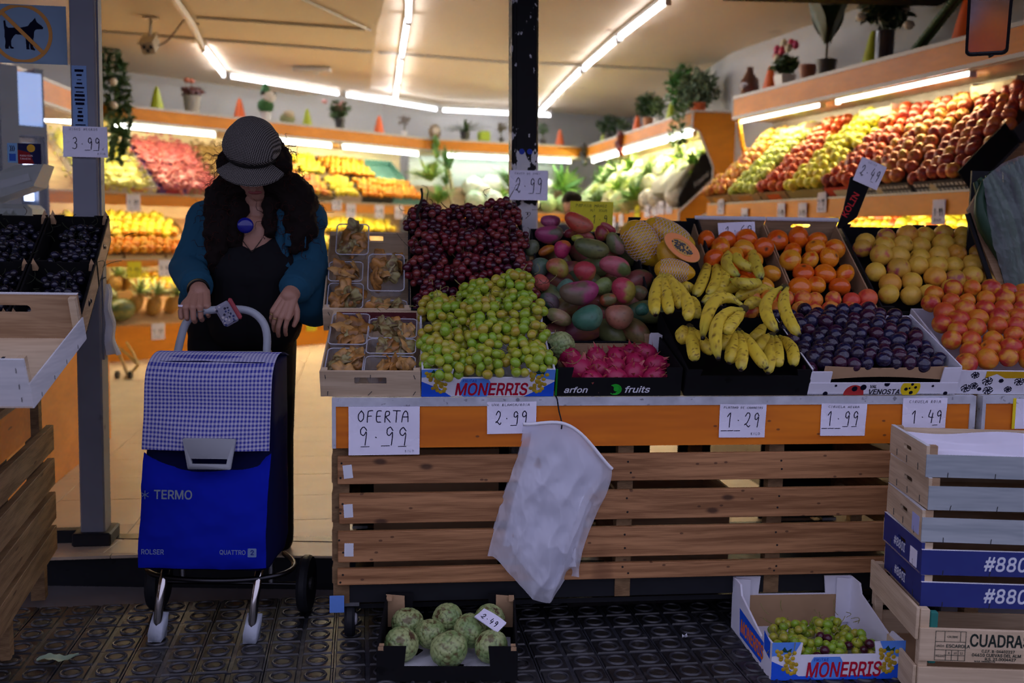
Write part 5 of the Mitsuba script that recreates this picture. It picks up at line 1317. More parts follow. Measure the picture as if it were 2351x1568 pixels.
bag = thing('plastic_bag', 'bundle of translucent white plastic bags hanging on the counter front', 'plastic bags')
OUT = ([(.585, .700), (.645, .703), (.707, .702), (.790, .645), (.869, .555)], [(.481, .277), (.575, .195), (.679, .126), (.735, .19), (.775, .20)], [(.585, .700), (.583, .64), (.539, .498), (.508, .39), (.481, .277)], [(.869, .555), (.862, .49), (.825, .40), (.790, .31), (.775, .20)])
for nm, o, mt, sc, sd, lab in (('outer_film', -.030, 'bag_film', 1.0, 1, None), ('inner_film', -.022, 'bag_white', .86, 2, 'whiter bags inside the bundle'), ('back_film', -.008, 'bag_film', 1.0, 3, None)):
    ctr = np.array([.665, .43])
    sh = lambda q: [tuple(ctr + (np.array(p) - ctr) * [sc if nm != 'inner_film' else .80, 1 if nm != 'inner_film' else .93] + ([.012, .018] if nm == 'inner_film' else [0, 0])) for p in q]
    part(bag, nm, xf(coons(*[sh(q) for q in OUT], lambda u, v, P, o=o, sd=sd, nm=nm: o - (.045 if nm == 'outer_film' else .03 if nm == 'inner_film' else .0) * np.sin(math.pi * u) ** .8 * np.sin(math.pi * np.clip(v, .06, 1) * .8) + (.038 * crumple(P, 9, sd) + .006 * crumple(P, 36, sd + 5) + .018 * np.abs(np.sin((u - .35) * (9 + 5 * v) + 2.2 * meshkit.noise(P[..., [0, 1, 1]] * 9)))) * np.clip(v * 3, .15, 1)), CM), mt, True, label=lab)
part(bag, 'hem', xf(tube(np.c_[smooth_path(OUT[0], 24)[:, 0], np.full(24, -.034), smooth_path(OUT[0], 24)[:, 1]], .006, 6), CM), 'satin', True, color=(.74, .74, .78), label='rolled white hem')
single('wire_hook', 'dark wire hook on the metal rail holding the plastic bags', 'hook', xf(tube(smooth_path([(.690, .005, .782), (.693, -.012, .775), (.698, -.02, .74), (.706, -.034, .698), (.704, -.04, .685)], 12), .0022, 6), CM), 'matte', color=(.01, .01, .012))
mat('bag_white', {'type': 'principledthin', 'base_color': C3((.84, .86, .94)), 'roughness': .35, 'diff_trans': .7})

# ================================================================== the left stand
LY = .25
LM = basis([-1.30, 2.75, 0], [math.cos(LY), math.sin(LY), 0], [-math.sin(LY), math.cos(LY), 0], [0, 0, 1.0])
ls = thing('left_stand', 'wooden slatted stand at the left edge of the photo with orange boards', 'stand')
for z0, z1 in ((.508, .597), (.385, .479), (.262, .358), (.15, .238)):
    part(ls, 'slat', xf(cbx(-.142, -.118, -.45, .76, z0, z1, .002), LM), 'pine_old')
    part(ls, 'front_slat', xf(cbx(-1.2, -.142, -.44, -.418, z0, z1, .002), LM), 'pine_old')
part(ls, 'end_board', xf(bx(-.14, -.122, -.45, .42, .622, .76), LM), 'orange_board')
for t in (-.40, .15, .66):
    part(ls, 'post', xf(bx(-.19, -.145, t, t + .05, .0, .76), LM), 'pine_old')
part(ls, 'post', xf(bx(-1.15, -1.10, .66, .71, 0, .76), LM), 'pine_old')
part(ls, 'post', xf(bx(-1.15, -1.10, -.40, -.35, 0, .76), LM), 'pine_old')
part(ls, 'tabletop', xf(bx(-1.2, -.11, -.45, .76, .755, .775), LM), 'pine_old')
for s in (-.95, -.5, -.12):
    part(ls, 'riser', xf((np.array([[s + d, t, z] for d in (0, .03) for t, z in ((.25, .775), (.76, .775), (.76, 1.15), (.25, .90))]), np.array([[0, 1, 2], [0, 2, 3], [4, 6, 5], [4, 7, 6], [0, 4, 5], [0, 5, 1], [1, 5, 6], [1, 6, 2], [2, 6, 7], [2, 7, 3], [3, 7, 4], [3, 4, 0]])), LM), 'pine_old')


def ltilt(s, t, z, tilt):
    r = math.radians(tilt); u, n = LM[:3, 0], LM[:3, 1]; v = n * math.cos(r) + np.array([0, 0, math.sin(r)])
    return basis(LM[:3, 3] + u * s + n * t + [0, 0, z], u, v, np.cross(u, v))


dk = 0
for j, (t, z) in enumerate(((.30, .935), (.632, 1.088))):
    for i, s in enumerate((-.135, -.338, -.541)):
        M = ltilt(s, t, z, 25)
        wd = ('front' if j == 0 else 'back') + ' row, ' + ('nearest the entrance' if i == 0 else 'second from the entrance' if i == 1 else 'third from the entrance')
        k = crate('black carton of dark grapes on the left stand, ' + wd, M, .198, .355, .095, 'black_card', 'black_card', .07, .05, hs=.10)
        for x in (.0, .176):
            for v in ((.33, .352) if j else (.0, .33)):
                part(k, 'corner', xf(hull([[x, v, .075], [x + .022, v, .075], [x, v + .022, .075], [x + .022, v + .022, .075], [x + .011, v + .006, .118], [x + .004, v, .10], [x + .02, v, .10]]), M), 'cardboard', label='raw brown cardboard corner')
        if i == 0:
            part(k, 'side_print', xf(bx(.1985, .1992, .01, .345, .01, .09), M), 'brown_wood', label='brown printed outer side')
        for q in range(3):
            bunch('bunch of dark grapes in the black carton, ' + wd, M @ TR(.10 + .03 * (q % 2), .07 + .105 * q, .052) @ RM('z', 40 * q - 30), .072, .062, .036, 26, .0128, BER_K, 'dark grapes in the black carton, ' + wd, 120 + dk, stemc=(.02, .025, .012)); dk += 1
# white wooden crate leaning on its front
WM = basis((-1.219, 2.52, 0.824), [math.cos(.06), math.sin(.06), 0], [-math.sin(.06), math.cos(.06), 0], [0, 0, 1.0]) @ RM('x', 20) @ SC(.92)
wc = thing('wooden_crate', 'empty white wooden crate tilted on the left stand in front of the dark grapes', 'crate')
part(wc, 'floor', xf(bx(-.5, 0, 0, .44, .0, .005), WM), 'crate_wood')
part(wc, 'floor_print', xf(bx(-.20, -.19, .12, .30, .005, .0056), WM), 'ink')
part(wc, 'floor_print', xf(bx(-.11, -.10, .14, .24, .005, .0056), WM), 'ink')
hb = sbox(-.5, 0, 0, .155).difference(LineString([(-.30, .105), (-.16, .105)]).buffer(.013))
part(wc, 'front_panel', xf(prism(sbox(-.5, 0, .0, .15), .009), WM @ basis([0, .009, 0], [1, 0, 0], [0, 0, 1.0], [0, -1.0, 0])), 'white_wood')
part(wc, 'back_panel', xf(prism(hb, .009), WM @ basis([0, .44, 0], [1, 0, 0], [0, 0, 1.0], [0, -1.0, 0])), 'brown_wood')
part(wc, 'top_edge', xf(bx(-.5, 0, .43, .443, .155, .157), WM), 'white_wood')
for x in (0, -.504):
    part(wc, 'side_panel', xf(bx(x, x + .004, .0, .44, .0, .075), WM), 'white_wood')
for v in (.009, .411):
    part(wc, 'corner_post', xf(bx(-.022, -.001, v, v + .02, .005, .15), WM), 'crate_wood')
for v in (.06, .16, .26, .36):
    part(wc, 'staple', xf(tube([[.0045, v, .004], [.0045, v + .003, .016]], .001, 4), WM), 'matte', color=(.05, .05, .05))
for q in (.02, .06, .11):
    part(wc, 'staple', xf(tube([[-.025, -.001, q], [-.024, -.001, q + .014]], .001, 4), WM), 'matte', color=(.05, .05, .05))
# plastic bag hanging on the aluminium post
pb = thing('plastic_bag', 'grey white plastic bag hanging on the right side of the aluminium post', 'plastic bags')
BO = ((-1.521, 3.72, 1.073), (-1.511, 3.72, 1.078), (-1.53, 3.72, 0.943), (-1.529, 3.72, 0.812), (-1.485, 3.72, 0.936), (-1.468, 3.72, 0.813))
B_ = [np.array(q) for q in BO]
for o in (0, .02):
    part(pb, 'film', grid(14, 24, lambda u, v: ((B_[0] * (1 - v)[:, None] + v[:, None] * (B_[3] * (1 - 0) + 0)) * (1 - u)[:, None] + u[:, None] * (B_[1] * (1 - v)[:, None] + B_[5] * v[:, None]) + np.stack([0 * u, o + .02 * np.sin(9 * u + 3 * v) + .012 * np.sin(14 * v), 0 * u], 1))), 'bag_white', True)

# ================================================================== crate stack at the right
SM = basis([1.168, 2.76, 0], [math.cos(.05), -math.sin(.05), 0], [math.sin(.05), math.cos(.05), 0], [0, 0, 1.0])


def open_crate(label, M, w, l, h, hf, end, frontm, inner, liner=False):
    k = thing('wooden_crate', label, 'crate', None)
    part(k, 'floor', xf(bx(0, w, .004, l - .004, 0, .005), M), inner)
    ep = sbox(0, 0, l, h).difference(LineString([(l * .42, h * .56), (l * .58, h * .56)]).buffer(.008))
    for x in (0, w - .009):
        part(k, 'end_panel', xf(prism(ep, .009), M @ basis([x, 0, 0], [0, 1.0, 0], [0, 0, 1.0], [1.0, 0, 0])), end)
    part(k, 'front_slat', xf(bx(.0, w, -.004, 0, .0, hf), M), frontm)
    part(k, 'back_slat', xf(bx(0, w, l, l + .004, 0, hf * (1.25 if liner else 1)), M), inner)
    for x in (.009, w - .031):
        for v in (.0, l - .022):
            part(k, 'corner_post', xf(bx(x, x + .022, v, v + .022, .005, h), M), 'brown_wood' if frontm != 'blue_card' else 'crate_wood')
    part(k, 'top_edge', xf(bx(-.001, .010, .0, l, h, h + .001), M), 'white_wood')
    g = np.random.default_rng(int(M[2, 3] * 1000))
    for x in (.06, .19, .33):
        part(k, 'staple', xf(tube([[x, -.0048, -.002], [x + g.normal(0, .002), -.0048, .014]], .001, 4), M), 'matte', color=(.03, .03, .03))
    for v in (.06, .16, .25):
        part(k, 'staple', xf(tube([[-.0008, v, .006], [-.0008, v + .002, .026]], .001, 4), M), 'matte', color=(.05, .05, .05))
    return k


OC = []
for i, (z, dx, dy, ry, h, hf, end, fm, inn, lab) in enumerate(((.248, .004, .0, 0, .090, .070, 'blue_card', 'blue_card', 'crate_wood', 'lower blue crate numbered 880 in the stack at the right'), (.340, .0, .0, .6, .092, .072, 'blue_card', 'blue_card', 'crate_wood', 'upper blue crate numbered 880 in the stack at the right'),
        (.436, -.004, .0, -1.2, .090, .070, 'crate_wood', 'grey_wood', 'crate_wood', 'third pale wooden crate from the top of the stack at the right'), (.529, .008, -.003, .8, .090, .068, 'crate_wood', 'grey_wood', 'crate_wood', 'second pale wooden crate from the top of the stack at the right'), (.621, .0, .006, -.8, .088, .064, 'crate_wood', 'grey_wood', 'crate_wood', 'topmost pale wooden crate of the stack, lined with white paper'))):
    M = SM @ TR(dx, dy, z) @ RM('z', ry)
    k = open_crate(lab, M, .50, .32, h, hf, end, fm, inn, i == 4); OC.append((k, M))
    if fm == 'blue_card':
        letters(k, 'lettering', '#880I', .040, M @ TR(.172, -.0044, .016) @ basis([0, 0, 0], [1, 0, 0], [0, 0, 1.0], [0, -1.0, 0]), rgb(200, 205, 215), .0005, True, .86, .12, label='white number')
        letters(k, 'lettering', '#880I', .026, M @ basis([-.0006, .225, .022], [0, -1.0, 0], [0, 0, 1.0], [-1.0, 0, 0]), rgb(190, 195, 210), .0005, True, .9, .1)
        part(k, 'edge_strip', xf(bx(0, .5, -.0046, .0002, hf, hf + .002), M), 'white_card')
    if i == 1: part(k, 'label', xf(bx(-.0012, 0, .03, .085, .008, .058), M), 'paper', label='white paper label')
    if i == 2: part(k, 'label', xf(bx(-.0012, 0, .02, .08, .012, .065), M), 'matte', color=rgb(170, 175, 215), label='lilac paper label')
    if i == 4: part(k, 'liner', xf(grid(30, 20, lambda u, v: np.stack([.033 + .43 * u, .003 + .31 * v, .055 + .006 * np.sin(7 * u + 3 * v) + .004 * np.sin(15 * v) + .012 * v], 1)), M), 'paper', label='white paper liner')
# the slatted field crate at the bottom
FM = SM @ TR(-.012, -.055, 0)
fc = thing('field_crate', 'slatted wooden field crate with black stencil print under the crate stack', 'crate')
W_, L_ = .56, .42
for z0, z1 in ((.112, .207), (.0, .094)):
    part(fc, 'front_slat', xf(cbx(-.002, W_, -.010, 0, z0, z1, .0015), FM), 'crate_wood')
    part(fc, 'back_slat', xf(cbx(0, W_, L_, L_ + .010, z0, z1, .0015), FM), 'crate_wood')
for z0, z1 in ((.170, .262), (.0, .094)):
    part(fc, 'side_slat', xf(cbx(-.012, -.002, .0, L_, z0, z1, .0015), FM), 'crate_wood')
    part(fc, 'side_slat', xf(cbx(W_, W_ + .01, .0, L_, z0, z1, .0015), FM), 'crate_wood')
for x in (.0, W_ - .026):
    for v in (.0, L_ - .026):
        part(fc, 'corner_post', xf(cbx(x, x + .026, v, v + .026, .0, .258, .002), FM), 'crate_wood')
part(fc, 'inner_post', xf(cbx(.028, .050, .002, .02, .10, .25, .003), FM), 'matte', color=rgb(40, 110, 100), label='post stained green')
part(fc, 'floor', xf(bx(0, W_, 0, L_, .012, .02), FM), 'brown_wood')
FF = FM @ basis([0, -.0108, 0], [1, 0, 0], [0, 0, 1.0], [0, -1.0, 0])
letters(fc, 'lettering', 'CUADRAS', .034, FF @ TR(.133, .160, 0), (.012, .02, .016), .0005, True, .74, 0, label='black stencil name')
for y, t_, sz, x in ((.143, 'C.I.F. B-04402227', .0075, .168), (.131, '04610 CUEVAS DEL ALM', .0085, .142), (.120, 'R.S. 21.0004427', .008, .178), (.1145, 'N.O.R. 0404001770', .0045, .15)):
    letters(fc, 'lettering', t_, sz, FF @ TR(x, y, 0), (.02, .028, .022), .0004, True, .95)
gr = [sbox(x0, y0, x1, y1) for x0, y0, x1, y1 in ((.040, .116, .124, .1172), (.040, .200, .124, .2012), (.040, .116, .0412, .201), (.1228, .116, .124, .201), (.040, .146, .124, .1472), (.040, .170, .124, .1712), (.070, .116, .0712, .146), (.086, .116, .0872, .146), (.104, .116, .1052, .146), (.065, .171, .0662, .201), (.108, .171, .1092, .201), (.066, .131, .124, .1322))]
part(fc, 'stencil_table', xf(prism(unary_union(gr), .0005), FF), 'matte', color=(.02, .03, .024), label='stencilled table')
letters(fc, 'lettering', 'ESCAROLA', .009, FF @ TR(.070, .154, 0), (.02, .03, .024), .0004, True, 1.0)
for t_, x, y in (('UNIDS', .043, .155), ('PIEZAS', .043, .126), ('8', .077, .135), ('10', .092, .135), ('12', .109, .135), ('CALIBRE', .072, .182)):
    letters(fc, 'lettering', t_, .006, FF @ TR(x, y, 0), (.02, .03, .024), .0004, False, .85)

# ================================================================== leeks in a plastic bag, mirror, glass, small things near the entrance
def CP(px):
    return xf(px, CM @ basis([0, 0, 0], [1, 0, 0], [0, 0, 1.0], [0, -1.0, 0]))


lc = thing('wooden_crate', 'dark tilted crate holding the plastic-wrapped leeks at the right edge of the photo', 'crate')
part(lc, 'side_panel', xf(prism(((2.288, 1.397), (2.338, 1.488), (2.397, 1.418), (2.517, 1.211), (2.549, 0.983), (2.438, 1.099)), .012), CM @ basis([0, .47, 0], [1, 0, 0], [0, 0, 1.0], [0, -1.0, 0])), 'brown_wood')
part(lc, 'edge', xf(tube([[2.289, .46, 1.384], [2.415, .46, 1.09], [2.50, .46, .97]], .010, 6), CM), 'black_plastic')
part(lc, 'back_panel', xf(bx(2.38, 2.75, .60, .61, .95, 1.55), CM), 'black_plastic')
part(lc, 'floor', xf(bx(2.42, 2.75, .42, .60, .93, .95), CM), 'black_plastic')
lk = thing('leek_bundle', 'bundle of dark green leek leaves wrapped in clear plastic at the right edge', 'leeks')
g_ = np.random.default_rng(3)
for i in range(18):
    q = (i % 9) / 8
    p = smooth_path([[2.30 + .20 * q + g_.normal(0, .012), .43 + .03 * (i // 9), 1.50 + .10 * q], [2.36 + .19 * q + g_.normal(0, .02), .41 + .03 * (i // 9), 1.38 + .06 * q], [2.43 + .19 * q, .44, 1.22 + .03 * q], [2.49 + .19 * q, .46, 1.04 + .02 * q]], 10)
    put(newkey(lk + '__leaf'), shape(xf(tube(p, np.interp(np.linspace(0, 1, 10), [0, .3, .7, 1], [.010, .026, .022, .014]), 6), CM), 'leaf', True, color=[(.012, .045, .02), (.02, .07, .03), (.035, .09, .04)][i % 3]))
part(lk, 'wrap', xf(coons([(2.300, 1.500), (2.36, 1.56), (2.50, 1.60)], [(2.43, 1.08), (2.50, 1.03), (2.60, 1.0)], [(2.300, 1.500), (2.33, 1.36), (2.43, 1.08)], [(2.50, 1.60), (2.58, 1.4), (2.60, 1.0)], lambda u, v, P: .385 - .02 * np.sin(math.pi * u) + .025 * crumple(P, 14, 4) + .006 * crumple(P, 50, 6)), CM), 'clear_film', True, label='crinkled clear plastic wrap')
mr = thing('mirror', 'rounded mirror with a black frame hanging at the top right corner', 'mirror')
mx = unit([3.6, -1.6, 0]); mn = unit(np.array([-1.6, -3.6, 0]) / 3.94 * .74 - [0, 0, .67])
MRM = basis((1.649, 3.6, 2.09), mx, np.cross(mn, mx), mn)
rr_ = sbox(-.048, -.160, .048, .17).buffer(.017)
part(mr, 'frame', xf(prism(rr_.buffer(.006).difference(rr_.buffer(-.004)), .016), MRM @ TR(0, 0, -.008)), 'black_plastic')
part(mr, 'back', xf(prism(rr_, .004), MRM @ TR(0, 0, -.008)), 'black_plastic')
part(mr, 'glass', xf(prism(rr_.buffer(-.004), .002), MRM), 'mirror', label='silvered glass')
part(mr, 'clip', xf(tube([[0.01, -.175, .0], [.012, -.19, .006], [.02, -.18, .01]], .006, 6), MRM), 'black_plastic')
part(mr, 'arm', tube([MRM[:3, 3] + [.0, .01, .14], MRM[:3, 3] + [.1, .5, .6]], .008, 6), 'black_plastic')
# glass pane left of the aluminium post, no-dogs sticker and card stickers on it
GP = basis([-1.615, 3.705, 0], unit([-1, -.15, 0]), [0, 0, 1.0], unit([.15, -1, 0]))
gp = struct('window', None, None, 'glass pane left of the aluminium post')
part(gp, 'pane', xf(bx(0, 1.1, Z0 + .75, 2.55, 0, .0005), GP), 'glass')
part(gp, 'frame', xf(cat([bx(0, 1.1, Z0, Z0 + .05, -.02, .02)]), GP), 'black_plastic')
nd = thing('no_dogs_sign', 'pale blue sticker sign on the glass with a black dog inside an orange prohibition ring', 'sign')
NM = GP @ basis([.255, 1.868, .003], [-1, 0, 0], [0, 1, 0], [0, 0, 1.0])
part(nd, 'panel', xf(prism(sbox(-.30, .0, .25, .205), .0008), NM), 'matte', color=rgb(125, 150, 172))
cx, cy, R_ = .098, .104, .104
part(nd, 'ring', xf(prism(Point(cx, cy).buffer(R_, 24).difference(Point(cx, cy).buffer(R_ - .0125, 24)).intersection(sbox(-.3, .004, .25, .202)), .001), NM @ TR(0, 0, .0012)), 'matte', color=rgb(200, 140, 70))
dogp = np.array([(92, 170), (103, 168), (108, 205), (122, 216), (205, 210), (245, 200), (262, 176), (275, 166), (292, 143), (302, 172), (330, 192), (343, 205), (338, 216), (305, 218), (292, 222), (283, 236), (280, 268), (272, 300), (274, 335), (287, 352), (282, 358), (258, 352), (254, 300), (248, 335), (252, 352), (232, 352), (230, 300), (228, 268), (200, 258), (165, 256), (148, 275), (135, 300), (136, 335), (152, 345), (148, 352), (130, 350), (124, 330), (118, 345), (122, 352), (100, 354), (96, 340), (102, 305), (96, 275), (98, 235), (94, 205)], float)
dogs = Polygon((dogp - [205, 250]) * [1, -1] * (R_ / 195) + [cx, cy]).buffer(0)
part(nd, 'dog', xf(prism(dogs, .001), NM @ TR(0, 0, .0012)), 'ink', label='black dog silhouette')
part(nd, 'slash', xf(prism(LineString([(cx - .062, cy + .068), (cx + .068, cy - .062)]).buffer(.0066), .001), NM @ TR(0, 0, .0024)), 'matte', color=rgb(200, 140, 70))
for lab, x0, x1, y0, y1, col in (('small pale blue contactless payment sticker on the glass', 1 * .004, .038, 1.515, 1.585, rgb(110, 150, 185)), ('dark blue and red card payment sticker on the glass', .04, .118, 1.512, 1.585, rgb(20, 22, 60))):
    k = thing('payment_sticker', lab, 'sticker'); Ms = GP @ basis([.225, 0, .003], [-1, 0, 0], [0, 1, 0], [0, 0, 1.0])
    part(k, 'film', xf(prism(sbox(x0, y0, x1, y1), .0006), Ms), 'matte', color=col)
    if x0 > .02:
        part(k, 'print', xf(prism([(x0, y0), (x0 + .055, y0), (x0 + .04, y0 + .04), (x0, y0 + .05)], .0005), Ms @ TR(0, 0, .0007)), 'matte', color=rgb(120, 20, 25))
        part(k, 'print', xf(prism(Point(x0 + .045, y0 + .056).buffer(.014), .0005), Ms @ TR(0, 0, .0007)), 'matte', color=rgb(200, 150, 40))
        letters(k, 'lettering', 'PAGO CON', .006, Ms @ TR(x0 + .006, y0 + .026, .0013), rgb(200, 170, 170), .0003); letters(k, 'lettering', 'TARJETA', .006, Ms @ TR(x0 + .006, y0 + .015, .0013), rgb(200, 170, 170), .0003)
    else:
        part(k, 'print', xf(prism(sbox(x0 + .006, y0 + .006, x0 + .028, y0 + .032), .0005), Ms @ TR(0, 0, .0007)), 'matte', color=rgb(40, 80, 160))
        part(k, 'print', xf(prism(unary_union([LineString([(x0 + .010 + q * .006, y0 + .042), (x0 + .013 + q * .006, y0 + .051), (x0 + .010 + q * .006, y0 + .060)]).buffer(.0014) for q in range(3)]), .0005), Ms @ TR(0, 0, .0007)), 'ink')
# till counter, weighing scale, fridge
tc = thing('till_counter', 'orange till counter standing behind the aluminium post', 'counter')
TM = unit_frame((-2.118, 4.581), (-.168, 1.094))
part(tc, 'side_panel', xf(bx(-1.0, 1.05, .0, .03, Z0, .93), TM), 'orange_laminate')
part(tc, 'body', xf(bx(-1.0, 1.03, .03, .6, Z0, .93), TM), 'orange_laminate')
part(tc, 'worktop', xf(cbx(-1.02, 1.06, -.01, .62, .93, .965, .004), TM), 'satin', color=(.5, .46, .40))
sc_ = thing('weighing_scale', 'grey green weighing scale on the till counter behind the dark grapes', 'scale')
SCM = basis([-2.20, 4.55, .965], [1, 0, 0], [0, 1, 0], [0, 0, 1.0]) @ RM('z', 12)
part(sc_, 'base', xf(cbx(-.20, .05, -.12, .16, .0, .42, .02), SCM), 'satin', color=(.13, .17, .145))
part(sc_, 'head', xf(hull([[-.15, -.1, .42], [.06, -.1, .50], [.10, -.08, .60], [-.02, -.08, .59], [-.14, -.10, .53], [-.15, .14, .42], [.06, .14, .50], [.10, .12, .60], [-.02, .12, .59], [-.14, .14, .53]]), SCM), 'satin', color=(.15, .19, .165))
part(sc_, 'screen', xf(hull([[-.10, -.104, .475], [.05, -.104, .525], [.04, -.103, .555], [-.09, -.103, .515]]), SCM), 'gloss', color=(.10, .13, .12))
part(sc_, 'tray', xf(cbx(.0, .24, -.16, .18, .30, .325, .008), SCM), 'satin', color=(.35, .28, .18))
fg = thing('drinks_fridge', 'blue drinks fridge with a lit header behind the glass at the left edge', 'fridge')
FGM = unit_frame((-2.91, 6.3), (.6705, .7419))
for nm, m in (('body', bx(-.9, -.17, 0, .5, Z0, 2.25)), ('body', bx(-.05, 0, 0, .5, Z0, 2.25)), ('back', bx(-.9, 0, .48, .5, Z0, 2.25)), ('base', bx(-.9, 0, 0, .5, Z0, .5))):
    part(fg, nm, xf(m, FGM), 'satin', color=rgb(70, 90, 110))
hd = newkey(fg + '__header'); put(hd, emitter_shape(xf(bx(-.16, -.015, -.01, .0, 1.90, 2.22), FGM), (.10, .22, .50))); labels[hd] = {'label': 'lit blue header panel'}
part(fg, 'shelf', xf(bx(-.165, -.05, .02, .46, 1.80, 1.83), FGM), 'metal', color=(.4, .38, .33))
for z in (1.3, .95):
    part(fg, 'shelf', xf(bx(-.165, -.05, .05, .46, z, z + .015), FGM), 'metal', color=(.5, .5, .5))
hl = newkey(fg + '__lamp'); put(hl, emitter_shape(xf(bx(-.11, -.06, .05, .07, 1.45, 1.78), FGM), (2.2, 2.6, 4.0)))
part(fg, 'door_frame', xf(cat([bx(-.27, -.165, -.03, 0, .5, 2.25), bx(-.012, .0, -.03, 0, .5, 1.92), bx(-.27, 0, -.03, 0, 1.84, 1.90)]), FGM), 'satin', color=rgb(80, 100, 125))
uF = thing('left_corner_shelf', 'orange fascia board over the fridge at the left edge, with plants on top', 'shelving')
UFm = unit_frame((-3.392, 6.737), (-0.124, 1.417))
fascia(uF, UFm, -1.0, 1.75, 2.20, 2.37, 0, .4)
# small folding trolley, litter
tr = thing('folding_trolley', 'small brass-coloured folding trolley leaning at the end of the left shelves', 'trolley')
q = [np.array(p) for p in ((-3.157, 7.9, 0.375), (-3.06, 7.9, 0.394), (-2.968, 7.9, 0.21), (-3.034, 7.9, 0.063), (-3.138, 7.9, 0.061), (-3.039, 7.9, 0.14))]
for a, b in ((0, 2), (0, 3), (2, 5), (1, 2), (4, 5), (3, 5)):
    part(tr, 'bar', tube([q[a], (q[a] + q[b]) / 2 + [0, .02, 0], q[b]], .011, 6), 'metal', 30, color=(.55, .40, .16))
for w in (3, 4):
    part(tr, 'wheel', xf(xf(lathe([(0, -.012), (.03, -.012), (.03, .012), (0, .012)], 14), RM('y', 90)), TR(*q[w][:2], Z0 + .03)), 'black_plastic')
lf_ = grid(16, 8, lambda u, v: np.stack([(u - .5) * .115, (v - .5) * .05 * np.sin(math.pi * np.clip(u * .9 + .08, 0, 1)) * (1 + .25 * np.sin(26 * u)), .010 + .012 * np.abs(v - .5) + .006 * np.sin(7 * u)], 1))
single('cabbage_leaf', 'torn pale green leaf lying on the pavement at the lower left', 'leaf', xf(lf_, TR((-1.335, 2.856, 0.0)) @ RM('z', 22)), 'leaf', True, color=(.26, .36, .24))
single('paper_scrap', 'small white paper scrap on the pavement right of the custard apples', 'litter', xf(lf_, TR((0.568, 3.096, 0.0)) @ RM('z', 50) @ SC(.22, .3, .8)), 'matte', True, color=(.6, .62, .66))

# ================================================================== goods on the wall shelves


def TRAY(U, s0, t0, z0, t1, z1):
    v = unit([0, t1 - t0, z1 - z0]); return U @ basis([s0, t0, z0], [1.0, 0, 0], v, np.cross([1.0, 0, 0], v))


def shelf_fill(name, cat_, label, group, M, w, l, r, shapes, sd, heap=.03, lift=.03, limit=None):
    g = np.random.default_rng(sd)
    for q, (j, i, nr, nc, p) in enumerate(hexheap(w, l, r, .95, .95, lambda u, v: heap * math.sin(math.pi * u), .14, sd=sd)):
        if limit and q >= limit: break
        k = thing(name, label, cat_, group)
        put(k, shapes[int(g.integers(len(shapes)))], M @ TR(p + [0, 0, lift]) @ rot_rand(g) @ SC(r * float(g.uniform(.92, 1.07))))


def box_front(label, M, w, l, h, col, mat_='matte', printc=None):
    """a shallow shop carton: floor, four sides, a printed front"""
    k = thing('fruit_crate', label, 'crate')
    for nm, m in (('floor', bx(0, w, 0, l, 0, .004)), ('front_panel', bx(0, w, 0, .006, .004, h)), ('back_panel', bx(0, w, l - .006, l, .004, h)), ('side_panel', bx(0, .005, .006, l - .006, .004, h)), ('side_panel', bx(w - .005, w, .006, l - .006, .004, h))):
        part(k, nm, xf(m, M), mat_, color=col if mat_ in ('matte', 'satin') else None)
    if printc is not None: part(k, 'print', xf(bx(w * .25, w * .75, -.001, 0, h * .2, h * .8), M), 'matte', color=printc)
    return k


# --- left unit, top tier
TL3 = lambda s, v=0.0: TRAY(UL, s, .005, 1.605, .62, 2.08) @ TR(0, v, 0)
bxl = [(-.34, .34, 'white carton of green grapes', (.45, .42, .38), (.40, .16, .06)), (.02, .34, 'white carton of green grapes, second', (.46, .43, .40), (.42, .17, .06)), (.38, .30, 'purple carton of pink grapes', (.06, .03, .16), (.30, .03, .06)), (.70, .34, 'brown carton of pink grapes', (.30, .22, .14), None),
       (1.06, .33, 'brown carton of dates', (.10, .06, .04), None), (1.41, .33, 'brown carton of figs', (.30, .22, .14), None), (1.76, .30, 'grey carton of shop peaches', (.36, .34, .32), None), (2.08, .30, 'dark carton of shop peaches', (.12, .10, .06), None), (2.40, .34, 'pale carton of lemons', (.40, .33, .28), None),
       (2.76, .42, 'black carton of oranges', (.02, .02, .02), None), (3.20, .46, 'teal carton of oranges', (.10, .26, .26), None)]
for s, w, lab, c, pc in bxl:
    for row, v in (('front row', 0.0), ('back row', .39)):
        box_front(f'{lab}, {row} of the left top tier', TL3(s, v), w, .37, .075, c, printc=pc if v == 0 else None)
BG = lambda sd, c0, c1: (lambda g: [shape(cat([xf(ico(1), TR(g.normal(0, 1, 3) * [.055, .06, .018] + [0, 0, .03]) @ SC(.0135)) for _ in range(46)] + [xf(ico(1), TR(0, 0, .03) @ SC(.075, .08, .024))]), 'wax', True, mixc(c0, c1, np.repeat(g.random(47), 42))) for _ in range(2)])(np.random.default_rng(sd))
GY, GP_, GB = BG(1, (.46, .46, .06), (.56, .46, .08)), BG(2, (.46, .12, .10), (.34, .06, .08)), BG(3, (.20, .12, .04), (.36, .26, .10))
for s0, s1, shp, lab in ((-.32, .34, GY, 'green'), (.40, 1.02, GP_, 'pink'), (1.08, 1.72, GB, 'brown')):
    n = int((s1 - s0) / .115)
    for i in range(n):
        for j, v in enumerate((.06, .17, .28, .46, .57, .68)):
            k = thing('grape_bunch', f'small bunch of {lab} grapes on the top tier of the left shelves', 'grapes', f'{lab} grapes on the left shelves')
            put(k, shp[(i + j) % 2], TL3(s0 + .06 + i * .115 + rng.normal(0, .01), v) @ TR(0, 0, .055) @ RM('z', float(rng.uniform(0, 360))))
PEA = 'yellow-orange peach on the top tier of the left shelves'
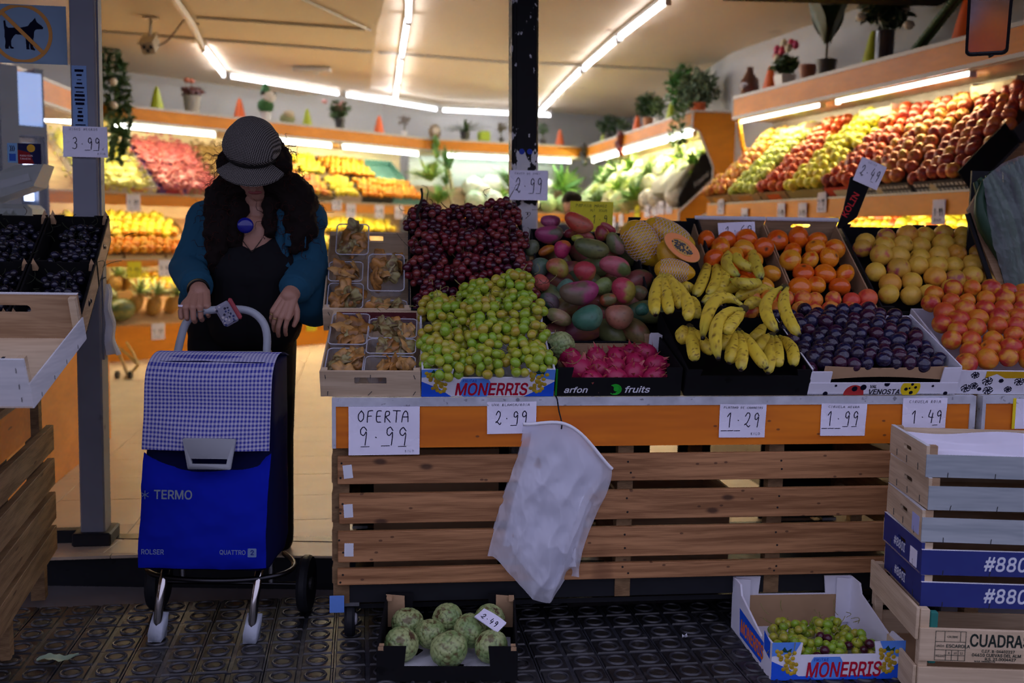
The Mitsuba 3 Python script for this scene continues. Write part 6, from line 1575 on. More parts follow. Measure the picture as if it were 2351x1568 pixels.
shelf_fill('shop_peach', 'peach', PEA, 'peaches on the left shelves', TL3(1.76), .60, .37, .037, PEACHB, 31, .02, .05)
shelf_fill('shop_peach', 'peach', PEA, 'peaches on the left shelves', TL3(1.76, .39), .40, .37, .037, PEACHB, 32, .02, .05)
shelf_fill('lemon', 'lemon', 'bright yellow lemon on the top tier of the left shelves', 'lemons on the left shelves', TL3(2.38), .36, .37, .031, LEMON, 33, .02, .05)
shelf_fill('lemon', 'lemon', 'bright yellow lemon on the top tier of the left shelves', 'lemons on the left shelves', TL3(2.17, .39), .36, .37, .031, LEMON, 34, .02, .05)
ORL = 'orange on the top tier of the left shelves'
shelf_fill('orange', 'orange', ORL, 'oranges on the left shelves', TL3(2.76), .90, .37, .036, ORANGE, 35, .02, .05)
shelf_fill('orange', 'orange', ORL, 'oranges on the left shelves', TL3(2.55, .39), .66, .37, .036, ORANGE, 36, .02, .05)
# --- left unit, middle tier
TL2 = lambda s, v=0.0: TRAY(UL, s, .005, 1.005, .6, 1.40) @ TR(0, v, 0)
for s, lab in ((-.35, 'first'), (.05, 'second'), (.45, 'third'), (2.0, 'fourth'), (2.5, 'fifth'), (3.0, 'sixth')):
    box_front(f'pale carton on the middle tier of the left shelves, {lab} from the entrance', TL2(s), .37, .66, .05, (.42, .33, .20))
LEM2 = 'yellow lemon on the middle tier of the left shelves'
shelf_fill('lemon', 'lemon', LEM2, 'lemons on the middle left tier', TL2(-.30, .26), 1.05, .42, .042, LEMON + ORANGE[2:], 41, .02, .04)
shelf_fill('orange', 'orange', 'orange on the middle tier of the left shelves', 'oranges on the middle left tier', TL2(-.30, .0), 1.05, .26, .040, ORANGE, 42, .02, .04)
shelf_fill('lemon', 'lemon', LEM2, 'lemons on the middle left tier', TL2(2.0, .05), .45, .62, .042, LEMON, 43, .03, .04)
shelf_fill('lemon', 'lemon', LEM2, 'lemons on the middle left tier', TL2(2.48, .42), 1.1, .26, .042, LEMON, 44, .02, .04)
put(thing('garlic_bag', 'pale net bag of garlic between the lemons on the middle left tier', 'garlic'), GY[0], TL2(.02, .40) @ TR(0, 0, .09) @ SC(1.3))
# --- left unit, bottom tier: pineapples, melons, oranges
TL1 = lambda s, v=0.0: TRAY(UL, s, .005, .425, .6, .80) @ TR(0, v, 0)


def blades(n, L, w, spread, seed, c0, c1, droop=.5, up=1.0, seg=5, z0=0.0, fold=.25):
    g = np.random.default_rng(seed); ms, cs = [], []
    for i in range(n):
        a = i * 2.39996 + g.normal(0, .2); sp_ = spread * (.35 + .65 * g.random()); l = L * g.uniform(.7, 1.1)
        t = np.linspace(0, 1, seg); r = l * np.sin(sp_) * t * (1 + droop * t); z = z0 + l * (np.cos(sp_) * t * up - droop * .6 * t * t * np.sin(sp_))
        wd = w * np.sin(math.pi * np.clip(t * .92 + .06, 0, 1)) ** .8
        d, e = np.array([math.cos(a), math.sin(a), 0]), np.array([-math.sin(a), math.cos(a), 0])
        mid = r[:, None] * d + z[:, None] * [0, 0, 1.0]
        P = np.vstack([mid - wd[:, None] * e + [0, 0, 1.0] * (wd * fold)[:, None], mid, mid + wd[:, None] * e + [0, 0, 1.0] * (wd * fold)[:, None]])
        f = []
        for k in range(2):
            for q in range(seg - 1):
                o = k * seg + q; f += [[o, o + 1, o + seg + 1], [o, o + seg + 1, o + seg]]
        ms.append((P, np.array(f))); cs.append(np.tile(mixc(c0, c1, np.array([g.random()])), (len(P), 1)))
    return cat(ms), np.vstack(cs)


def pine_body():
    v, f, az, th = dirs(4)
    k = np.abs(np.sin(az * 6.5 + v[:, 2] * 8)) * np.abs(np.sin(-az * 6.5 + v[:, 2] * 8))
    p = v * (1 + .07 * k)[:, None]; p[:, :2] *= .60
    c = mixc((.16, .10, .03), (.48, .24, .04), ss(.1, .7, k))
    return shape((p, f), 'satin', True, c)


PB = pine_body(); PC = shape(*(lambda q: (q[0], 'leaf', False, q[1]))(blades(26, .17, .012, .8, 5, (.10, .16, .05), (.36, .38, .16), .5)))
for i, (s, v, rx, wd) in enumerate(((.20, .20, 25, 'front'), (.36, .15, 15, 'front right'), (.55, .16, 30, 'rightmost'), (.12, .48, 20, 'back left'), (.30, .50, 10, 'back'))):
    k = thing('pineapple', f'brown pineapple with spiky crown on the bottom left tier, {wd}', 'pineapple', 'pineapples')
    M = TL1(s, v) @ TR(0, 0, .10) @ RM('x', -20 + rx)
    put(k + '__fruit', PB, M @ SC(.105, .105, .11)); put(k + '__crown', PC, M @ TR(0, 0, .10))
WMEL = var(2, lambda i: round_fruit(210 + i, (.03, .06, .02), (.14, .13, .03), 3, 0, 0, 1.25, bs=2.2))
for i, (s, v) in enumerate(((.02, .10), (-.18, .14), (-.06, .30))):
    put(thing('watermelon', f'dark green watermelon on the bottom left tier, {ORD[i]} from the pineapples', 'watermelon', 'watermelons'), WMEL[i % 2], TL1(s, v) @ TR(0, 0, .10) @ RM('y', 80) @ SC(.10))
shelf_fill('orange', 'orange', 'orange on the bottom tier of the left shelves', 'oranges on the bottom left tier', TL1(.36, .40), .60, .32, .043, LEMON + ORANGE[2:], 51, .02, .02)
shelf_fill('orange', 'orange', 'orange on the bottom tier of the left shelves', 'oranges on the bottom left tier', TL1(.66, .0), .40, .40, .043, LEMON + ORANGE[2:], 52, .02, .02)
box_front('tilted pale carton between the pineapples on the bottom left tier', TL1(.02, .36) @ RM('z', 8), .30, .2, .10, (.48, .34, .18))

# --- back unit: cabbages and greens
def cabbage(seed, c0, c1, ruff=.10):
    v, f, az, th = dirs(3)
    n = meshkit.fbm(v * 3 + seed * 7.7, 4, seed)
    p = v * (1 + ruff * (np.abs(n - .5) * 4 - .4) + .05 * np.sin(az * 5 + seed) * np.sin(th))[:, None]
    return shape((p, f), 'leaf', True, mixc(c0, c1, ss(.3, .7, n)))


CAB = var(3, lambda i: cabbage(600 + i, [(.40, .60, .42), (.55, .68, .58), (.30, .50, .22)][i], [(.62, .72, .60), (.72, .76, .70), (.46, .58, .30)][i]))
LET = var(3, lambda i: cabbage(610 + i, [(.16, .32, .03), (.30, .42, .06), (.42, .48, .16)][i], [(.36, .50, .06), (.48, .54, .14), (.60, .60, .34)][i], .22))
CAU = cabbage(620, (.62, .60, .46), (.74, .72, .62), .14)
GRN = var(3, lambda i: shape(*(lambda q: (q[0], 'leaf', False, q[1]))(blades(34, .26, .022, .9, 30 + i, [(.05, .16, .03), (.12, .26, .04), (.06, .14, .05)][i], [(.20, .36, .06), (.30, .44, .08), (.22, .34, .14)][i], .5))))
LEE = var(2, lambda i: (lambda q, w: shape(cat([q[0], w]), 'leaf', False, np.vstack([q[1], np.tile((.66, .66, .46), (len(w[0]), 1))])))(blades(8, .30, .022, .45, 40 + i, (.04, .16, .05), (.16, .30, .10), .5, z0=.28), tube([[0, 0, 0], [0, 0, .16], [0, 0, .32]], [.022, .02, .022], 8)))
TK = lambda s, v=0.0: TRAY(UK, s, .01, 1.53, .42, 1.85) @ TR(0, v, 0)
kk_ = 0
for s, v, z, shp, r, nm, lab in ((.16, .08, .06, GRN[0], 1, 'leafy_greens', 'bunch of dark leafy greens'), (.12, .36, .18, GRN[1], 1.1, 'leafy_greens', 'tall bunch of light greens'), (.34, .10, .05, LEE[0], .9, 'leek', 'leek with green leaves'), (.40, .34, .10, LEE[1], 1.1, 'leek', 'tall leek with green leaves'),
                               (.62, .12, .10, CAB[0], .12, 'cabbage', 'pale green cabbage'), (.66, .36, .12, CAB[1], .13, 'cabbage', 'white cabbage'), (.86, .12, .10, CAB[1], .125, 'cabbage', 'white cabbage'), (.90, .38, .14, CAB[1], .13, 'cabbage', 'large white cabbage'), (1.10, .10, .09, CAB[0], .11, 'cabbage', 'pale green cabbage'),
                               (1.14, .40, .12, GRN[2], 1.1, 'leafy_greens', 'bunch of blue-green greens'), (1.34, .12, .10, CAB[1], .12, 'cabbage', 'white cabbage'), (1.40, .40, .14, CAB[1], .14, 'cabbage', 'large white cabbage'), (1.58, .12, .09, CAB[2], .11, 'cabbage', 'yellow-green cabbage'), (1.62, .38, .12, CAB[1], .13, 'cabbage', 'white cabbage'),
                               (1.80, .14, .08, CAB[2], .10, 'cabbage', 'yellow-green cabbage'), (1.84, .36, .12, GRN[0], 1.2, 'leafy_greens', 'tall bunch of dark greens'), (1.97, .20, .05, LEE[0], 1.2, 'leek', 'tall leek with green leaves'), (1.0, .25, .05, GRN[1], .7, 'leafy_greens', 'small bunch of light greens'), (.76, .24, .16, CAU, .08, 'cauliflower', 'white cauliflower')):
    k = thing(nm, f'{lab} on the back shelves, {ORD[min(int(s / .14), 14)]} place from the left, {"upper" if v > .3 else "lower"} row', nm.replace('_', ' '))
    put(k, shp, TK(s, v) @ TR(0, 0, z) @ RM('z', 37.0 * kk_) @ RM('x', -25 if nm in ('leek', 'leafy_greens') else 0) @ SC(r)); kk_ += 1
# --- right rear unit: lettuces, celery, leeks
TB = lambda s, v=0.0: TRAY(UB, s, -.07, 1.53, .40, 2.0) @ TR(0, v, 0)
g_ = np.random.default_rng(12)
for i in range(11):
    for j, v in enumerate((.08, .25, .42, .58)):
        s = .22 + i * .33 + g_.normal(0, .03); q = int(g_.integers(10))
        if i > 7 and j < 2: shp, r, nm, cl, lab = CAU, .095, 'cauliflower', 'cauliflower', 'whitish cauliflower'
        elif q < 5: shp, r, nm, cl, lab = LET[int(g_.integers(3))], .13, 'lettuce', 'lettuce', 'frilly lettuce'
        elif q < 8: shp, r, nm, cl, lab = GRN[int(g_.integers(3))], .95, 'leafy_greens', 'leafy greens', 'bunch of greens'
        else: shp, r, nm, cl, lab = CAB[2], .12, 'cabbage', 'cabbage', 'green cabbage'
        k = thing(nm, f'{lab} on the right rear shelves, {ORD[i]} from the back corner, {["bottom", "second", "third", "top"][j]} row', cl)
        put(k, shp, TB(s, v) @ TR(0, 0, .085) @ RM('z', float(g_.uniform(0, 360))) @ SC(r))
for i in range(7):
    k = thing('celery', f'white celery stalk lying across the front of the right rear shelves, {ORD[i]} from the street', 'celery')
    put(k, shape(tube(smooth_path([[0, 0, 0], [.03, .2, .03], [.0, .42, .02]], 8), [.03, .034, .034, .03, .028, .024, .02, .012], 8), 'leaf', True, (.62, .62, .46)), TB(3.62 - .09 * i, .05) @ TR(0, 0, .15) @ RM('z', float(g_.normal(12, 6))))
en = thing('fruit_crate', 'black carton with white handwriting at the street end of the right rear shelves', 'crate')
part(en, 'side_panel', xf(prism([(-.08, 1.54), (.33, 1.88), (.23, 2.06), (.10, 2.0), (-.10, 1.62)], .006), UB @ basis([3.728, 0, 0], [0, 1, 0], [0, 0, 1.0], [1.0, 0, 0])), 'black_card')
letters(en, 'lettering', 'Amoros!', .035, UB @ basis([3.736, .05, 1.72], unit([0, .77, .64]), unit([0, -.64, .77]), [1.0, 0, 0]), (.6, .6, .6), .0006, False, .9, .3)
part(en, 'floor', xf(bx(0, .25, 0, .5, 0, .004), TB(3.47)), 'black_card')
# --- right front unit: apples in columns
TR_ = lambda s, v=0.0: TRAY(UR, s, -.175, 1.535, .34, 2.02) @ TR(0, v, 0)
for s, w, shp, lab, col, pc in ((.04, .36, AP_B[:1] + PEACHB[:2], 'golden', (.30, .18, .08), (.60, .30, .05)), (.42, .40, AP_G, 'pale green', (.32, .22, .12), (.45, .2, .05)), (.84, .34, AP_R, 'red', (.26, .16, .08), (.55, .10, .02)), (1.20, .42, AP_Y, 'bright yellow', (.24, .20, .08), None),
                                (1.64, .34, AP_R[1:] + AP_D, 'dark red', (.40, .05, .03), (.5, .45, .3)), (2.0, .44, AP_B, 'orange-red', (.05, .05, .05), None), (2.46, .44, AP_B + AP_D, 'brown-red', (.04, .04, .045), None)):
    for row, v in (('front', 0.0), ('back', .37)):
        k = box_front(f'carton of {lab} apples on the right front shelves, {row} row', TR_(s, v), w, .355, .085, col, printc=pc if v == 0 else None)
        if s >= 2.0 and v == 0:
            for x in np.arange(.02, w - .02, .032):
                for z in (.018, .052):
                    part(k, 'check_print', xf(bx(x, x + .018, -.0012, 0, z, z + .018), TR_(s)), 'matte', color=(.62, .60, .52))
            part(k, 'emblem', xf(prism(Point(.16, .04).buffer(.028), .0012), TR_(s) @ basis([0, -.0005, 0], [1, 0, 0], [0, 0, 1.0], [0, -1.0, 0])), 'matte', color=(.62, .52, .30))
    shelf_fill('apple', 'apple', f'{lab} apple on the right front shelves', f'{lab} apples', TR_(s - .02), w + .03, .74, .0415, shp, 60 + int(s * 10), .025, .055)
sp2 = thing('fruit_crate', 'black carton side with two rows of white squares at the right edge of the photo', 'crate')
part(sp2, 'side_panel', xf(bx(2.90, 2.908, .0, .37, .0, .13), TR_(0.0) @ TR(0, -.02, .02)), 'black_card')
for v in np.arange(.03, .35, .036):
    for z in (.03, .075):
        part(sp2, 'check_print', xf(bx(2.8985, 2.900, v, v + .022, z, z + .024), TR_(0.0) @ TR(0, -.02, .02)), 'matte', color=(.66, .68, .72))
TR2 = lambda s, v=0.0: TRAY(UR, s, -.29, 1.055, .24, 1.38) @ TR(0, v, 0)
shelf_fill('apple', 'apple', 'apple on the lower tier of the right front shelves', 'apples on the lower right tier', TR2(.1, .36), 3.0, .27, .043, AP_Y + ORANGE[:1] + AP_R[:1] + PEACHB[2:3], 71, .02, .02)
# empty wooden crates stacked behind the apples
for s, v, lab in ((.42, .62, 'far'), (1.35, .66, 'middle'), (2.35, .70, 'near')):
    k = thing('wooden_crate', f'empty pale wooden crate tucked under the right front canopy, {lab} one', 'crate')
    M = TR_(s, v) @ TR(0, -.02, .13) @ RM('x', -38)
    for nm, m in (('floor', bx(0, .34, 0, .2, 0, .006)), ('front_panel', bx(0, .34, -.006, 0, 0, .055)), ('back_panel', bx(0, .34, .2, .206, 0, .055)), ('side_panel', bx(0, .01, 0, .2, 0, .07)), ('side_panel', bx(.33, .34, 0, .2, 0, .07))):
        part(k, nm, xf(m, M), 'crate_wood')
# --- price tags on the bands
def tag(U, s, z, w, h, lab, yellow=False, t=-.008):
    sign(lab, U @ TR(s - w / 2, t, z - h) @ basis([0, 0, 0], [1, 0, 0], [0, 0, 1.0], [0, -1.0, 0]), w, h, [('1.99', w * .15, h * .35, h * .3, w * .18, .0028), ('KILO', w * .2, h * .12, h * .1, w * .13, .0014)], 'yellow_paper' if yellow else 'paper', 'price_tag')


for s, z, y, lab in ((0.14, 1.596, 0, 'white tag on the middle left band, first from the entrance'), (2.416, 1.667, 0, 'white tag on the middle left band, behind the woman'), (2.608, 1.591, 0, 'white tag on the middle left band, above the mushrooms'), (3.006, 1.594, 0, 'white tag on the middle left band, near its far end'), (3.293, 1.594, 0, 'white tag at the far end of the middle left band'), (0.132, 0.996, 1, 'yellow tag on the lower left band'), (0.433, 1.006, 0, 'white tag on the lower left band'), (0.349, 0.424, 0, 'white tag on the left base board'), (2.077, 0.398, 1, 'yellow tag on the left base board')):
    tag(UL, s, z, .13, .15, lab, bool(y))
for s, z, y, lab in ((0.245, 1.593, 0, 'white tag on the right front band, first from the back'), (0.612, 1.499, 0, 'white tag on the right front band, second from the back'), (1.112, 1.524, 0, 'white tag on the right front band, third from the back'), (1.373, 1.517, 0, 'curled white tag on the right front band, fourth from the back'), (1.591, 1.582, 0, 'white tag hanging highest on the right front band'), (2.679, 1.5, 0, 'large blank white tag on the right front band')):
    tag(UR, s, z, .10, .13, lab, bool(y), -.21)
for s, z, y, lab in ((1.719, 1.504, 0, 'white tag on the right rear band, farthest back'), (2.016, 1.513, 0, 'white tag on the right rear band, second from the back'), (2.572, 1.588, 1, 'yellow tag on the right rear band'), (2.893, 1.588, 0, 'tilted white tag right of the yellow tag'), (3.116, 1.602, 0, 'narrow white tag on the right rear band'), (3.305, 1.609, 0, 'white tag on the right rear band, second from the street'), (3.523, 1.61, 0, 'white tag on the right rear band, nearest the street')):
    tag(UB, s, z, .17, .12, lab, bool(y), -.11)

# ================================================================== things on top of the shelves
SH = 2.38
CONE = {c: shape(lathe([(.0, 0), (.062, 0), (.06, .012), (.022, .175), (.012, .20), (0, .205)], 22), 'satin', 40, color=col) for c, col in (('lime green', rgb(165, 180, 40)), ('orange', rgb(215, 95, 35)))}


def cone(U, s, c, where, sc=1.0, t=.16):
    put(thing('plastic_cone', f'{c} plastic cone on the {where}', 'cone', None), CONE[c], U @ TR(s, t, SH) @ SC(sc))


def pot(k, M, r, h, col):
    part(k, 'pot', xf(lathe([(0, 0), (r * .72, 0), (r, h), (r * .9, h), (r * .86, h - .01), (0, h - .012)], 22), M), 'satin', 40, color=col)


def leafball(n, R, lw, seed, c0, c1, flat=1.0, up=0.0):
    g = np.random.default_rng(seed); ms, cs = [], []
    for i in range(n):
        d = g.normal(size=3); d /= np.linalg.norm(d); o = d * R * g.uniform(.35, 1) * [1, 1, flat]; o[2] += up
        a = unit(d + g.normal(0, .6, 3)); b = unit(np.cross(a, g.normal(size=3))); l = lw * g.uniform(.7, 1.3)
        nn = np.cross(a, b)
        ms.append((np.array([o - a * l, o + b * l * .45 + nn * l * .15, o + a * l, o - b * l * .45 + nn * l * .15]), np.array([[0, 1, 2], [0, 2, 3]])))
        cs.append(np.tile(mixc(c0, c1, np.array([g.random()])), (4, 1)))
    return cat(ms), np.vstack(cs)


def plant(label, U, s, pr_, ph, pc, fol, t=.16, extra=None, name='potted_plant'):
    k = thing(name, label, 'plant'); M = U @ TR(s, t, SH)
    pot(k, M, pr_, ph, pc)
    part(k, 'foliage', xf(fol[0], M @ TR(0, 0, ph)), 'leaf', False, fol[1])
    part(k, 'stem', xf(tube([[0, 0, ph - .02], [0, 0, ph + .09]], .006, 5), M), 'matte', color=(.05, .06, .02))
    if extra is not None:
        for nm, m, c in extra: part(k, nm, xf(m, M @ TR(0, 0, ph)), 'satin', True, color=c)
    return k


def blooms(n, R, z, r, seed):
    g = np.random.default_rng(seed)
    return [xf(ico(1), TR(g.normal(0, R), g.normal(0, R * .7), z + g.normal(0, R * .8)) @ SC(r, r, r * .8)) for _ in range(n)]


DG, MG_, LG = (.012, .035, .012), (.04, .09, .02), (.10, .17, .05)
cone(UL, .477, 'lime green', 'left shelf, first cone from the entrance', 1.05); cone(UL, 1.353, 'orange', 'left shelf, behind the grey cap'); cone(UL, 2.165, 'lime green', 'left shelf, beside the round figurine', .9); cone(UL, 3.143, 'orange', 'left shelf, near its far end')
plant('dark red plant in a grey pot on the left shelf', UL, .836, .085, .17, rgb(135, 130, 120), leafball(130, .10, .03, 1, (.05, .012, .012), (.12, .03, .02), .45, .04), extra=[('bloom', m, (.35, .08, .03)) for m in blooms(2, .03, .13, .03, 1)])
plant('pink roses in a black pot on the left shelf', UL, 2.593, .055, .12, (.012, .012, .014), leafball(170, .12, .032, 2, DG, MG_, .9, .10), extra=[('bloom', m, (.60, .28, .26)) for m in blooms(7, .06, .12, .032, 2)])
plant('small dark plant in a white pot near the far end of the left shelf', UL, 3.52, .035, .07, (.6, .6, .6), leafball(60, .07, .022, 3, (.06, .03, .02), (.10, .08, .04), .9, .12))
fgm = thing('figurine', 'soft toy figurine with a white face, green hat and green body on the left shelf', 'figurine'); M = UL @ TR(1.656, .16, SH)
part(fgm, 'pot', xf(lathe([(0, 0), (.045, 0), (.055, .10), (0, .10)], 18), M), 'satin', 40, color=(.6, .6, .6))
part(fgm, 'body', xf(ico(3), M @ TR(0, 0, .16) @ SC(.085, .07, .075)), 'cloth', True, color=(.03, .09, .03))
part(fgm, 'head', xf(ico(3), M @ TR(.02, -.03, .245) @ SC(.07, .065, .062)), 'cloth', True, color=(.60, .56, .50))
part(fgm, 'hat', xf(lathe([(.055, 0), (.05, .04), (.02, .10), (0, .12)], 16), M @ TR(.0, 0, .275)), 'cloth', True, color=(.04, .12, .05))
for x in (-.045, .085):
    part(fgm, 'ear', xf(ico(2), M @ TR(x, -.02, .285) @ SC(.022)), 'cloth', True, color=(.02, .02, .02))
fg2 = thing('figurine', 'squat beige green figurine on the left shelf', 'figurine'); M = UL @ TR(1.919, .16, SH)
part(fg2, 'body', xf(ico(3), M @ TR(0, 0, .055) @ SC(.085, .06, .055)), 'cloth', True, color=(.22, .24, .12)); part(fg2, 'head', xf(ico(3), M @ TR(0, -.02, .10) @ SC(.06, .05, .04)), 'cloth', True, color=(.50, .42, .28))
fg3 = thing('figurine', 'brown owl figurine with a pale face on the back shelf', 'figurine'); M = UK @ TR(.152, .16, SH)
part(fg3, 'body', xf(ico(3), M @ TR(0, 0, .085) @ SC(.07, .06, .09)), 'cloth', True, color=(.16, .11, .06)); part(fg3, 'face', xf(ico(2), M @ TR(0, -.05, .10) @ SC(.045, .02, .045)), 'cloth', True, color=(.6, .55, .46))
pl = thing('potted_plant', 'small palm with arching leaves in a black pot on the back shelf', 'plant'); M = UK @ TR(.533, .16, SH); pot(pl, M, .06, .11, (.012, .012, .014))
q = blades(16, .24, .02, 1.1, 9, DG, MG_, .7); part(pl, 'foliage', xf(q[0], M @ TR(0, 0, .10)), 'leaf', False, q[1])
single('lime_cushion', 'rounded lime green block on the back shelf', 'ornament', xf(cbx(-.07, .07, -.05, .05, 0, .13, .02), UK @ TR(.772, .16, SH)), 'satin', color=rgb(160, 185, 30))
plant('small bushy plant in a dark pot left of the black post on the back shelf', UK, .998, .035, .06, (.03, .03, .03), leafball(60, .07, .022, 4, (.05, .04, .02), (.10, .08, .03), .9, .12))
plant('small dark plant right of the black post on the back shelf', UK, 1.548, .04, .07, (.02, .02, .02), leafball(80, .08, .024, 5, DG, MG_, 1, .12))
cone(UK, 1.779, 'orange', 'back shelf, right of the black post')
plant('dark round plant in a black pot at the back of the right rear shelf', UB, .47, .06, .10, (.02, .02, .02), leafball(160, .15, .035, 6, DG, (.02, .06, .02), .8, .12)); cone(UB, .25, 'lime green', 'right rear shelf, farthest back', .8)
plant('small plant in a white pot on the right rear shelf, beside the dark round plant', UB, 1.11, .07, .08, (.55, .55, .55), leafball(60, .09, .03, 7, DG, MG_, .8, .07)); cone(UB, 1.62, 'orange', 'right rear shelf')
plant('dark bushy plant in a terracotta pot on the right rear shelf', UB, 2.0, .06, .13, (.36, .13, .05), leafball(200, .14, .04, 8, DG, (.03, .08, .02), 1, .12))
plant('light green plant in a white pot on the right rear shelf', UB, 2.35, .06, .09, (.6, .6, .6), leafball(120, .12, .03, 9, (.08, .14, .05), LG, .9, .10)); cone(UB, 2.72, 'lime green', 'right rear shelf, beside the large bush')
plant('large bright green bush in a white pot on the right rear shelf', UB, 3.02, .065, .12, (.62, .62, .62), leafball(420, .17, .034, 10, (.02, .09, .02), (.06, .20, .03), 1.25, .18))
k = plant('variegated trailing plant in an orange pot at the street end of the right rear shelf', UB, 3.45, .08, .10, rgb(200, 90, 40), leafball(420, .19, .045, 11, (.03, .07, .03), (.20, .26, .16), .9, .12))
for i in range(7):
    p = smooth_path([[.05 * i - .1, -.1, .1], [.05 * i - .1 + .05, -.22, .0], [.06 * i - .1, -.24, -.2], [.05 * i - .08, -.22, -.28 - .05 * (i % 3)]], 10)
    lv = []
    for j in range(2, 10):
        lv += [xf(leafball(2, .02, .035, i * 20 + j, DG, LG)[0], TR(p[j]))]
    part(k, 'trailing_stem', xf(cat([tube(p, .003, 4)] + lv), UB @ TR(3.5, .16, SH)), 'leaf', False, color=(.05, .11, .03))
jg = thing('jug', 'dark brown jug between the right shelves', 'jug'); M = UR @ TR(-.05, .16, SH)
part(jg, 'body', xf(lathe([(0, 0), (.05, 0), (.075, .07), (.07, .14), (.03, .19), (.022, .23), (.026, .24), (0, .24)], 22), M), 'gloss', True, color=(.07, .025, .02)); part(jg, 'handle', xf(tube(smooth_path([[-.025, 0, .21], [-.07, 0, .2], [-.075, 0, .13]], 10), .007, 6), M), 'gloss', True, color=(.07, .025, .02))
cone(UR, .26, 'orange', 'right front shelf, beside the tulips', 1.0)
tu = thing('potted_plant', 'red and white tulips in a white square pot on the right front shelf', 'plant'); M = UR @ TR(.50, .14, SH)
part(tu, 'pot', xf(hull([[a * .045, b * .045, 0] for a in (-1, 1) for b in (-1, 1)] + [[a * .06, b * .06, .10] for a in (-1, 1) for b in (-1, 1)]), M), 'satin', color=(.6, .6, .6))
q = leafball(120, .10, .04, 12, DG, MG_, .7, .08); part(tu, 'foliage', xf(q[0], M @ TR(0, 0, .09)), 'leaf', False, q[1])
for i, (x, y, z) in enumerate(((-.08, -.03, .22), (-.04, -.05, .26), (.0, -.02, .30), (.03, -.05, .24), (.07, .0, .29), (.10, -.04, .25), (-.10, .02, .17), (.13, .0, .27), (.0, -.07, .19))):
    part(tu, 'tulip', xf(lathe([(.0, -.03), (.022, -.015), (.025, .01), (.014, .035), (0, .03)], 10), M @ TR(x, y, z + .02)), 'satin', True, color=[(.45, .02, .06), (.40, .03, .10), (.66, .62, .42)][i % 3 if i != 4 else 0], label=None)
te = thing('flower_pot', 'empty terracotta pot on the right front shelf', 'flower pot'); pot(te, UR @ TR(.80, .14, SH), .065, .125, (.20, .065, .03))
bl = thing('potted_plant', 'plant with three huge dark leaves in a black pot on the right front shelf', 'plant'); M = UR @ TR(1.03, .14, SH); pot(bl, M, .072, .125, (.02, .018, .018))
part(bl, 'stem', xf(tube(smooth_path([[0, 0, .1], [.0, 0, .22], [.01, .0, .34]], 8), .009, 6), M), 'matte', color=(.05, .04, .02))
for a, L, w, tl in ((-40, .36, .10, 12), (60, .40, .11, 24), (170, .34, .10, 20)):
    lfm = grid(7, 12, lambda u, v: np.stack([(u - .5) * 2 * w * np.sin(math.pi * np.clip(v * .93 + .05, 0, 1)) ** .7, .02 + L * .35 * v, L * v + .10 * np.abs(u - .5) - .05 * v * v], 1))
    part(bl, 'leaf', xf(lfm, M @ TR(0, 0, .22) @ RM('z', a)), 'leaf', True, color=(.012, .03, .012))
cone(UR, 1.46, 'lime green', 'right front shelf, behind the dark vase', 1.2, .2)
vs = thing('vase', 'dark vase of white flowers and dark leaves on the right front shelf', 'vase'); M = UR @ TR(1.66, .14, SH); part(vs, 'vase', xf(lathe([(0, 0), (.055, 0), (.06, .20), (.05, .20), (0, .19)], 20), M), 'gloss', 40, color=(.012, .014, .03))
q = leafball(260, .17, .05, 14, (.010, .025, .012), (.02, .05, .02), 1.1, .20); part(vs, 'foliage', xf(q[0], M @ TR(0, 0, .18)), 'leaf', False, q[1])
for m in blooms(4, .12, .32, .035, 5): part(vs, 'flower', xf(m, M), 'satin', True, color=(.62, .56, .46))
cl = thing('climbing_plant', 'dark climbing plant with round leaves lying along the right front shelf', 'plant')
ms = []
g_ = np.random.default_rng(2)
for i in range(22):
    for sd2 in (-1, 1):
        o = np.array([2.02 + .017 * i, .10 + .02 * sd2, SH + .02 + .012 * i]); ms.append(xf(ico(1), TR(o) @ SC(.022, .018, .02)))
part(cl, 'leaves', xf(cat(ms), UR), 'leaf', True, color=(.02, .08, .03)); labels[cl + '__leaves'] = {'kind': 'stuff'}
part(cl, 'stem', xf(tube([[2.02, .10, SH + .02], [2.38, .10, SH + .27]], .012, 6), UR), 'matte', color=(.015, .02, .012))
cone(UR, 2.40, 'orange', 'right front shelf, half hidden by the mirror', 1.7)
iv = thing('hanging_plant', 'trailing ivy with white blossoms hanging beside the aluminium post', 'plant')
for i in range(6):
    p = smooth_path([[.02 + .03 * i, -.03, 2.95 - .1 * (i % 2)], [.0 + .04 * i, -.06, 2.6], [.03 + .035 * i, -.08, 2.3], [.02 + .03 * i, -.06, 2.0 + .08 * (i % 3)]], 16) - [.12, 0, .12]
    q = [leafball(4, .03, .045, i * 30 + j, DG, MG_) for j in range(16)]
    part(iv, 'strand', xf(cat([tube(p, .004, 4)] + [xf(a[0], TR(p[j])) for j, a in enumerate(q)]), UL), 'leaf', False, color=[(.012, .04, .012), (.02, .06, .02), (.03, .07, .02)][i % 3])
for z in (2.55, 2.35): part(iv, 'blossom', xf(ico(2), UL @ TR(-.06, -.09, z) @ SC(.035)), 'leaf', True, color=(.6, .56, .46))
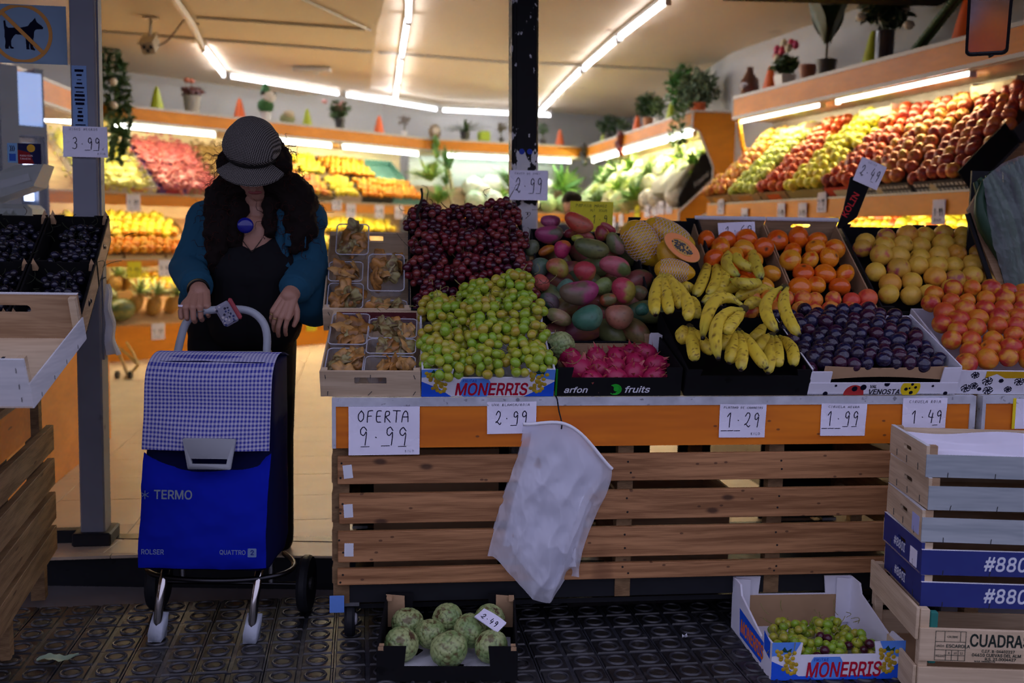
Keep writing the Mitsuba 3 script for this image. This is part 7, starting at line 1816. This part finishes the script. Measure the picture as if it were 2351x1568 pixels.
for nm, lab, pxy, c, L in (('chili_string', 'string of dark red chillies hanging on the right rear fascia', (UB @ [1.62, -.03, 2.36, 1])[:3], (.10, .008, .008), .22), ('pepper_ornament', 'green pepper ornament hanging on the back fascia', (UK @ [.10, -.03, 2.36, 1])[:3], (.05, .16, .02), .20), ('aubergine_ornament', 'dark ornament hanging in the corner of the back fascia', (UK @ [2.0, -.06, 2.36, 1])[:3], (.012, .014, .012), .22)):
    single(nm, lab, 'ornament', cat([xf(ico(2), TR(pxy + [.02 * math.sin(i * 2.1), -.02 * math.cos(i * 1.7), -L * i / 5]) @ SC(.035, .035, .05)) for i in range(5)]), 'gloss', True, color=c)

# ================================================================== the shopping trolley
tro = thing('shopping_trolley', 'blue two-wheeled shopping trolley with a checked flap and grey handle, held by the woman', 'trolley')
TX = -.945


def rsec(x0, x1, y0, y1, z, n=10, p=9.0):
    a = np.linspace(0, 2 * math.pi, 8 * n, endpoint=False); c, s = np.cos(a), np.sin(a)
    k = (np.abs(c) ** p + np.abs(s) ** p) ** (-1 / p)
    return np.stack([(x0 + x1) / 2 + (x1 - x0) / 2 * c * k, (y0 + y1) / 2 + (y1 - y0) / 2 * s * k, np.full(len(a), z)], 1)


def loft(secs, cap=True):
    n = len(secs[0]); v = np.vstack(secs); f = []
    i = np.arange(n); j = (i + 1) % n
    for k in range(len(secs) - 1):
        f.append(np.stack([i + k * n, j + k * n, j + (k + 1) * n], 1)); f.append(np.stack([i + k * n, j + (k + 1) * n, i + (k + 1) * n], 1))
    if cap:
        v = np.vstack([v, secs[0].mean(0), secs[-1].mean(0)]); b = n * len(secs)
        f.append(np.stack([j, i, np.full(n, b)], 1)); f.append(np.stack([i + (len(secs) - 1) * n, j + (len(secs) - 1) * n, np.full(n, b + 1)], 1))
    return v, np.vstack(f)


def wrinkle(m, amp, s, seed):
    v, f = m; t = trimesh.Trimesh(v, f, process=False)
    return v + np.array(t.vertex_normals) * (amp * (meshkit.fbm(v * s + seed, 4, seed) - .5))[:, None], f


BLUE, NAVY = rgb(8, 24, 150), rgb(5, 8, 52)
secs = [rsec(-1.134, -.742, 2.985, 3.27, z) if z < .26 else rsec(-1.142 + .027 * (z - .25) / .63, -.734 - .002 * (z - .25) / .63, 2.975 + .085 * (z - .25) / .63, 3.285, z) for z in (.245, .252, .29, .36, .44, .52, .60, .68, .76, .83, .865, .88)]
part(tro, 'bag', wrinkle(loft(secs), .012, 9, 3), 'cloth', True, NAVY)
# front pocket, its mouth sagging open
def pocket(u, v):
    top = .600 - .055 * np.sin(math.pi * np.clip(u, 0, 1)) ** .8
    z = .252 + (top - .252) * v
    x = -1.134 + .388 * u + .008 * v
    y = 2.968 + .085 * (z - .25) / .63 - .020 * np.sin(math.pi * u) ** .5 * (.4 + .6 * np.sin(math.pi * np.clip(v, 0, 1)) ** .5) + .040 * (meshkit.fbm(np.stack([x * 6, 0 * x, z * 7], 1), 4, 7) - .5) + .014 * np.abs(v - .5) ** 2 * 4 - .006 * np.sin(math.pi * u)
    return np.stack([x, y, z], 1)
part(tro, 'pocket', cat([grid(40, 40, pocket), (lambda q: (q[0] + [0, .004, 0], q[1][:, ::-1]))(grid(40, 40, pocket))]), 'cloth', True, BLUE, label='bright blue front pocket')
# checked flap over the top and front
FP_ = smooth_path([[0, 3.27, .875], [0, 3.20, .892], [0, 3.10, .886], [0, 3.052, .85], [0, 3.030, .76], [0, 3.016, .66], [0, 3.008, .612]], 40)
def flap(u, v):
    k = np.clip((v * 39), 0, 39); y = np.interp(k, range(40), FP_[:, 1]); z = np.interp(k, range(40), FP_[:, 2])
    x = -1.116 + u * .388 - .006 * v
    y = y - .014 * np.sin(math.pi * u) * v + .012 * (meshkit.fbm(np.stack([x * 6, z * 0, z * 8], 1), 3, 9) - .5) * v + .012 * np.exp(-((v - .72) / .10) ** 2) * np.sin(math.pi * u)
    return np.stack([x, y - .012, z + .004], 1)
part(tro, 'flap', grid(40, 60, flap), 'gingham', True, label='blue and white checked flap')
bk = part(tro, 'buckle', xf(prism(Polygon([(.0, .085), (.152, .085), (.137, .0), (.015, .0)]).buffer(.004).difference(Polygon([(.024, .012), (.128, .012), (.131, .028), (.021, .028)])), .010), basis([-.985, 2.975, .567], [1, 0, 0], [0, .06, 1.0], [0, -1.0, .06])), 'satin', 0, (.26, .28, .30), label='grey plastic buckle plate')
TF = basis([-1.078, 2.935, .478], [1, 0, 0], [0, .10, 1.0], [0, -1.0, .1])
letters(tro, 'lettering', 'TERMO', .026, TF @ TR(.012, .002, .006), (.16, .20, .24), .0008, True, .92, 0, label='grey lettering')
part(tro, 'snowflake', xf(prism(unary_union([LineString([(.012 * math.cos(a), .012 * math.sin(a)), (-.012 * math.cos(a), -.012 * math.sin(a))]).buffer(.0011) for a in (.52, 1.57, 2.62)]), .0008), TF @ TR(-.014, .013, .004)), 'matte', color=(.10, .14, .22))
letters(tro, 'lettering', 'ROLSER', .0145, TF @ TR(-.018, -.160, .022), (.13, .17, .30), .0008, True, .9)
letters(tro, 'lettering', 'QUATTRO', .013, TF @ TR(.215, -.158, .020), (.13, .17, .30), .0008, True, .9)
part(tro, 'badge', xf(prism(sbox(.302, -.163, .324, -.141).buffer(.002), .0008), TF @ TR(0, 0, .020)), 'matte', color=(.12, .18, .32))
letters(tro, 'lettering', '2', .014, TF @ TR(.307, -.158, .0212), (.01, .02, .16), .0008, True)
GH = (.32, .35, .38)
hp_ = ((-1.104, 3.262, 0.844), (-1.093, 3.262, 0.895), (-1.08, 3.262, 0.945), (-1.062, 3.262, 0.986), (-1.026, 3.262, 1.013), (-0.969, 3.262, 1.024), (-0.905, 3.262, 1.027), (-0.848, 3.262, 1.017), (-0.813, 3.262, 0.982), (-0.802, 3.262, 0.931), (-0.803, 3.262, 0.849))
part(tro, 'handle', tube(smooth_path(hp_, 60), .0128, 14), 'satin', True, GH, label='grey tubular handle')
part(tro, 'crossbar', tube([(-1.09, 3.262, 0.876), (-0.804, 3.262, 0.881)], .0095, 12), 'satin', True, GH)
for x in (hp_[0], hp_[-1]):
    part(tro, 'frame_tube', tube([[x[0], 3.285, .89], [x[0], 3.29, .5], [x[0], 3.29, .10]], .010, 10), 'metal', True, (.45, .46, .48))
part(tro, 'base_frame', tube(smooth_path([[-1.10, 3.29, .20], [-1.10, 3.05, .20], [-1.0, 3.02, .2], [-.85, 3.02, .2], [-.76, 3.05, .20], [-.76, 3.29, .20]], 30), .009, 8), 'metal', True, (.05, .05, .055))
part(tro, 'axle', tube([[-1.19, 3.29, .095], [-.68, 3.29, .095]], .007, 8), 'metal', True, (.06, .06, .065))
for x in (-1.185, -.685):
    w_ = part(tro, 'wheel', xf(xf(lathe([(0, -.012), (.07, -.012), (.09, -.018), (.096, -.008), (.096, .008), (.09, .018), (.07, .012), (0, .012)], 30), RM('y', 90)), TR(x, 3.29, .096)), 'black_plastic', 30)
    part(w_, 'hub', xf(xf(lathe([(0, -.02), (.022, -.02), (.022, .02), (0, .02)], 14), RM('y', 90)), TR(x, 3.29, .096)), 'satin', color=(.03, .03, .03))
for px in (355, 577):
    f0 = ((-1.092, 2.99, 0.004), (-0.797, 2.99, 0.019))[0 if px < 400 else 1]; x = f0[0]
    part(tro, 'leg', tube(smooth_path([[x + .012, 3.10, .235], [x + .012, 3.045, .20], [x + .006, 3.018, .13], [x, 3.012, .055]], 20), .0135, 12), 'chrome', True, (.62, .60, .57), label='chromed front leg')
    part(tro, 'foot', hull([[x + a * .020 + d, y, z] for a in (-1, 1) for y, z, d in ((2.995, .006, -.006), (3.05, .006, -.006), (2.992, .035, -.005), (3.0, .062, .0), (3.05, .07, 0.0))] + [[x + a * .024, 3.045, .085] for a in (-1, 1)]), 'satin', 0, (.40, .44, .50), label='light grey plastic foot')

# ================================================================== people


def hand_chain(wr, ydir, zdir, thumb, curl, s=1.0, spread=.10):
    """bones of a hand: wrist, finger direction, back-of-hand direction, thumb side (+1 = +x)"""
    y = unit(ydir); z = unit(np.asarray(zdir, float) - y * (np.asarray(zdir, float) @ y)); x = np.cross(y, z) * thumb
    ch = []; P = lambda a, b, c: wr + (x * a + y * b + z * c) * s
    kn = [(.034, .082, .004), (.012, .088, .008), (-.010, .084, .006), (-.030, .074, .0)]
    for a, b, c in kn:
        ch.append((P(a * .55, .0, 0), .017 * s, P(a, b, c), .0125 * s))
        ch.append((P(a * .8, .04, -.012), .014 * s, P(a, b * .9, c - .006), .012 * s))
    for (a, b, c), L, r, q in zip(kn, (.072, .080, .074, .058), (.0088, .0092, .0088, .0078), curl):
        ang = 0.0; p = np.array([a, b, c]); fan = a * spread / .034
        for k, (fr_, cu) in enumerate(zip((.46, .30, .24), q)):
            ang += math.radians(cu); d = np.array([fan * math.cos(ang) * .35, math.cos(ang), -math.sin(ang)]); d /= np.linalg.norm(d)
            e = p + d * L * fr_; ch.append((P(*p), (r + .0012 * (k == 0)) * s * (1 - .06 * k), P(*e), r * s * (.96 - .07 * k))); p = e
    t0, t1, t2, t3 = (.018, .012, -.004), (.046, .040, -.014), (.056, .066, -.022), (.054, .090, -.030)
    ch += [(P(*t0), .016 * s, P(*t1), .0125 * s), (P(*t1), .012 * s, P(*t2), .0105 * s), (P(*t2), .0105 * s, P(*t3), .0085 * s)]
    return ch, (x, y, z)


SKIN = (.36, .185, .125)
W_H = np.array([-.893, 3.50, 1.505]); fw = unit([.05, -.76, -.65]); upv_ = unit([.02, -.65, .76]); sdv = np.cross(fw, upv_)
HS = .87
HP = lambda a, b, c: W_H + (sdv * a + fw * b + upv_ * c) * HS
neck = np.array([-.905, 3.57, 1.365])
shR, shL = np.array([-1.100, 3.60, 1.325]), np.array([-.730, 3.60, 1.325])
elR, elL = (-1.153, 3.56, 1.144), (-0.72, 3.56, 1.147)
wrR, wrL = np.array((-1.036, 3.315, 1.076)), np.array((-0.75, 3.36, 1.066))
hR, axR = hand_chain(wrR, (.10, -.60, -.42), (.05, -.62, .80), 1, [(58, 62, 40), (55, 64, 40), (56, 62, 40), (60, 60, 40)])
hL, axL = hand_chain(wrL, (-.34, -.36, -.82), (-.05, -.90, .42), -1, [(24, 30, 18), (22, 30, 18), (26, 32, 20), (30, 34, 20)], .92, .16)
head = [(HP(0, -.012, .02), .090, HP(0, .012, .0), .084), (HP(0, .022, -.02), .070, HP(0, .050, -.090), .040), (HP(-.030, .03, -.03), .05, HP(-.020, .048, -.08), .032), (HP(.030, .03, -.03), .05, HP(.020, .048, -.08), .032),
        (HP(0, .088, .012), .011, HP(0, .106, -.030), .0135), (HP(-.010, .092, -.034), .009, HP(.010, .092, -.034), .009), (HP(-.034, .078, .0), .014, HP(-.040, .066, -.022), .020), (HP(.034, .078, .0), .014, HP(.040, .066, -.022), .020),
        (HP(-.04, .076, .030), .010, HP(.04, .076, .030), .010), (HP(-.018, .084, -.064), .008, HP(.018, .084, -.064), .008), (HP(-.090, -.005, -.01), .012, HP(-.092, -.015, -.045), .010), (HP(.090, -.005, -.01), .012, HP(.092, -.015, -.045), .010),
        (HP(0, -.01, -.06), .055, neck, .056)]
head = [(p, r * HS, q, t * HS) for p, r, q, t in head[:-1]] + head[-1:]
torso_skin = [(neck, .058, neck + [0, .02, -.06], .085), (neck + [-.09, .02, -.06], .05, neck + [.09, .02, -.06], .05), (neck + [0, -.015, -.10], .085, neck + [0, .01, -.22], .10), (neck + [0, .02, -.06], .07, shR, .05), (neck + [0, .02, -.06], .07, shL, .05)]
arms = [(shR, .045, elR, .038), (elR, .038, wrR, .029), (shL, .045, elL, .038), (elL, .038, wrL, .029)]
wo = thing('person', 'woman in a grey tweed cap and teal jacket holding the shopping trolley', 'person')
part(wo, 'body', smooth_union(head + torso_skin + arms + hR + hL, .0058, 5), 'skin', True, SKIN)
for s in (-1, 1):
    part(wo, 'eye', xf(ico(2), TR(HP(s * .031, .084, .012)) @ SC(.011)), 'gloss', True, (.03, .02, .016), label='dark lowered eye')
part(wo, 'lips', xf(ico(2), basis(HP(0, .088, -.062), sdv, fw, upv_) @ SC(.024, .008, .0075)), 'skin', True, (.26, .06, .055), label='reddish lips')
gl = part(wo, 'glasses', cat([tube(np.array([HP(cx + .022 * math.cos(a), .100, .010 + .016 * math.sin(a)) for a in np.linspace(0, 6.283, 24)]), .0014, 5) for cx in (-.031, .031)] + [tube([HP(-.009, .103, .012), HP(.009, .103, .012)], .0014, 5), tube([HP(.053, .098, .014), HP(.095, -.01, .01)], .0014, 5), tube([HP(-.053, .098, .014), HP(-.095, -.01, .01)], .0014, 5)]), 'metal', True, (.3, .25, .2), label='thin metal glasses')
# clothes
BK = (.006, .006, .0075)
top_ = smooth_union([(neck + [-.075, -.02, -.165], .075, neck + [.075, -.02, -.165], .075), (neck + [-.05, -.02, -.22], .115, neck + [-.06, .0, -.40], .125), (neck + [.05, -.02, -.22], .115, neck + [.03, .0, -.40], .125), (neck + [-.06, -.045, -.24], .09, neck + [.06, -.045, -.24], .09)], .016, 12)
part(wo, 'top', top_, 'cloth', True, BK, label='plain black top')
hip = np.array([-.985, 3.64, .90])
part(wo, 'trousers', smooth_union([(hip + [-.075, 0, .04], .125, hip + [.075, 0, .04], .125), (hip + [-.085, 0, -.02], .112, hip + [-.10, -.02, -.36], .085), (hip + [-.10, -.02, -.36], .084, hip + [-.105, .01, -.76], .070), (hip + [.085, 0, -.02], .112, hip + [.10, -.01, -.36], .085), (hip + [.10, -.01, -.36], .084, hip + [.105, .02, -.76], .070)], .018, 10), 'cloth', True, BK, label='black trousers')
part(wo, 'sash', wrinkle(smooth_union([(hip + [-.08, -.07, .115], .060, hip + [.13, -.07, .10], .06)], .014, 6), .012, 14, 2), 'cloth', True, (.07, .010, .012), label='dark red waistband')
for x, y in ((-.105, 0), (.11, .01)):
    part(wo, 'shoe', smooth_union([(hip + [x, y + .03, -.765], .036, hip + [x - .01, y - .13, -.767], .033)], .012, 6), 'satin', True, (.008, .008, .009))
TEAL = (.012, .062, .105)
RS, LS2 = neck + [-.135, .02, -.03], neck + [.135, .02, -.03]
jk = smooth_union([(shR + [.02, 0, .0], .070, elR, .066), (elR, .066, wrR + (elR - wrR) * .30, .055), (shL + [-.02, 0, .0], .070, elL, .066), (elL, .066, wrL + (elL - wrL) * .30, .055),
                   (neck + [-.10, .03, -.035], .052, shR, .066), (neck + [.10, .03, -.035], .052, shL, .066), (neck + [-.09, .08, -.06], .07, neck + [.09, .08, -.06], .07), (neck + [-.09, .09, -.19], .085, neck + [.09, .09, -.19], .085), (neck + [-.10, .09, -.32], .10, neck + [.10, .09, -.32], .10),
                   (neck + [-.09, .08, -.06], .07, neck + [-.10, .09, -.32], .10), (neck + [.09, .08, -.06], .07, neck + [.10, .09, -.32], .10), (neck + [0, .08, -.06], .07, neck + [0, .09, -.32], .10),
                   (shR + [.05, -.02, -.03], .068, neck + [-.165, -.01, -.20], .070), (neck + [-.165, -.01, -.20], .070, neck + [-.205, -.02, -.34], .072), (shL + [-.05, -.02, -.03], .068, neck + [.155, -.01, -.20], .070), (neck + [.155, -.01, -.20], .070, neck + [.19, -.02, -.34], .072),
                   (neck + [-.19, .02, -.27], .07, neck + [-.21, .0, -.345], .075), (neck + [.17, .02, -.27], .07, neck + [.20, .0, -.345], .075),
                   (neck + [-.085, -.03, -.02], .028, neck + [-.115, -.085, -.20], .020), (neck + [.085, -.03, -.02], .028, neck + [.115, -.085, -.20], .020)], .014, 7)
part(wo, 'jacket', wrinkle(jk, .020, 13, 4), 'cloth', True, TEAL, label='open teal jacket')
part(wo, 'pocket_flap', xf(cbx(-.036, .036, -.004, .004, -.022, .022, .003), basis(neck + [.152, -.092, -.115], unit([1, .25, -.12]), unit([-.25, 1, .1]), [.1, -.1, 1.0])), 'cloth', 0, TEAL)
for p in (neck + [.108, -.098, -.20], neck + [.118, -.092, -.34]):
    part(wo, 'button', xf(xf(lathe([(0, 0), (.0075, 0), (.0075, .003), (0, .003)], 14), RM('x', 90)), TR(p)), 'metal', color=(.5, .48, .45), label='small metal button')
for wr_, el_ in ((wrR, np.array(elR)), (wrL, np.array(elL))):
    a = wr_ + (el_ - wr_) * .26; d = unit(el_ - wr_)
    part(wo, 'cuff', wrinkle(tube(np.array([a - d * .012, a - d * .010, a, a + d * .03, a + d * .036]), [.040, .052, .056, .058, .05], 24), .006, 30, 6), 'cloth', True, TEAL)
# hair: a curly mass with loose strands
HB = [(HP(0, -.05, .02), .098, HP(0, -.055, -.05), .105), (HP(-.075, -.01, .01), .060, neck + [-.128, -.01, .03], .060), (neck + [-.128, -.01, .03], .060, neck + [-.112, -.075, -.08], .054), (neck + [-.112, -.075, -.08], .054, neck + [-.125, -.09, -.20], .030), (HP(.080, -.01, .01), .058, neck + [.135, .0, .04], .070), (neck + [.135, .0, .04], .070, neck + [.165, -.04, -.06], .058), (neck + [.165, -.04, -.06], .055, neck + [.15, -.075, -.13], .030), (neck + [-.08, .06, .03], .09, neck + [.08, .06, .03], .09), (neck + [-.05, -.06, -.0], .035, neck + [-.06, -.09, -.12], .03), (neck + [.055, -.055, .01], .03, neck + [.06, -.08, -.08], .022)]
hm = smooth_union(HB, .012, 5); hv, hf_ = wrinkle(hm, .050, 26, 8)
hair = part(wo, 'hair', (hv, hf_), 'cloth', True, (.0085, .0045, .004), label='long curly dark reddish hair')
g_ = np.random.default_rng(17); stn = []
tn = np.array(trimesh.Trimesh(hv, hf_, process=False).vertex_normals)
for i in range(420):
    q = int(g_.integers(len(hv)))
    if abs(hv[q][0] - W_H[0]) < .06 and hv[q][2] > neck[2] - .02: continue
    o = hv[q] - tn[q] * .006; n = unit(tn[q] + g_.normal(0, .4, 3) + [0, 0, -.5]); a = g_.uniform(0, 6.3); L = g_.uniform(.03, .075)
    t = np.linspace(0, 1, 7)[:, None]; e1 = unit(np.cross(n, [.3, .5, .8])); e2 = np.cross(n, e1)
    stn.append(tube(o + n * L * t + .010 * (np.cos(9 * t + a) * e1 + np.sin(9 * t + a) * e2) * t ** .5, np.linspace(.0016, .0005, 7), 3))
kk = newkey(hair + '__strands'); put(kk, shape(cat(stn), 'cloth', True, (.030, .008, .006))); labels[kk] = {'kind': 'stuff'}
# cap
CU = unit([.12, -.50, .86]); CF = unit(np.array([.14, -.86, -.50]) - CU * (np.array([.14, -.86, -.50]) @ CU)); CS = np.cross(CF, CU)
CPM = basis(HP(.002, .0, .085), CS, CF, CU)
v, f, az, th = dirs(4)
r = np.stack([.096 * np.ones(len(v)), .104 * np.ones(len(v)), np.where(v[:, 2] > 0, .098, .040)], 1)
cv = v * r; cv[:, 1] += -.02 * np.maximum(v[:, 2], 0); cv *= (1 + .020 * np.cos(8 * az) * np.sin(th) ** 2 * (v[:, 2] > 0) + .05 * (fb(v, 1.6, 5, 3) - .5))[:, None]
cap = part(wo, 'cap', xf((cv, f), CPM), 'tweed', True, label='grey tweed newsboy cap')
part(cap, 'cap_button', xf(ico(2), CPM @ TR(0, -.02, .087) @ SC(.011, .011, .006)), 'tweed', True)


def visor(u, v, o=0.0):
    a = (u - .5) * 2.1; rr = .078 + .062 * v * np.cos(a * .72) ** .7
    return np.stack([rr * np.sin(a) * 1.0, rr * np.cos(a), -.026 - .040 * v * np.cos(a) - .016 * (1 - np.cos(a)) - o], 1)


part(cap, 'visor', xf(cat([grid(30, 8, visor), (lambda q: (q[0], q[1][:, ::-1]))(grid(30, 8, lambda u, v: visor(u, v, .005)))]), CPM), 'tweed', True, label='tweed visor')
part(cap, 'band', xf(tube(np.array([[.082 * math.sin(a), .088 * math.cos(a), -.022] for a in np.linspace(-1.25, 1.25, 30)]), .0075, 8), CPM), 'cloth', True, (.012, .011, .010), label='dark band above the visor')
# jewellery
part(wo, 'necklace', cat([tube(smooth_path([neck + [s * .055, -.03, -.03], neck + [s * .04, -.085, -.10], neck + [.005, -.108, -.155]], 16), .0016, 5) for s in (-1, 1)]), 'matte', True, (.03, .02, .015))
part(wo, 'pendant', xf(ico(3), TR(neck + [-.012, -.125, -.065]) @ SC(.028, .014, .027)), 'gloss', True, rgb(22, 26, 120), label='glossy dark blue pendant')
fr2 = unit(np.array(elR) - wrR); e1 = unit(np.cross(fr2, [0, 0, 1.0])); e2 = np.cross(fr2, e1)
for q in (.10, .125, .15):
    c0 = wrR + (elR - wrR) * q
    part(wo, 'bracelet', tube(np.array([c0 + (.034 + .0005 * q) * (math.cos(a) * e1 + math.sin(a) * e2) for a in np.linspace(0, 6.283, 30)]), .0028, 6), 'metal', True, (.18, .14, .07) if q > .11 else (.03, .03, .03), label='thin bracelet')


def ring(ch, idx, col, lab):
    p0, r0, p1, r1 = ch[idx]; c = np.array(p0) * .6 + np.array(p1) * .4; d = unit(np.array(p1) - p0); e1 = unit(np.cross(d, [.3, .2, 1.0])); e2 = np.cross(d, e1)
    part(wo, 'finger_ring', tube(np.array([c + (r0 + .0012) * (math.cos(a) * e1 + math.sin(a) * e2) for a in np.linspace(0, 6.283, 18)]), .0018, 5), 'metal', True, col, label=lab)


ring(hR, 14, (.35, .33, .30), 'dark silver ring'); ring(hL, 14, (.55, .42, .15), 'gold ring'); ring(hL, 17, (.55, .42, .15), 'gold ring')
# purse and paper slip in her right hand
pu = thing('purse', 'small patterned purse with a red edge in the hand on the trolley handle', 'purse')
PMx = basis((-0.913, 3.2, 1.02), unit([.80, .10, .45]), unit([-.42, -.25, .86]), unit(np.cross([.80, .10, .45], [-.42, -.25, .86])))
part(pu, 'body', xf(cbx(-.030, .024, -.040, .036, -.010, .010, .008), PMx), 'satin', color=(.20, .20, .25))
part(pu, 'red_edge', xf(cbx(.020, .034, -.038, .038, -.009, .009, .005), PMx), 'satin', color=(.30, .04, .05), label='red zip edge')
g_ = np.random.default_rng(6)
for i in range(26):
    x, y = g_.uniform(-.027, .014), g_.uniform(-.035, .031)
    part(pu, 'pattern', xf(prism(Point(0, 0).buffer(g_.uniform(.002, .0042), 3), .0006), PMx @ TR(x, y, .0098)), 'matte', color=[(.03, .04, .12), (.42, .40, .40), (.03, .03, .05)][i % 3])
single('paper_slip', 'white paper slip sticking out behind the hand on the trolley handle', 'paper', xf(grid(4, 4, lambda u, v: np.stack([-.05 + .05 * u, .012 * v * (1 - .5 * (1 - u)), .003 * u], 1)), basis(wrR + [-.005, -.05, -.05], unit([1, .2, -.15]), [0, 0, 1.0], [0, -1.0, 0])), 'paper')


# the second person, far back by the vegetables
p2 = thing('person', 'dark haired person in dark clothes at the back of the shop behind the mangoes', 'person')
b0 = np.array([.522, 9.0, 0.0])
h0 = b0 + [0, 0, 1.56]
part(p2, 'body', smooth_union([(h0, .085, h0 + [0, -.015, -.03], .08), (h0 + [0, -.03, -.04], .06, h0 + [.02, -.055, -.10], .04), (h0 + [0, 0, -.08], .055, h0 + [0, .02, -.20], .06), (h0 + [.01, -.09, -.01], .012, h0 + [.01, -.1, -.04], .015), (h0 + [0, .02, -.22], .07, h0 + [0, .02, -.5], .1), (h0 + [-.16, .02, -.25], .045, h0 + [-.22, -.02, -.55], .038), (h0 + [-.22, -.02, -.55], .036, h0 + [-.16, -.22, -.66], .03), (h0 + [.16, .02, -.25], .045, h0 + [.22, -.02, -.55], .038), (h0 + [.22, -.02, -.55], .036, h0 + [.16, -.22, -.66], .03)] + hand_chain(h0 + [-.16, -.22, -.66], (.1, -1, -.2), (0, -.2, 1), 1, [(20, 25, 15)] * 4)[0] + hand_chain(h0 + [.16, -.22, -.66], (-.1, -1, -.2), (0, -.2, 1), -1, [(20, 25, 15)] * 4)[0], .008, 4), 'skin', True, SKIN)
part(p2, 'hair', wrinkle(smooth_union([(h0 + [-.01, .02, .035], .088, h0 + [0, .035, -.03], .085), (h0 + [-.03, -.04, .05], .05, h0 + [.03, -.04, .055], .05)], .012, 5), .012, 30, 3), 'cloth', True, (.006, .005, .004), label='short black hair')
part(p2, 'jacket', smooth_union([(h0 + [-.12, .02, -.26], .085, h0 + [.12, .02, -.26], .085), (h0 + [-.09, .02, -.3], .13, h0 + [-.08, .02, -.72], .13), (h0 + [.09, .02, -.3], .13, h0 + [.08, .02, -.72], .13), (h0 + [-.17, .02, -.26], .07, h0 + [-.22, -.02, -.55], .058), (h0 + [-.22, -.02, -.55], .056, h0 + [-.17, -.19, -.645], .045), (h0 + [.17, .02, -.26], .07, h0 + [.22, -.02, -.55], .058), (h0 + [.22, -.02, -.55], .056, h0 + [.17, -.19, -.645], .045)], .018, 8), 'cloth', True, (.010, .012, .03), label='dark blue jacket')
part(p2, 'trousers', smooth_union([(h0 + [-.08, .02, -.74], .12, h0 + [-.09, .02, -1.33], .075), (h0 + [.08, .02, -.74], .12, h0 + [.09, .02, -1.33], .075)], .02, 6), 'cloth', True, (.01, .01, .012))
for x in (-.09, .09):
    part(p2, 'shoe', smooth_union([(h0 + [x, .03, -1.425], .035, h0 + [x, -.12, -1.428], .032)], .014, 5), 'satin', True, (.01, .01, .01))
